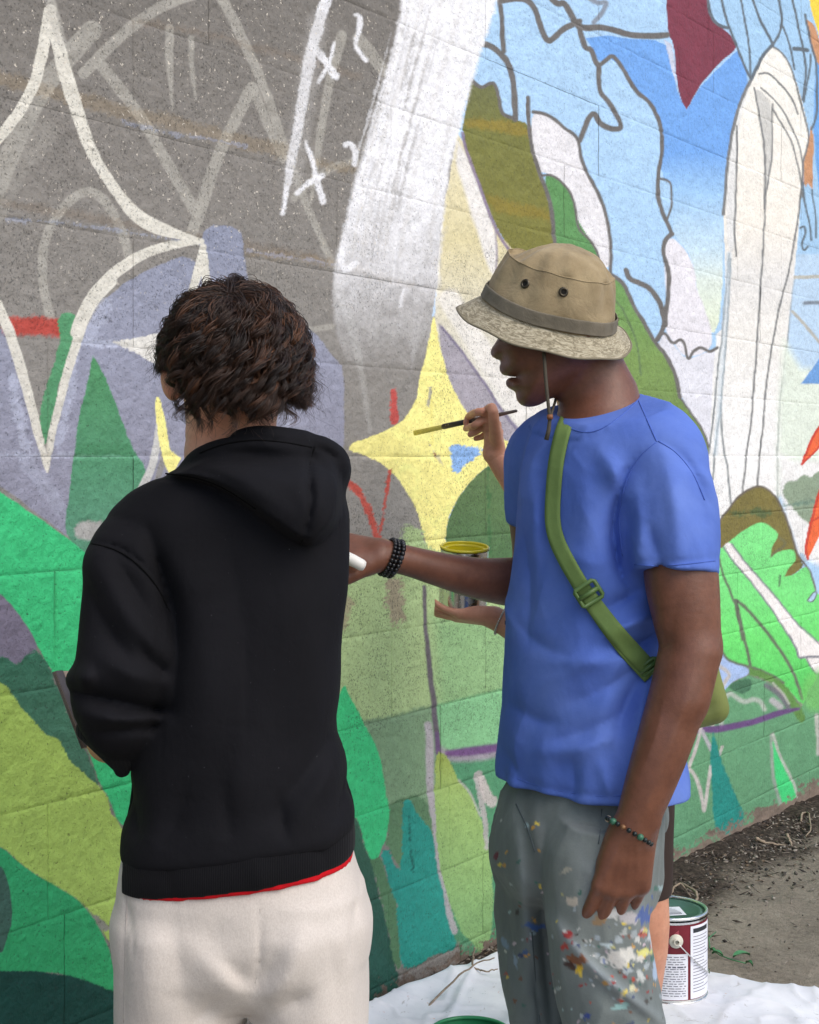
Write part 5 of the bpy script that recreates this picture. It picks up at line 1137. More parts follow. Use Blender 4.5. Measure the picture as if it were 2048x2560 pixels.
# --- hair
CROWN = V3(.0, -.50, .866)
def make_hair(name, parent, H, rad, nguide, nper, seed, mat, ls=1.0, wild=1.0):
    r = np.random.default_rng(seed); roots = []
    while len(roots) < nguide:
        v = r.normal(size=3); v /= np.linalg.norm(v)
        if v[2] < -.74: continue
        if v[1] > .45 and v[2] < .15: continue                       # face
        if abs(v[0]) > .52 and v[2] < .0 and v[1] > -.55 and v[0] < 0: continue
        if v[0] > .6 and v[2] < -.3 and v[1] > -.3: continue   # around the ears
        if v[0] < -.30 and v[2] < -.32: continue
        roots.append(v)
    D = np.array(roots); n = len(D); P0 = H+D*rad; N = D/rad; N /= np.linalg.norm(N, axis=1)[:, None]
    T = D-CROWN; T = T-N*np.sum(T*N, 1)[:, None]; T /= np.linalg.norm(T, axis=1)[:, None]+1e-6
    T = .75*T+.45*np.array((0, 0, -1.0))+.22*wild*r.normal(size=(n, 3)); T = T-N*np.sum(T*N, 1)[:, None]; T /= np.linalg.norm(T, axis=1)[:, None]+1e-6
    top = np.clip(D[:, 2]*.6+.5, 0, 1)
    Ln = .042+.092*top+r.uniform(-.016, .032, n)
    low = D[:, 2] < -.2; Ln[low] = .016+.030*(D[low, 2]+.72)+r.uniform(0, .020, low.sum())
    nl = low & (D[:, 0] < -.1); Ln[nl] *= .6
    sd = (D[:, 0] > .40) & (D[:, 1] > -.60); Ln[sd] = np.minimum(Ln[sd], np.clip((D[sd, 2]+.30)*.088, .0, 1)+.046+r.uniform(0, .016, sd.sum()))
    sd = (D[:, 0] < -.38) & (D[:, 1] > -.78); Ln[sd] = np.minimum(Ln[sd], np.clip((D[sd, 2]+.10)*.070, .0, 1)+.020+r.uniform(0, .014, sd.sum()))
    Ln *= ls
    K = 30; ds = Ln/(K-1); X = P0.copy(); dirv = .60*N+.85*T; dirv /= np.linalg.norm(dirv, axis=1)[:, None]
    path = [X.copy()]
    lift = 1.02+r.uniform(.02, .13, n)*wild*np.clip(1.4-D[:, 2], .5, 1)+.16*np.clip(1-np.abs(D[:, 2]-.05)*1.6, 0, 1)
    flick = r.uniform(.0, .5, n)*np.clip(np.abs(D[:, 0])*1.6-.3, 0, 1)*wild
    for k in range(1, K):
        s = k/(K-1)
        q = (X-H)/rad; qn = np.linalg.norm(q, axis=1); nn = q/rad; nn /= np.linalg.norm(nn, axis=1)[:, None]
        dirv = dirv+np.array((0, 0, -.15))[None]*(.5+s)+(.40*np.clip(lift*(.88+.14*s)-qn, -.35, .4))[:, None]*nn+(flick*max(0, s-.62)*1.1)[:, None]*nn
        out = np.sum(dirv*nn, 1); bad = (qn < 1.04) & (out < 0); dirv[bad] -= nn[bad]*out[bad][:, None]
        dirv /= np.linalg.norm(dirv, axis=1)[:, None]; X = X+dirv*ds[:, None]; path.append(X.copy())
    G = np.stack(path, 1)                                             # n,K,3
    tg = np.gradient(G, axis=1); tg /= np.linalg.norm(tg, axis=2)[:, :, None]+1e-9
    ref = r.normal(size=(n, 1, 3)); e1 = np.cross(tg, ref); e1 /= np.linalg.norm(e1, axis=2)[:, :, None]+1e-9; e2 = np.cross(tg, e1)
    s = np.linspace(0, 1, K)[None, :]
    amp = r.uniform(.005, .0185, n)[:, None]*sstep(.04, .42, s)*wild; wl = r.uniform(.034, .075, n)[:, None]; ph = r.uniform(0, 6.28, n)[:, None]
    th = s*Ln[:, None]/wl*6.283+ph
    G = G+amp[:, :, None]*(np.cos(th)[:, :, None]*e1+.75*np.sin(th)[:, :, None]*e2)
    S = []
    for j in range(nper):
        o = r.normal(size=(n, 1, 3))*.0054; conv = (1.0-.86*sstep(.05, .75, s)+.12*sstep(.8, 1, s))[:, :, None]
        jit = r.normal(size=(n, 1, 3))*.0020*(s**1.5)[:, :, None]; ph2 = r.normal(0, .35, (n, 1)); a2 = amp*.22
        fr = (a2*np.cos(th+ph2+2))[:, :, None]*e1+(a2*np.sin(th*1.1+ph2))[:, :, None]*e2
        tt = np.clip(s*r.uniform(.84, 1.0, (n, 1)), 0, 1); idx = tt*(K-1); i0_ = np.floor(idx).astype(int).clip(0, K-2); fx = (idx-i0_)[:, :, None]
        Gi = np.take_along_axis(G, i0_[:, :, None], 1)*(1-fx)+np.take_along_axis(G, i0_[:, :, None]+1, 1)*fx
        S.append(Gi+o*conv+jit+fr)
    nf = int(900*wild)                                                 # stray flyaways
    pick = r.integers(0, n, nf); fl = G[pick]+(r.normal(size=(nf, 1, 3))*.013+N[pick][:, None, :]*.011)*(sstep(.2, 1, s))[:, :, None]
    tint = np.concatenate([np.clip(r.beta(1.3, 2.6, n)[None, :]*.8+r.normal(0, .08, (nper, n)), 0, 1).ravel(), np.full(nf, .3)])
    S = np.concatenate(S+[fl], 0)
    q = (S-H)/rad; qn = np.linalg.norm(q, axis=2); ins = qn < 1.0; S[ins] = (H+rad*(q/qn[:, :, None]))[ins]
    cu = bpy.data.hair_curves.new(name); cu.add_curves([K]*len(S)); cu.attributes['position'].data.foreach_set('vector', np.ascontiguousarray(S, np.float32).ravel())
    ra = cu.attributes.new('radius', 'FLOAT', 'POINT') if 'radius' not in cu.attributes else cu.attributes['radius']
    rr = np.tile(np.interp(np.linspace(0, 1, K), [0, .5, 1], [.00044, .00042, .00016]), (len(S), 1))*r.uniform(.7, 1.15, (len(S), 1)); rr[-nf:] *= .55
    ra.data.foreach_set('value', np.ascontiguousarray(rr, np.float32).ravel())
    ta = cu.attributes.new('lock_tint', 'FLOAT', 'CURVE'); ta.data.foreach_set('value', np.ascontiguousarray(tint, np.float32))
    o = bpy.data.objects.new(name, cu); COL.objects.link(o); cu.materials.append(mat)
    o.parent = parent; o.matrix_parent_inverse = Matrix.Translation(-parent.location); return o
t = NT('hair_brown')
t.bs('Base Color', t.ramp(t.attr('lock_tint').outputs['Fac'], [(0, L4((26, 19, 15))), (.35, L4((56, 38, 28))), (1, L4((134, 90, 62)))]))
t.bs('Roughness', .36); t.bs('Specular IOR Level', .4); M_HAIR = t.m
make_hair('hair', boy, HD, V3(.083, .099, .089), 700, 27, 3, M_HAIR)
# dark scalp under the strands
M_SCALP = simple_mat('scalp_hair', (36, 26, 22), .8, var=.2, scale=60, bump=.4, bscale=300)
def f_scalp(P):
    d = ell(P, HD, (.0822, .0982, .0882)); face = (P[:, 1]-HD[1])-.045+.5*(HD[2]-P[:, 2])*-1
    d = np.maximum(d, HD[2]-.062-P[:, 2]+.0); return smax(d, (P[:, 1]-HD[1])-.06-np.clip((P[:, 2]-HD[2])*.8, -.03, .06), .004)
link('scalp', surface('scalp', f_scalp, HD-.13, HD+.13, .005), M_SCALP, boy)
# --- board under the arm
M_BRD = simple_mat('board_edge', (112, 104, 102), .55, var=.12, scale=40); M_BRD2 = simple_mat('board_face', (204, 178, 152), .6, var=.1, scale=30)
bq = empty('clipboard', at(190, 1780, 2.20)); tag(bq, 'grey edged wooden board held under the arm of the hoodie wearer', 'board')
A_, B_, C_, D_ = pxs([(133, 1680, 2.20), (206, 1871, 2.20), (322, 1871, 2.34), (252, 1676, 2.34)], 2)
def slab(name, q, n, th, mat, par):
    n = np.asarray(n, float); n /= np.linalg.norm(n); Vv = [p for p in q]+[p+n*th for p in q]
    return link(name, mesh_np(name, np.array(Vv), [(0, 3, 2, 1), (4, 5, 6, 7), (0, 1, 5, 4), (1, 2, 6, 5), (2, 3, 7, 6), (3, 0, 4, 7)], False), mat, par)
nb_ = np.cross(B_-A_, D_-A_)
slab('panel', [A_, B_, C_, D_], nb_, .004, M_BRD2, bq)
eu = (D_-A_)*.12
slab('edging', [A_-nb_/np.linalg.norm(nb_)*.002, B_-nb_/np.linalg.norm(nb_)*.002, B_+eu-nb_/np.linalg.norm(nb_)*.002, A_+eu-nb_/np.linalg.norm(nb_)*.002], nb_, .009, M_BRD, bq)
# ------------------------------------------------------------------ taller person in the blue T-shirt and bucket hat
YM = 2.4; ANG = math.atan2(-.766, .643)
def hit(f, px, py, y0=1.9, y1=3.0, n=160):
    ys = np.linspace(y0, y1, n); P = np.column_stack([(px-1024)/F_PX*ys, ys, HC-(py-YH)/F_PX*ys]); d = f(P)
    i = np.argmax(d < 0)
    if d[i] >= 0: return float(ys[np.argmin(d)])
    if i == 0: return y0
    return float(ys[i-1]+(ys[i]-ys[i-1])*d[i-1]/(d[i-1]-d[i]+1e-9))
def rows_rot(rows, y):
    out = []
    for py, xl, xr, b in rows:
        half = (xr-xl)/2/F_PX*y; a = math.sqrt(max(half**2-(b*.766)**2, .02**2))/.643
        out.append((zz(py, y), xx((xl+xr)/2, y), y, a, b))
    return out
mx_, my_ = float(xx(1470, YM)), YM
man = empty('person', (mx_, my_, float(ground_z(mx_, my_)))); mfz = float(ground_z(mx_, my_))
tag(man, 'person in a khaki bucket hat, blue T-shirt and paint spattered grey trousers', 'person')
S_ROWS = rows_rot([(985, 1480, 1600, .045), (1015, 1420, 1640, .062), (1050, 1372, 1672, .080), (1090, 1340, 1694, .094), (1140, 1322, 1706, .104), (1200, 1312, 1706, .110), (1300, 1302, 1694, .114), (1400, 1292, 1678, .115), (1500, 1281, 1668, .115), (1600, 1272, 1664, .116), (1700, 1266, 1666, .118), (1800, 1262, 1672, .120), (1880, 1260, 1686, .122), (1940, 1258, 1704, .124), (1962, 1260, 1706, .122)], YM)
SL_N = pxs([(1652, 1136, 2.31), (1680, 1230, 2.275), (1690, 1340, 2.25), (1690, 1434, 2.24)], 2)      # near sleeve
SL_F = pxs([(1362, 1130, 2.52), (1345, 1210, 2.55), (1338, 1300, 2.58)], 2)
NK = pxs([(1452, 860, 2.44), (1478, 960, 2.44), (1508, 1070, 2.43)], 2)
MFOLD = [([(1398, 1075), (1330, 1140), (1310, 1240)], .010, .003), ([(1560, 1180), (1530, 1300), (1545, 1420), (1575, 1470)], .010, -.010), ([(1640, 1105), (1580, 1150), (1548, 1230), (1536, 1310)], .0065, -.0022), ([(1650, 1100), (1690, 1125), (1740, 1180), (1772, 1260)], .0065, -.0020),
         ([(1500, 1130), (1540, 1180), (1560, 1260)], .020, .006), ([(1620, 1300), (1640, 1380), (1660, 1420)], .014, -.004), ([(1660, 1140), (1690, 1250), (1700, 1400)], .018, .005), ([(1720, 1150), (1755, 1260), (1770, 1400)], .012, -.004), ([(1590, 1210), (1600, 1320), (1590, 1420)], .014, .004),
         ([(1600, 1470), (1560, 1500), (1500, 1530)], .012, -.006), ([(1630, 1540), (1580, 1560), (1500, 1590)], .010, .005), ([(1640, 1580), (1590, 1620), (1540, 1640)], .010, -.006), ([(1610, 1680), (1560, 1760), (1540, 1860)], .016, -.006), ([(1630, 1700), (1600, 1800), (1580, 1930)], .014, .007), ([(1600, 1660), (1520, 1720), (1420, 1760)], .014, -.004),
         ([(1570, 1640), (1480, 1660), (1380, 1650)], .016, .004), ([(1560, 1780), (1470, 1830), (1380, 1850)], .014, -.004), ([(1540, 1840), (1440, 1880), (1340, 1880)], .014, .004), ([(1330, 1180), (1340, 1320), (1330, 1480)], .016, .004), ([(1310, 1330), (1330, 1450), (1320, 1600)], .012, -.004), ([(1450, 1130), (1470, 1300), (1460, 1500)], .03, .004), ([(1290, 1560), (1360, 1620), (1420, 1640)], .014, -.0035), ([(1280, 1760), (1340, 1800), (1400, 1810)], .014, -.004),
         ([(1268, 1880), (1290, 1920), (1300, 1950)], .010, -.004), ([(1430, 1900), (1440, 1960), (1436, 2000)], .014, -.004), ([(1500, 1900), (1520, 1960), (1526, 2000)], .012, .004), ([(1262, 1935), (1330, 1962), (1420, 1982), (1500, 1992), (1560, 1988)], .0055, -.0018), ([(1585, 1405), (1690, 1408), (1795, 1396)], .0055, -.0018)]
# plane of the ribbed neckline
cr = pxs([(1419, 1045, 2.37), (1475, 1060, 2.345), (1520, 1040, 2.35), (1558, 1010, 2.37), (1592, 978, 2.43), (1560, 975, 2.49), (1480, 992, 2.51), (1400, 1012, 2.46)], 2)
_c = np.array(cr); _m = _c.mean(0); _n = np.linalg.svd(_c-_m)[2][2]; _n = _n*np.sign(_n[2]); CPL = (_m, _n)
def f_shirt(P):
    d = loft(P, S_ROWS, 2.35, ANG, False); d = np.maximum(d, P[:, 2]-S_ROWS[0][0])
    d = smin(d, chain(P, [at(1540, 1062, 2.42), at(1618, 1086, 2.34), at(1668, 1140, 2.30)], [.058, .060, .062], .03), .03)
    d = smin(d, chain(P, [at(1450, 1070, 2.44), at(1380, 1110, 2.50), at(1352, 1150, 2.53)], [.050, .056, .058], .03), .03)
    sl = chain(P, SL_N, [.060, .067, .068, .0670], .03)
    cut = (P-SL_N[-1])@(SL_N[-1]-SL_N[-2])/np.linalg.norm(SL_N[-1]-SL_N[-2])
    cut = cut+.035*((P[:, 0]-SL_N[-1][0]))*-1
    d = smin(d, smax(sl, cut, .005), .018)
    sf = chain(P, SL_F, [.060, .058, .054], .03); cf = (P-SL_F[-1])@(SL_F[-1]-SL_F[-2])/np.linalg.norm(SL_F[-1]-SL_F[-2])
    d = smin(d, smax(sf, cf, .005), .02)
    def ex(Q):
        low = 1-sstep(zz(1960, YM), zz(1780, YM), Q[:, 2])
        drape = .0058*ridge(Q, [[1, .2, .25], [.3, 1, -.2], [-.45, .1, .40]], 9, 161, 4)+.0012*ridge(Q, [[1, .1, .3], [.1, 1, .2], [.5, .3, .55]], 22, 171, 3)
        return .0025*vnoise(Q*np.array((1, 1, .6)), 12, 61)+drape-.003+low*.0030*np.sin((Q[:, 0]*.8-Q[:, 1])*52+3*vnoise(Q, 6, 62))
    d = folded(P, d, MFOLD, YM+.08, 2.3, ex)
    d = smax(d, (S_ROWS[-1][0]-P[:, 2])+.006*vnoise(P, 9, 64), .004)
    pl = (P-CPL[0])@CPL[1]; q = P-CPL[0]; rad_ = np.linalg.norm(q-np.outer(q@CPL[1], CPL[1]), axis=1)
    near_c = rad_ < .13
    d = d-np.where(near_c, .0022*sstep(-.021, -.018, pl)-.0022*np.exp(-((pl+.0205)/.0022)**2), 0)
    d = smax(d, -np.maximum(-pl, rad_-.15), .004)
    nk = chain(P, NK+[NK[2]+(NK[2]-NK[1])*.6], [.055, .0595, .068, .06], .03)
    return smax(d, -nk, .006)
def denimblue(t, g, c):
    n = t.noise(6, 5, .6, g); return t.mix(t.rng(n, .42, .7, 0, .5), c, L4((118, 144, 212)))
M_SHIRT = cloth_mat('blue_jersey', (88, 116, 196), .07, .9, 1000., .2, .06, 10., denimblue)
shirt = link('t_shirt', surface('t_shirt', f_shirt, (xx(1235, 2.3), 2.12, zz(2010, 2.42)), (xx(1830, 2.35), 2.68, zz(950, 2.4)), .0042), M_SHIRT, man)
# --- trousers with paint
TF = [([(1362, 2060), (1352, 2200), (1358, 2340), (1372, 2480), (1385, 2600)], .010, -.006), ([(1372, 2290), (1440, 2380), (1500, 2440), (1580, 2500), (1660, 2556)], .012, .010), ([(1380, 2330), (1450, 2420), (1540, 2490), (1620, 2550)], .012, -.006), ([(1505, 2000), (1502, 2060), (1498, 2100)], .003, -.003),
      ([(1290, 2040), (1300, 2200), (1330, 2400)], .014, .005), ([(1250, 2100), (1270, 2300), (1300, 2500)], .014, -.004), ([(1600, 2200), (1620, 2300), (1600, 2420)], .016, -.005), ([(1345, 1990), (1330, 2060), (1350, 2140)], .012, .005), ([(1440, 2300), (1480, 2200), (1500, 2120)], .02, .004), ([(1330, 2400), (1345, 2500), (1350, 2600)], .003, -.003)]
def f_trs(P):
    pel = loft(P, rows_rot([(1880, 1300, 1630, .096), (1960, 1288, 1634, .102), (2010, 1268, 1642, .108), (2090, 1246, 1640, .115), (2160, 1240, 1636, .115), (2230, 1262, 1620, .092), (2280, 1330, 1570, .05)], YM), 2.4, ANG)
    far = loft(P, [(mfz+.05, xx(1345, 2.56), 2.56, .075, .10), (.42, xx(1335, 2.54), 2.54, .078, .10)]+[(zz(py, 2.50), xx((a+b)/2, 2.50), 2.50, (b-a)/2/F_PX*2.50, .10) for py, a, b in [(2560, 1272, 1440), (2450, 1250, 1430), (2330, 1242, 1430), (2200, 1240, 1440), (2120, 1250, 1440)]], 2.3)
    near = loft(P, [(mfz+.04, xx(1560, 2.30), 2.30, .080, .11), (.40, xx(1552, 2.31), 2.31, .090, .11)]+[(zz(py, 2.32), xx((a+b)/2, 2.32), 2.32, (b-a)/2/F_PX*2.32, .112) for py, a, b in [(2640, 1424, 1662), (2560, 1408, 1652), (2480, 1388, 1642), (2400, 1372, 1632), (2300, 1362, 1628), (2200, 1358, 1630), (2120, 1362, 1632), (2040, 1400, 1620)]], 2.35)
    d = smin(pel, far, .02); d = smin(d, near, .012)
    pk = ell(P, at(1652, 2042, 2.42), (.014, .03, .028)); d = smin(d, pk, .01)
    return folded(P, d, TF, 2.55, 1.2, lambda Q: .0025*vnoise(Q, 11, 63)+.0055*ridge(Q, [[1, .1, .35], [.1, 1, .1], [-.3, .1, .45]], 8, 181, 4)+.002*ridge(Q, (1, 1, .6), 22, 185, 3)-.003)
trs = surface('trousers', f_trs, (xx(1200, 2.4), 2.1, mfz+.02), (xx(1720, 2.45), 2.75, zz(1890, 2.4)), .0038)
V = mverts(trs); pxv, pyv = to_px(V); P3 = V*1.0
base = lin((112, 121, 120))[None]*(1+.10*vnoise(P3, 9, 71)+.06*vnoise(P3, 30, 72))[:, None]
thigh = np.exp(-(((pxv-1480)/140)**2+((pyv-2180)/220)**2)); base = base*(1-.45*thigh[:, None])+lin((140, 144, 136))[None]*.45*thigh[:, None]
base = base*(1+.10*vnoise(P3*np.array((1, 1, .25)), 55, 76)+.07*vnoise(P3*np.array((1, 1, .4)), 120, 77))[:, None]
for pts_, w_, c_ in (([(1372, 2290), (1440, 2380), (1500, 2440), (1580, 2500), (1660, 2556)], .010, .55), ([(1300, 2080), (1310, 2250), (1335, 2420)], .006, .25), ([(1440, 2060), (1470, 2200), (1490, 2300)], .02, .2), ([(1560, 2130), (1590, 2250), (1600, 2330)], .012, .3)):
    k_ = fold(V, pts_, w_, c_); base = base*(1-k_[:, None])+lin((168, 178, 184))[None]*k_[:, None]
seam = np.exp(-((pxv-(1350+.06*(pyv-2300)))/26)**2); base = base*(1-.25*seam[:, None])
C = base.copy(); rs = np.random.default_rng(9)
pal = [(222, 222, 216), (206, 208, 204), (196, 200, 196), (170, 180, 184), (214, 212, 206), (160, 172, 180), (62, 92, 150), (46, 60, 110), (150, 44, 44), (190, 70, 44), (214, 160, 60), (236, 210, 70), (206, 200, 120), (60, 50, 44), (120, 74, 48), (170, 196, 200), (60, 110, 96), (210, 190, 200)]
wob = vnoise(P3, 90, 73)+.7*vnoise(P3, 220, 74)
nv_ = V[:, 1] < 2.5
def splat(cx, cy, rx, ry, col, a=.95, rot=0.):
    dx, dy = pxv-cx, pyv-cy; c_, s_ = math.cos(rot), math.sin(rot); u, v = (c_*dx+s_*dy)/rx, (-s_*dx+c_*dy)/ry
    k = a*(1-sstep(.75, 1.1, np.hypot(u, v)+.45*wob))*nv_; C[:] = C*(1-k[:, None])+lin(col)[None]*k[:, None]
for i in range(260):
    cx = rs.normal(1560, 75) if rs.random() < .6 else rs.uniform(1370, 1650); cy = rs.normal(2390, 95)
    r_ = rs.exponential(2.4)+1.8; r_ = min(r_, 11); splat(cx, cy, r_*rs.uniform(.6, 1.4), r_*rs.uniform(.6, 1.6), pal[rs.integers(len(pal))], rs.uniform(.6, 1), rs.uniform(0, 3))
for i in range(40): splat(rs.uniform(1240, 1360), rs.uniform(2050, 2540), rs.uniform(2, 6), rs.uniform(2, 9), pal[rs.integers(len(pal))], .8, rs.uniform(0, 3))
for a_ in [(1420, 2340, 17, 11, (160, 40, 44)), (1412, 2366, 13, 12, (190, 60, 50)), (1450, 2422, 9, 14, (238, 196, 40)), (1452, 2436, 6, 12, (240, 210, 80)), (1545, 2398, 26, 22, (200, 198, 192)), (1570, 2386, 22, 20, (222, 220, 212)), (1535, 2285, 20, 12, (214, 214, 212)), (1570, 2295, 28, 16, (190, 186, 188)), (1612, 2290, 16, 26, (70, 96, 160)), (1430, 2255, 14, 12, (204, 192, 176)), (1416, 2176, 18, 6, (176, 172, 156)), (1550, 2516, 20, 9, (150, 190, 186)), (1612, 2380, 20, 8, (224, 220, 130)), (1500, 2300, 18, 14, (150, 124, 92)), (1330, 2316, 22, 9, (70, 104, 170)), (1264, 2358, 7, 16, (130, 152, 178)), (1288, 2400, 6, 20, (140, 160, 180)), (1470, 2540, 10, 10, (52, 72, 150)), (1520, 2362, 16, 6, (190, 206, 210)), (1440, 2400, 22, 14, (140, 84, 50)), (1424, 2414, 16, 10, (70, 44, 36)), (1600, 2440, 10, 22, (196, 200, 196)), (1580, 2470, 8, 10, (214, 210, 170)), (1630, 2340, 10, 30, (200, 206, 210)), (1640, 2420, 8, 30, (170, 190, 214)), (1240, 2140, 6, 12, (110, 30, 50))]:
    splat(*a_[:5], .92, rs.uniform(-.5, .5))
set_attr(trs, 'tint', 'FLOAT_COLOR', np.column_stack([np.clip(C, .004, .95), np.ones(len(C))]))
t = NT('work_trousers'); g = t.pos(); f_ = t.noise(900, 2, .6, g)
c = t.mix(t.rng(f_, .35, .65, 0, .2), t.attr('tint').outputs['Color'], (.06, .07, .07, 1))
t.bs('Base Color', c); t.bs('Roughness', .85); t.bs('Specular IOR Level', .2); t.bs('Sheen Weight', .1)
t.bs('Normal', t.bump(f_, .3, .0007, t.bump(t.noise(60, 4, .6, g), .3, .004)))
trousers = link('trousers', trs, t.m, man)
M_BOOT = simple_mat('boot_brown', (70, 56, 46), .6, var=.15)
for (X_, Y_) in ((xx(1345, 2.56), 2.56), (xx(1560, 2.30), 2.30)):
    def f_sh(P, X_=X_, Y_=Y_):
        M_ = np.array(Matrix.Rotation(ANG, 3, 'Z'))
        d = smin(ell(P, (X_-.06, Y_-.04, mfz+.035), (.13, .05, .045), np.array(Matrix.Rotation(R(35), 3, 'Z'))), ell(P, (X_, Y_, mfz+.06), (.06, .055, .06)), .03)
        return np.maximum(d, mfz-P[:, 2])
    link('shoe', surface('shoe', f_sh, (X_-.26, Y_-.2, mfz-.01), (X_+.14, Y_+.14, mfz+.16), .006), M_BOOT, man)

# --- skin: head in profile, neck, both arms and hands, one surface
YF = 2.42
PROF = np.array([(1300, 720), (1272, 765), (1262, 800), (1252, 832), (1240, 855), (1227, 873), (1225, 884), (1234, 896), (1248, 898), (1254, 905), (1251, 913), (1254, 926), (1264, 935), (1277, 939.5), (1292, 943), (1278, 947.5), (1271, 955), (1272, 965), (1277, 973), (1291, 981), (1289, 992), (1294, 1004), (1303, 1013), (1317, 1018), (1335, 1017), (1352, 1011), (1376, 996), (1420, 975), (1470, 945), (1515, 890), (1534, 820), (1526, 740), (1470, 690), (1380, 672)], float)
PROFC = chaikin(PROF, 1, True, 20)
def f_head(P):
    px, py = to_px(P); d2 = poly_sdf(np.column_stack([px, py]), PROFC)*YF/F_PX
    m = np.clip(-d2/.072, -1.5, 1); dy = P[:, 1]-YF
    W = .073-.012*sstep(940, 1010, py)-.006*sstep(1290, 1240, px)
    d = (np.sqrt((dy/W)**2+(1-m)**2)-1)*.060
    for s in (-1, 1):                                               # wing of the nose, eye hollow, cheek, ear
        d = smin(d, ell(P, at(1252, 886, YF)+Vector((0, s*.012, 0)), (.0095, .0085, .0085)), .008)
        d = smax(d, -ell(P, at(1246, 894, YF)+Vector((0, s*.009, -.001)), (.0045, .004, .003)), .003)
        d = smax(d, -ell(P, at(1272, 832, YF)+Vector((0, s*.036, 0)), (.016, .018, .012)), .014)
        d = smin(d, ell(P, at(1276, 832, YF)+Vector((0, s*.031, 0)), (.012, .012, .011)), .003)
        d = smin(d, ell(P, at(1310, 880, YF)+Vector((0, s*.044, 0)), (.026, .014, .022)), .02)
        d = smin(d, ell(P, at(1438, 862, YF)+Vector((0, s*.072, 0)), (.018, .008, .030)), .008)
    # parted lips
    d = smax(d, -etube(P, pxs([(1262, 942.5, YF), (1284, 943.5, YF), (1302, 944, YF)], 2), [.0013, .0012, .0008], [.020, .018, .010], (0, 0, 1)), .002)
    d = smin(d, etube(P, pxs([(1262, 928, YF), (1258, 922, YF)], 2), [.006, .005], [.018, .014], (1, 0, .3)), .008)
    d = smin(d, ell(P, at(1277, 957, YF), (.0085, .018, .0075)), .007)
    return d
ARMD = 6
LARM = pxs([(1694, 1330, 2.255), (1703, 1440, 2.245), (1716, 1540, 2.235), (1723, 1610, 2.23), (1714, 1660, 2.225), (1694, 1745, 2.215), (1662, 1850, 2.205), (1628, 1950, 2.20), (1602, 2025, 2.20), (1588, 2068, 2.20)], 2)
LRAD = [.050, .0575, .0525, .0470, .0455, .0445, .0425, .0385, .0340, .0315]
RARM = pxs([(1338, 1290, 2.58), (1345, 1380, 2.59), (1338, 1452, 2.585), (1285, 1455, 2.56), (1200, 1447, 2.53), (1100, 1424, 2.495), (1020, 1402, 2.47), (955, 1388, 2.455)], 2)
RRAD = [.048, .046, .046, .0440, .0370, .0300, .0262, .0255]
LW = LARM[-1]; RW = RARM[-1]
def f_upper(P):
    d = local(P, at(1380, 850, YF), .22, f_head)
    d = smin(d, chain(P, NK, [.052, .056, .066], .03), .022)
    d = smin(d, rcone(P, at(1478, 880, 2.43), at(1520, 985, 2.43), .034, .048), .03)
    return smin(d, ell(P, at(1510, 1120, 2.42), (.10, .09, .06)), .05)
def f_left(P):
    d = chain(P, LARM, LRAD, .02, 5)
    # muscle and bone: brachioradialis, elbow point, wrist knob
    d = smin(d, rcone(P, at(1742, 1640, 2.21), at(1722, 1750, 2.195), .027, .024), .03)
    d = smin(d, ell(P, at(1772, 1618, 2.235), (.016, .018, .024)), .02)
    d = smin(d, ell(P, at(1632, 2060, 2.185), (.010, .010, .012)), .012)
    d = smin(d, local(P, at(1555, 2170, 2.2), .17, lambda Q: hand_sdf(Q, LW, V3(-.24, .04, -.97), V3(.16, -.985, -.05), size=1.10, spread=.03, curls=[.44, .46, .50, .58], thumb=[(.016, .012, -.014), (.046, .024, -.030), (.070, .036, -.040), (.094, .046, -.044)])), .014)
    fl = [([a_, b_], .0045, .0022) for a_, b_ in (((1556, 2100), (1508, 2200)), ((1568, 2100), (1538, 2205)), ((1580, 2100), (1566, 2205)), ((1592, 2100), (1592, 2195)))]
    fl += [([(1590, 2120), (1560, 2150), (1548, 2190)], .0028, .0016), ([(1660, 1740), (1640, 1850), (1600, 1930)], .003, .0014), ([(1700, 1480), (1680, 1560), (1665, 1640)], .010, -.003), ([(1730, 1700), (1700, 1800), (1660, 1900)], .008, .002), ([(1640, 1960), (1620, 2010), (1615, 2050)], .004, .0015)]
    return folded(P, d, fl, 2.3)
def f_right(P):
    far = chain(P, RARM, RRAD, .02)
    return smin(far, local(P, RW+V3(-.08, 0, 0), .2, lambda Q: hand_sdf(Q, RW, V3(-.99, .02, .10), V3(.05, -.55, .83), size=1.03, side=-1, curl=.45, spread=.05)), .014)
def f_man(P):
    d = boxed(P, [at(1225, 640, YF), at(1640, 1250, YF)], .13, f_upper)
    d = smin(d, boxed(P, LARM+[np.array(tuple(at(1540, 2300, 2.2)))], .12, f_left), .02)
    return smin(d, boxed(P, RARM+[np.array(tuple(at(800, 1390, 2.45)))], .10, f_right), .004)
M_SKIN2 = skin_mat('skin_dark', (104, 66, 50), (128, 84, 64), .38, .05)
bodym = surface('body', f_man, (xx(800, 2.46), 2.02, zz(2330, 2.2)), (xx(1850, 2.4), 2.72, zz(640, 2.42)), .0028, 4)
link('body', bodym, M_SKIN2, man)
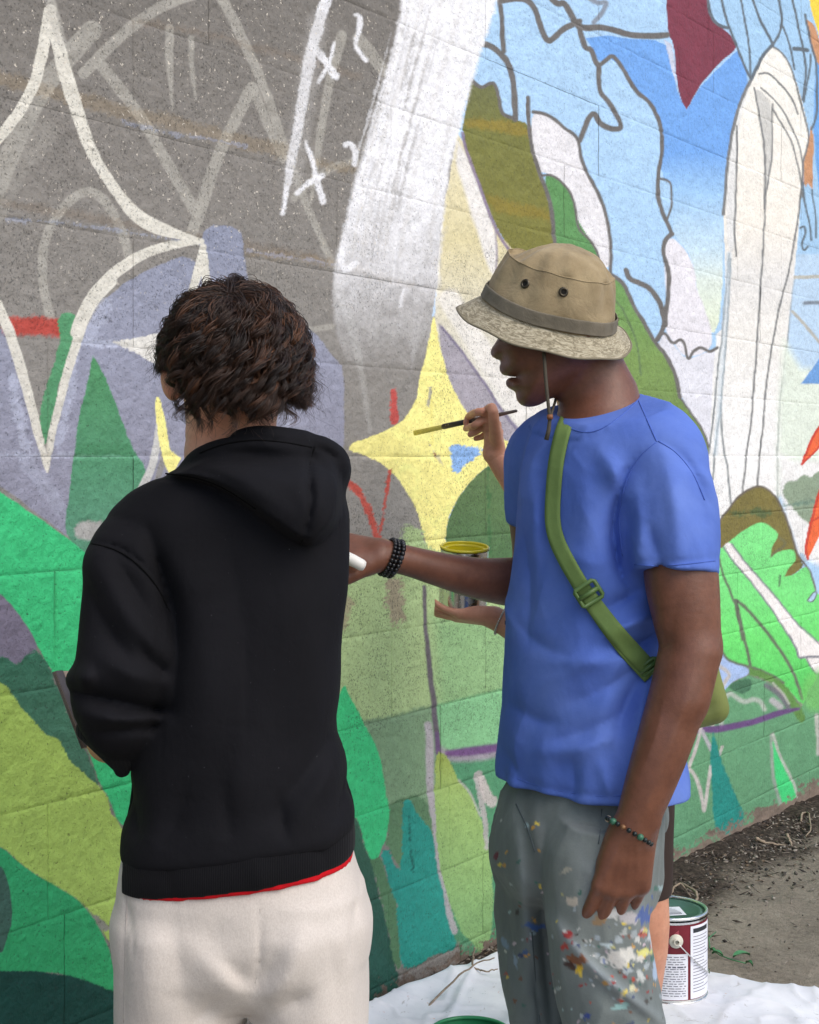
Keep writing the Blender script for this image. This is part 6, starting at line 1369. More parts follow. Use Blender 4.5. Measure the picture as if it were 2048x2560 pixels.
# ------------------------------------------------------------------ bucket hat
def nrm(v): v = np.asarray(v, float); return v/np.linalg.norm(v)
HC0 = np.array(tuple(at(1371, 784, YF)))
t15, r20 = R(14.5), R(21)
h1 = V3(-math.cos(t15), 0, math.sin(t15)); h3o = V3(math.sin(t15), 0, math.cos(t15)); cam_dir = V3(0, -1, 0)
h3 = math.cos(r20)*h3o+math.sin(r20)*cam_dir; h2 = math.cos(r20)*cam_dir-math.sin(r20)*h3o
def hat_surf(name, prof, nphi, wob, thick, mat, parent, sub=6):
    pr = np.array(prof, float); s0 = np.arange(len(pr)); s1 = np.linspace(0, len(pr)-1, (len(pr)-1)*sub+1)
    r_ = pchip(s1, s0, pr[:, 0]); hh = pchip(s1, s0, pr[:, 1]); ph = np.linspace(0, 2*np.pi, nphi, endpoint=False)
    PH, RR = np.meshgrid(ph, r_, indexing='ij'); HH = np.tile(hh, (nphi, 1)); SS = np.tile(s1/s1[-1], (nphi, 1))
    dr, dh = wob(PH, RR, HH, SS); RR = RR+dr; HH = HH+dh
    a, b = RR*np.cos(PH)*1.06, RR*np.sin(PH)*.95
    V = HC0+a[..., None]*h1+b[..., None]*h2+HH[..., None]*h3
    me = mesh_np(name, V.reshape(-1, 3), grid_quads(nphi, len(r_), True)[:, ::-1], True, {'hang': ('FLOAT', (PH/(2*np.pi)).ravel()), 'hrad': ('FLOAT', SS.ravel())})
    o = link(name, me, mat, parent)
    md = o.modifiers.new('thick', 'SOLIDIFY'); md.thickness = thick; md.offset = -1
    return o
hat = empty('bucket_hat', Vector(HC0)); hat.parent = man; hat.matrix_parent_inverse = Matrix.Translation(-man.location)
def hlink(o):
    o.parent = hat; o.matrix_parent_inverse = Matrix.Translation(-Vector(HC0)); return o
def khaki(name, rgb, rgb2, stitch=False):
    t = NT(name); g = t.pos(); ha = t.attr('hang').outputs['Fac']; hr = t.attr('hrad').outputs['Fac']
    n = t.noise(16, 5, .6, g); c = t.mix(t.rng(n, .35, .68), L4(rgb), L4(rgb2))
    f_ = t.noise(1000, 2, .5, g); c = t.mix(t.rng(f_, .35, .65, 0, .25), c, tuple(lin(rgb)*.6)+(1,))
    nb = t.bump(f_, .25, .0006)
    if stitch:
        cv = t.n('CombineXYZ', X=t.math('MULTIPLY', ha, 60.0), Y=t.math('MULTIPLY', hr, 9.0), Z=0.0).outputs[0]
        p = t.noise(1.0, 4, .6, cv, 1.6); pk = t.rng(p, .42, .6)
        c = t.mix(t.math('MULTIPLY', pk, .8), c, L4((200, 191, 166)))
        c = t.mix(t.rng(p, .40, .30, 0, .5), c, L4((118, 112, 96)))
        nb = t.bump(p, .6, .004, nb)
        rings = t.math('PINGPONG', t.math('MULTIPLY', hr, 8.0), .5); c = t.mix(t.rng(rings, .0, .05, .35, 0), c, L4((88, 84, 72)))
    else: nb = t.bump(t.noise(30, 4, .6, g, .5), .5, .006, nb)
    t.bs('Base Color', c); t.bs('Roughness', .85); t.bs('Specular IOR Level', .15); t.bs('Sheen Weight', .1); t.bs('Normal', nb); return t.m
M_KH = khaki('khaki_cotton', (146, 129, 98), (178, 160, 126)); M_BRIM = khaki('khaki_brim', (138, 129, 106), (160, 150, 126), True); M_BAND = khaki('olive_webbing', (108, 102, 88), (132, 124, 108))
def wob_crown(ph, r, h, s):
    dent = .006*np.exp(-((ph-1.2)/.5)**2)*np.sin(s*6); n = .0028*np.sin(3*ph+4*s)+.002*np.sin(7*ph+9*s)+.0016*np.sin(13*ph-5*s)
    top = 1-sstep(.25, .55, s)
    k = 1-sstep(.62, .85, s); n = n*k
    c0 = sstep(0, .35, s); n = n*c0
    return n*.8, c0*(-.024*top*(.5+.5*np.cos(ph+.4))**2-.003*top*np.cos(2*ph))+.5*n+dent*c0
crown = hlink(hat_surf('crown', [(.0004, .1195), (.028, .1185), (.052, .1130), (.070, .102), (.082, .0885), (.0850, .0840), (.0925, .064), (.0990, .042), (.1040, .020), (.1065, .000), (.1070, -.004)], 160, wob_crown, .002, M_KH, None))
def wob_brim(ph, r, h, s):
    return .002*s*np.sin(5*ph+1), s*(.006*np.sin(2*ph+.6)+.004*np.sin(3*ph+2.1)+.0015*np.sin(9*ph))-.006*s*s*np.exp(-((np.mod(ph+np.pi, 2*np.pi)-np.pi)/.7)**2)+.017*s*np.exp(-((ph-np.pi)/.9)**2)+.003*s*np.exp(-((ph-1.5)/.8)**2)
brim = hlink(hat_surf('brim', [(.1055, .001), (.110, -.003), (.120, -.0115), (.131, -.0215), (.1405, -.0300)], 200, wob_brim, .0026, M_BRIM, None))
band = hlink(hat_surf('hat_band', [(.1052, .0250), (.1066, .0240), (.1092, .008), (.1102, .0035), (.1092, .0025)], 160, lambda ph, r, h, s: (.0004*np.sin(11*ph)+.0004*np.sin(23*ph+1)+.0009, .0012*np.sin(4*ph)), .0012, M_BAND, None))
# piping seam, brim edge
def hat_ring(name, r, h, rad, mat, n=120, wob=None):
    ph = np.linspace(0, 2*np.pi, n, endpoint=False); dr, dh = (wob(ph, r+0*ph, h+0*ph, np.ones(n)) if wob else (0*ph, 0*ph))
    P = HC0+((r+dr)*np.cos(ph)*1.06)[:, None]*h1+((r+dr)*np.sin(ph)*.95)[:, None]*h2+(h+dh)[:, None]*h3
    return hlink(link(name, tube_mesh(name, P, rad, 6, closed=True), mat))
hat_ring('brim_edge', .1408, -.0306, .0019, M_BRIM, 160, wob_brim)
hat_ring('seam', .0850, .0845, .0009, M_KH, 140, lambda ph, r, h, s: wob_crown(ph, r, h, s*.5))
# eyelets on the near side
M_BRASS = simple_mat('eyelet_brass', (84, 78, 66), .35, .8, .1); M_HOLE = simple_mat('eyelet_hole', (26, 24, 20), .9)
def crown_hit(px, py):
    best = None
    me = crown.data; V = mverts(me); x, y = to_px(V); k = (V-HC0)@h2 > 0
    d = np.hypot(x-px, y-py)+np.where(k, 0, 1e6); i = np.argmin(d); return V[i]
for ex, ey in ((1313, 709), (1409, 730)):
    c = crown_hit(ex, ey); n_ = c-HC0; n_ = n_-h3*(n_@h3)*1.0; n_ = nrm(nrm(n_)+.32*h3); a_ = nrm(np.cross(h3, n_)); b_ = np.cross(n_, a_)
    Mx = np.column_stack([a_, b_, n_])
    c = c+n_*.0008
    ey_ = link('eyelet', lathe_mesh('eyelet', [(.0038, .0004), (.0042, .0018), (.0056, .0026), (.0074, .0020), (.0082, .0002)], M=Mx, seg=24, center=c), M_BRASS); hlink(ey_)
    hlink(link('eyelet_hole', lathe_mesh('eyelet_hole', [(0.0001, .0008), (.0042, .0010)], M=Mx, seg=20, center=c), M_HOLE))
# chin cord with leather toggle
M_CORD = simple_mat('cord_olive', (74, 68, 56), .8, var=.2, scale=200); M_TOG = simple_mat('toggle_leather', (132, 84, 52), .5)
cy_ = 2.300
hlink(link('chin_cord', tube_mesh('chin_cord', pxs([(1357, 835, 2.345), (1361, 893, 2.318), (1364, 940, 2.31), (1368, 985, 2.305), (1373, 1030, cy_), (1375, 1045, cy_), (1372, 1075, cy_), (1366, 1100, cy_)], 2), [.0030, .0030, .0030, .0030, .0028, .0028, .0036, .0038], 7), M_CORD))
hlink(link('chin_cord', tube_mesh('chin_cord', pxs([(1392, 985, 2.47), (1388, 1005, 2.42), (1380, 1030, 2.33), (1377, 1045, cy_), (1374, 1060, cy_+.002)], 2), .0024, 7), M_CORD))
hlink(link('toggle', tube_mesh('toggle', pxs([(1368, 1043, cy_-.003), (1382, 1042, cy_-.003)], 2), .0042, 10), M_TOG))

# ------------------------------------------------------------------ sling bag: strap over the chest, bag behind the hip
M_WEB = cloth_mat('green_webbing', (106, 130, 74), .08, .7, 700., .4, .05, 30.); M_BAG = cloth_mat('green_nylon', (120, 130, 74), .08, .55, 900., .2, .05, 14.); M_CLIP = simple_mat('green_plastic', (84, 112, 60), .4, var=.06)
bag = empty('sling_bag', at(1712, 1700, 2.52)); tag(bag, 'small olive green sling bag worn across the chest of the blue T-shirt wearer', 'bag')
def ribbon(name, path, w_px, lift, th, mat, f, nu=40, side=None):
    L = chaikin(np.array(path, float), 3, False, 20); d = np.concatenate([[0], np.cumsum(np.hypot(*np.diff(L, axis=0).T))]); s = np.linspace(0, d[-1], nu)
    c = np.column_stack([np.interp(s, d, L[:, 0]), np.interp(s, d, L[:, 1])]); t_ = np.gradient(c, axis=0); t_ /= np.hypot(*t_.T)[:, None]; n_ = np.column_stack([-t_[:, 1], t_[:, 0]])
    w = np.interp(np.linspace(0, 1, nu), np.linspace(0, 1, len(w_px)), w_px)
    off = (-.5, -.25, 0, .25, .5); Yh = np.zeros((nu, 5))
    for i in range(nu):
        for j, o_ in enumerate(off):
            q = c[i]+n_[i]*w[i]*o_; Yh[i, j] = hit(f, q[0], q[1], 2.05, 2.9, 110)
    for _ in range(3): Yh[1:-1] = (Yh[:-2]+Yh[1:-1]*2+Yh[2:])/4
    flat = Yh.min(1, keepdims=True); Yh = .55*Yh+.45*flat
    V = []
    for i in range(nu):
        for j, o_ in enumerate(off):
            q = c[i]+n_[i]*w[i]*o_; V.append(tuple(at(q[0], q[1], Yh[i, j]-lift)))
    o = link(name, mesh_np(name, V, grid_quads(nu, 5)), mat, bag); md = o.modifiers.new('thick', 'SOLIDIFY'); md.thickness = th; md.offset = 0
    return o, c, Yh
STRAP = [(1428, 1030), (1412, 1062), (1400, 1104), (1389, 1160), (1383, 1230), (1380, 1300), (1390, 1350), (1420, 1410), (1450, 1460), (1478, 1505), (1530, 1580), (1580, 1640), (1628, 1690)]
ribbon('strap', STRAP, [38, 38, 38, 40, 40, 42, 44], .0035, .0022, M_WEB, f_shirt, 60)
ribbon('strap_webbing_tail', [(1470, 1492), (1530, 1572), (1585, 1632), (1622, 1672)], [44, 46, 44], .0068, .0018, M_WEB, f_shirt, 24)
def buckle(name, cx, cy, w, h, ang, y):
    """slider frame: rounded rectangle bars plus centre bar"""
    o_ = empty(name, at(cx, cy, y)); o_.parent = bag; o_.matrix_parent_inverse = Matrix.Translation(-bag.location)
    ca, sa = math.cos(ang), math.sin(ang)
    def q(u, v): return np.array(tuple(at(cx+ca*u-sa*v, cy+sa*u+ca*v, y)))
    P = []
    for u, v in ((-w, -h*.8), (-w*.85, -h), (w*.85, -h), (w, -h*.8), (w, h*.8), (w*.85, h), (-w*.85, h), (-w, h*.8)): P.append(q(u, v))
    b_ = link('frame', tube_mesh('frame', P, .0036, 8, closed=True), M_CLIP); b_.parent = o_; b_.matrix_parent_inverse = Matrix.Translation(-o_.location)
    c_ = link('centre_bar', tube_mesh('centre_bar', [q(-w, 0), q(w, 0)], .0042, 8), M_CLIP); c_.parent = o_; c_.matrix_parent_inverse = Matrix.Translation(-o_.location)
ysl = hit(f_shirt, 1472, 1488, 2.05, 2.9)-.012
buckle('slider_buckle', 1472, 1484, 29, 24, R(-33+0), ysl)
ysl2 = hit(f_shirt, 1618, 1676, 2.05, 2.9)-.008
buckle('ladder_buckle', 1622, 1668, 26, 12, R(-36), ysl2)
def f_bag(P):
    q = P-np.array(tuple(at(1706, 1690, 2.53)))
    M_ = np.array(Matrix.Rotation(R(-14), 3, 'Y')); q = q@M_
    b = np.abs(q)-np.array((.030, .05, .058)); d = np.linalg.norm(np.maximum(b, 0), axis=1)+np.minimum(b.max(1), 0)-.027
    d = d-fold(P, [(1720, 1760), (1760, 1775), (1785, 1758)], .004, -.004)-fold(P, [(1730, 1640), (1760, 1700), (1770, 1750)], .010, .003)
    return d-.002*vnoise(P, 20, 81)
link('bag_body', surface('bag_body', f_bag, (xx(1600, 2.5), 2.42, zz(1830, 2.53)), (xx(1830, 2.6), 2.64, zz(1560, 2.53)), .004), M_BAG, bag)
link('zip', tube_mesh('zip', pxs([(1725, 1772, 2.455), (1755, 1780, 2.47), (1784, 1764, 2.49)], 2), .0022, 6), M_CLIP, bag)
# strap passing behind the back, over the far shoulder to the bag
link('back_strap', tube_mesh('back_strap', pxs([(1420, 1040, 2.50), (1480, 1060, 2.58), (1580, 1250, 2.62), (1660, 1500, 2.60), (1700, 1630, 2.56)], 2), .006, 6), M_WEB, bag)

# ------------------------------------------------------------------ bracelets: one bead mesh shared by all beads
def bead_mesh(r):
    bm = bmesh.new(); bmesh.ops.create_icosphere(bm, subdivisions=2, radius=r); return bm_mesh('bead', bm, True)
def bracelet(name, centre, axis_, R1, R2, up, n, mats, r, parent):
    e = empty(name, Vector(centre)); e.parent = parent; e.matrix_parent_inverse = Matrix.Translation(-parent.location)
    ax = nrm(axis_); u = nrm(np.asarray(up, float)-ax*(np.asarray(up, float)@ax)); v = np.cross(ax, u); meshes = {}
    for i in range(n):
        a = 2*math.pi*i/n; m, s = mats(i); key = (m.name, s)
        if key not in meshes: me = bead_mesh(r*s); me.materials.append(m); meshes[key] = me
        o = bpy.data.objects.new('bead', meshes[key]); COL.objects.link(o); o.parent = e
        o.location = Vector(u*R1*math.cos(a)+v*R2*math.sin(a))
    return e
M_BLK = simple_mat('bead_black', (18, 18, 20), .3, var=.2, spec=.6); M_GRAYB = simple_mat('bead_grey', (52, 56, 62), .35, var=.3)
ax_r = nrm(RARM[-1]-RARM[-2])
for k, (bx_, by2) in enumerate(((968, 1392), (977, 1395), (988, 1397))):
    c_ = np.array(tuple(at(bx_, by2, 2.458+.003*k)))
    bracelet('bead_bracelet', c_, nrm(ax_r+V3(0, 0, .16)), .0315, .0305, (0, 0, 1), 26, (lambda i, k=k: (M_GRAYB if (k == 2 and i % 4 == 0) else M_BLK, 1.15 if k == 2 else 1.0)), .0040, man)
bc = [simple_mat('bead_'+n_, c_, .35, var=.2, scale=120) for n_, c_ in (('jade', (58, 108, 84)), ('cream', (226, 206, 180)), ('turquoise', (110, 196, 206)), ('brown', (128, 92, 60)), ('amber', (176, 120, 74)), ('dark', (24, 34, 34)))]
seqb = [5, 5, 1, 0, 5, 3, 2, 0, 3, 0, 0, 3, 4, 4, 5, 5, 5, 0, 5, 5, 3, 5, 0, 5]
ax_l = nrm(V3(-.34, -.02, -.94))
def lb_m(i): m = bc[seqb[i % len(seqb)]]; return m, (1.15 if seqb[i % len(seqb)] in (0, 1, 2) else .85)
bracelet('bead_bracelet', np.array(tuple(at(1574, 2078, 2.20))), nrm(V3(-.50, -.16, -.85)), .0385, .0345, (-.85, 0, .5), 24, lb_m, .0047, man)
# white marker in the far hand
M_MARK = simple_mat('marker_white', (232, 232, 226), .35, var=.03)
mk = link('marker', tube_mesh('marker', pxs([(914, 1417, 2.395), (912, 1416, 2.395), (905, 1413, 2.395), (880, 1400, 2.40), (820, 1372, 2.41)], 2), [.002, .0075, .0100, .0105, .0105], 14), M_MARK)
tag(mk, 'white marker held in the outstretched hand behind the black hoodie', 'marker')
# ------------------------------------------------------------------ third person, painting, mostly hidden behind the blue T-shirt
YT = 2.92
tx, ty = float(xx(1492, YT)), YT; tfz = float(ground_z(tx, ty))
tp = empty('person', (tx, ty, tfz)); tag(tp, 'person in dark shorts painting the yellow star, half hidden by the T-shirt wearer', 'person')
HT = np.array((xx(1440, 2.95), 2.95, tfz+1.49))
RWR = np.array(tuple(at(1236, 1136, 3.20))); LWR = np.array(tuple(at(1238, 1545, 3.10)))
def f_third(P):
    d = local(P, HT, .2, lambda Q: smin(ell(Q, HT+V3(0, 0, .03), (.074, .090, .085)), smin(ell(Q, HT+V3(-.012, .03, -.045), (.056, .06, .066)), rcone(Q, HT+V3(-.045, .085, -.01), HT+V3(-.054, .10, -.03), .008, .011), .012), .03))
    d = smin(d, chain(P, [HT+V3(0, -.01, -.04), HT+V3(.01, -.01, -.13), HT+V3(.02, -.01, -.20)], [.046, .048, .07]), .02)
    d = smin(d, ell(P, HT+V3(.03, 0, -.24), (.14, .07, .06)), .04)
    # painting arm: shoulder hidden, forearm up to the brush hand
    d = smin(d, chain(P, [HT+V3(-.06, .06, -.24), np.array(tuple(at(1400, 1330, 3.12))), np.array(tuple(at(1330, 1262, 3.16))), np.array(tuple(at(1275, 1190, 3.19))), RWR], [.046, .038, .036, .029, .0235]), .02)
    d = smin(d, chain(P, [HT+V3(.10, .10, -.26), np.array(tuple(at(1420, 1640, 3.02))), np.array(tuple(at(1340, 1600, 3.06))), np.array(tuple(at(1285, 1572, 3.09))), LWR], [.046, .038, .036, .029, .0245]), .02)
    for s, (X_, Y_) in ((0, (xx(1460, 2.98), 2.98)), (1, (xx(1594, 2.90), 2.90))):
        d = np.minimum(d, chain(P, [(X_-.01, Y_, tfz+.80), (X_, Y_, tfz+.48), (X_+.006, Y_-.012, tfz+.33), (X_+.004, Y_, tfz+.18), (X_, Y_, tfz+.06)], [.075, .056, .056, .042, .036]))
        d = smin(d, ell(P, (X_-.02, Y_+.07, tfz+.03), (.042, .11, .03)), .02)
    d = smin(d, ell(P, (tx, ty, tfz+.86), (.14, .10, .12)), .04)
    # left hand, palm up under the can
    d = smin(d, local(P, LWR+V3(-.08, 0, .02), .19, lambda Q: hand_sdf(Q, LWR, V3(-.96, .10, .10), V3(.10, -.25, -.97), size=.95, side=-1, curls=[.12, .14, .16, .22], spread=.14)), .012)
    return d
M_SKIN3 = skin_mat('skin_tan', (186, 128, 100), (204, 150, 122), .5, .1)
body3 = surface('body', f_third, (xx(1080, 3.2), 2.68, tfz-.005), (xx(1760, 3.0), 3.34, tfz+1.65), .0042)
link('body', body3, M_SKIN3, tp)
# brush hand at finer resolution: fist holding the handle between thumb and fingers
BT, BE = np.array(tuple(at(1033, 1083, 3.385))), np.array(tuple(at(1292, 1027, 3.14)))     # bristle tip on the wall, handle end
bdir = nrm(BE-BT)
def bpt(px): k = (px-1033)/(1292-1033.); return BT+(BE-BT)*k
def f_bh(P):
    w = RWR
    d = chain(P, [np.array(tuple(at(1262, 1172, 3.195))), w], [.026, .0225])
    # palm: from wrist up to the knuckles
    kn = [np.array(tuple(at(x_, y_, z_))) for x_, y_, z_ in ((1218, 1032, 3.165), (1232, 1045, 3.185), (1240, 1062, 3.205), (1246, 1080, 3.225))]
    for k_, r_ in zip(kn, (.0125, .0128, .0122, .011)): d = smin(d, rcone(P, w+V3(0, 0, .004), k_, .019, r_), .012)
    # fingers from knuckles out left, gripping the handle
    fing = [[kn[0], np.array(tuple(at(1196, 1030, 3.15))), bpt(1178)+V3(0, -.008, .011), bpt(1170)+V3(0, -.010, -.002)],
            [kn[1], np.array(tuple(at(1204, 1052, 3.165))), np.array(tuple(at(1186, 1064, 3.165))), bpt(1172)+V3(-.002, -.004, -.016)],
            [kn[2], np.array(tuple(at(1210, 1066, 3.185))), np.array(tuple(at(1192, 1078, 3.19))), np.array(tuple(at(1176, 1086, 3.195)))],
            [kn[3], np.array(tuple(at(1218, 1084, 3.21))), np.array(tuple(at(1204, 1092, 3.215))), np.array(tuple(at(1190, 1096, 3.22)))]]
    for fg, r_ in zip(fing, (.0090, .0092, .0088, .0078)): d = smin(d, chain(P, fg, [r_*1.12, r_, r_*.92, r_*.78]), .005)
    th = [w+V3(.004, -.012, .018), np.array(tuple(at(1236, 1062, 3.14))), np.array(tuple(at(1230, 1020, 3.13))), bpt(1216)+V3(0, -.010, .008)]
    d = smin(d, chain(P, th, [.0150, .0125, .0112, .0088]), .008)
    return d
hb = surface('brush_hand', f_bh, (xx(1150, 3.1), 3.08, zz(1200, 3.2)), (xx(1300, 3.25), 3.27, zz(990, 3.15)), .0022)
link('hand', hb, M_SKIN3, tp)
# tattoo and bracelet on the can arm
M_TAT = simple_mat('tattoo_ink', (70, 60, 66), .6); M_SILV = simple_mat('bead_silver', (188, 184, 176), .3, .6, .1)
def onarm(px, py): return np.array(tuple(at(px, py, hit(f_third, px, py, 2.8, 3.3, 200)-.0015)))
def patch(name, pts, mat, par):
    bm = bmesh.new(); bm.faces.new([bm.verts.new(onarm(*p)) for p in pts]); return link(name, bm_mesh(name, bm), mat, par)
patch('tattoo', [(1262, 1552), (1274, 1550), (1274, 1558), (1268, 1564), (1262, 1561)], M_TAT, tp)
bracelet('bead_bracelet', np.array(tuple(at(1252, 1552, 3.10))), nrm(V3(-.80, .20, .35)), .0300, .0300, (0, 0, 1), 34, lambda i: (M_SILV, 1.0), .0027, tp)
# clothes
def f_sh3(P):
    pel = ell(P, (tx, ty, tfz+.88), (.150, .112, .13)); d = pel
    for X_, Y_ in ((xx(1460, 2.98), 2.98), (xx(1594, 2.90), 2.90)):
        d = smin(d, chain(P, [(X_-.012, Y_, tfz+.80), (X_-.002, Y_, tfz+.56), (X_-.004, Y_, tfz+.36)], [.088, .076, .070]), .02)
    return np.maximum(d-.002*vnoise(P, 16, 91), (tfz+.385)-P[:, 2])
M_DARK = cloth_mat('dark_cotton', (58, 48, 44), .1, .9, 900., .2, .05)
link('shorts', surface('shorts', f_sh3, (tx-.26, ty-.2, tfz+.3), (tx+.26, ty+.24, tfz+1.05), .006), M_DARK, tp)
def f_top3(P):
    d = chain(P, [HT+V3(.03, 0, -.27), (tx-.02, ty, tfz+1.10), (tx, ty, tfz+.90)], [.105, .115, .125])
    d = smin(d, ell(P, HT+V3(.03, 0, -.27), (.165, .09, .08)), .04)
    d = smin(d, chain(P, [HT+V3(-.06, .06, -.25), np.array(tuple(at(1400, 1290, 3.10)))], [.062, .058]), .03)
    d = smin(d, chain(P, [HT+V3(.10, .10, -.27), np.array(tuple(at(1470, 1450, 3.0)))], [.062, .058]), .03)
    return smax(np.maximum(d, (tfz+.84)-P[:, 2])-.002*vnoise(P, 14, 92), -rcone(P, HT, HT+V3(.02, 0, -.2), .052, .058), .005)
link('t_shirt', surface('t_shirt', f_top3, (tx-.34, ty-.26, tfz+.8), (tx+.3, ty+.3, tfz+1.45), .006), M_DARK, tp)
M_SHOE3 = simple_mat('canvas_shoe', (88, 84, 82), .7, var=.1)
for X_, Y_ in ((xx(1460, 2.98), 2.98), (xx(1594, 2.90), 2.90)):
    def f_s3(P, X_=X_, Y_=Y_): return np.maximum(smin(ell(P, (X_-.02, Y_+.07, tfz+.03), (.050, .125, .042)), ell(P, (X_, Y_, tfz+.05), (.044, .05, .055)), .02), tfz-P[:, 2])
    link('shoe', surface('shoe', f_s3, (X_-.1, Y_-.1, tfz-.01), (X_+.1, Y_+.24, tfz+.14), .006), M_SHOE3, tp)
make_hair('hair', tp, HT+V3(0, 0, .03), V3(.077, .093, .088), 260, 14, 8, M_HAIR, .30, .12)
# --- brush
M_FERR = simple_mat('ferrule_black', (22, 22, 24), .35, var=.2, spec=.6); M_HAND = simple_mat('handle_grey', (104, 96, 90), .5, var=.15, scale=80); M_BRS = simple_mat('bristle_yellow', (206, 196, 96), .6, var=.15, scale=200, bump=.6, bscale=500)
M_DAB = simple_mat('paint_dab', (226, 214, 130), .5)
br = empty('paintbrush', Vector(BT)); tag(br, 'long thin paintbrush loaded with yellow paint touching the yellow star', 'paintbrush')
up_ = nrm(np.cross(bdir, V3(0, 1, 0)))
def f_bris(P):
    d = etube(P, [BT+bdir*.004, bpt(1075), bpt(1116)], [.0066, .0060, .0054], [.0026, .0036, .0046], up_)
    return d-.0005*np.sin(((P-BT)@up_)*1800)
link('bristles', surface('bristles', f_bris, BT-.03+V3(-.0, 0, 0), bpt(1120)+.03, .0015) if False else surface('bristles', f_bris, np.minimum(BT, bpt(1120))-.016, np.maximum(BT, bpt(1120))+.016, .0016), M_BRS, br)
link('ferrule', tube_mesh('ferrule', [bpt(1112), bpt(1116), bpt(1150), bpt(1188)], [.0060, .0068, .0064, .0058], 12), M_FERR, br)
link('handle', tube_mesh('handle', [bpt(1186), bpt(1205), bpt(1240), bpt(1275), bpt(1291), bpt(1293)], [.0056, .0060, .0052, .0038, .0034, .0015], 12), M_HAND, br)
for k_ in (1122, 1128, 1168, 1176):
    def f_d(P, k_=k_): return ell(P, bpt(k_)+V3(0, -.0055, .001), (.004, .002, .0025))
    c_ = bpt(k_)+V3(0, -.0055, .001); link('paint_dab', surface('paint_dab', f_d, c_-.008, c_+.008, .001), M_DAB, br)
# --- tin of yellow paint on the palm
qc = np.array(tuple(at(1157, 1512, 3.13))); tilt = nrm(V3(.03, -.15, 1)); qx = nrm(np.cross(V3(0, 1, 0), tilt)); MQ = np.column_stack([qx, np.cross(tilt, qx), tilt])
QR, QH = .0525, .128
tin = empty('paint_tin', Vector(qc)); tag(tin, 'small open silver tin of yellow paint resting on an upturned palm', 'paint tin')
M_YP = simple_mat('yellow_paint', (214, 200, 40), .3, var=.06, spec=.6)
link('body', lathe_mesh('body', [(0, 0), (QR*.96, 0), (QR, .003), (QR*.985, .006), (QR*.985, QH-.006), (QR, QH-.004)], M=MQ, seg=56, center=qc), M_TIN, tin)
link('rim', tube_mesh('rim', [qc+MQ@V3(QR*.97*math.cos(a), QR*.97*math.sin(a), QH) for a in np.linspace(0, 2*np.pi, 48, endpoint=False)], .0030, 8, closed=True), M_YP, tin)
link('rim_groove', lathe_mesh('rim_groove', [(QR*.78, QH-.006), (QR*.80, QH-.0015), (QR*.86, QH-.004), (QR*.95, QH-.0015)], M=MQ, seg=48, center=qc), M_YP, tin)
link('inner_wall', lathe_mesh('inner_wall', [(QR*.79, QH-.004), (QR*.79, QH-.028)], M=MQ, seg=48, center=qc), M_YP, tin)
link('paint', lathe_mesh('paint', [(.0001, QH-.016), (QR*.4, QH-.0165), (QR*.79, QH-.0155)], M=MQ, seg=48, center=qc), M_YP, tin)
a = np.linspace(-2.9, -.6, 40); Vd = []
for x in a:
    lo_ = QH-.022-.005*math.sin(x*9)-.004*math.sin(x*23); hi2 = QH-.014-.003*math.sin(x*7+1)
    for h_ in (hi2, lo_): Vd.append(qc+MQ@V3(QR*.992*math.cos(x), QR*.992*math.sin(x), h_))
link('paint_drip', mesh_np('paint_drip', Vd, grid_quads(40, 2)), M_YP, tin)
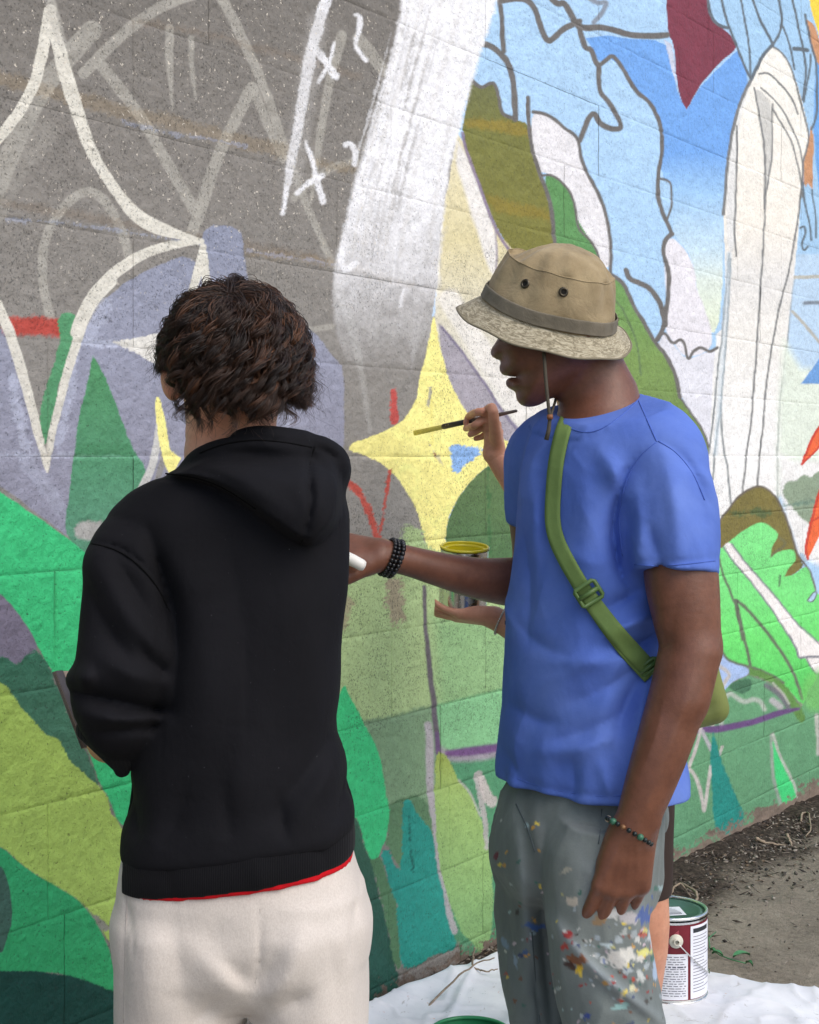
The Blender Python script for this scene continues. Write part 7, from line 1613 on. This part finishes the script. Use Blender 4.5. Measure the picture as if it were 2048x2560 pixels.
# ------------------------------------------------------------------ stitched seams lying on the garments
def seam(path, f, y0, y1, r, mat, parent, n=34, name='seam'):
    L = chaikin(np.array(path, float), 3, False, 20); d = np.concatenate([[0], np.cumsum(np.hypot(*np.diff(L, axis=0).T))]); s = np.linspace(0, d[-1], n)
    cx, cy = np.interp(s, d, L[:, 0]), np.interp(s, d, L[:, 1]); ys = np.linspace(y0, y1, 120)
    Y, X2 = np.meshgrid(ys, cx, indexing='xy'); C2 = np.repeat(cy[:, None], len(ys), 1)
    P = np.column_stack([((X2-1024)/F_PX*Y).ravel(), Y.ravel(), (HC-(C2-YH)/F_PX*Y).ravel()]); D = f(P).reshape(n, -1)
    i = np.clip(np.argmax(D < 0, 1), 1, None); k = np.arange(n); a, b = D[k, i-1], D[k, i]; yy = ys[i-1]+(ys[i]-ys[i-1])*np.clip(a/(a-b+1e-9), 0, 1)
    for _ in range(2): yy[1:-1] = (yy[:-2]+2*yy[1:-1]+yy[2:])/4
    return link(name, tube_mesh(name, [at(x, y, q-r*.35) for x, y, q in zip(cx, cy, yy)], r, 6), mat, parent)
M_SB = cloth_mat('blue_thread', (80, 106, 184), .05, .9, 900., .1, 0.); M_SK = cloth_mat('black_thread', (9, 9, 11), .05, .9, 900., .1, 0.); M_SO = cloth_mat('oatmeal_thread', (178, 170, 162), .05, .9, 900., .1, 0.); M_SG = cloth_mat('grey_thread', (82, 90, 92), .05, .9, 900., .1, 0.)
for p in ([(1640, 1106), (1592, 1145), (1558, 1220), (1546, 1300), (1556, 1390)], [(1646, 1103), (1690, 1128), (1735, 1184), (1762, 1250)], [(1597, 1002), (1618, 1050), (1642, 1104)], [(1586, 1412), (1640, 1416), (1700, 1412), (1788, 1402)], [(1268, 1936), (1330, 1962), (1420, 1982), (1500, 1992), (1552, 1990)], [(1409, 1060), (1430, 1074), (1470, 1084), (1516, 1068), (1560, 1034), (1596, 1000)]):
    seam(p, f_shirt, 2.05, 2.75, .0010, M_SB, shirt)
for p in ([(228, 1358), (290, 1372), (345, 1408), (395, 1466), (424, 1530)], [(788, 1116), (776, 1150), (772, 1190), (782, 1250), (768, 1320), (752, 1362)], [(500, 1132), (560, 1108), (640, 1098), (720, 1106), (780, 1118)], [(415, 1184), (500, 1194), (570, 1224), (640, 1272)]):
    seam(p, f_hoodie, 1.80, 2.2, .0012, M_SK, hood)
trb = [o for o in boy.children if o.name.startswith('trousers')][0]
for p in ([(650, 2272), (652, 2340), (648, 2420), (638, 2458)], [(318, 2240), (312, 2400), (310, 2556)]):
    seam(p, f_pants, 1.84, 2.2, .0010, M_SO, trb)
for p in ([(1505, 2022), (1500, 2090), (1496, 2110)], [(1330, 2330), (1338, 2440), (1350, 2556)], [(1290, 2010), (1320, 2070), (1338, 2130)]):
    seam(p, f_trs, 2.1, 2.7, .0011, M_SG, trousers)
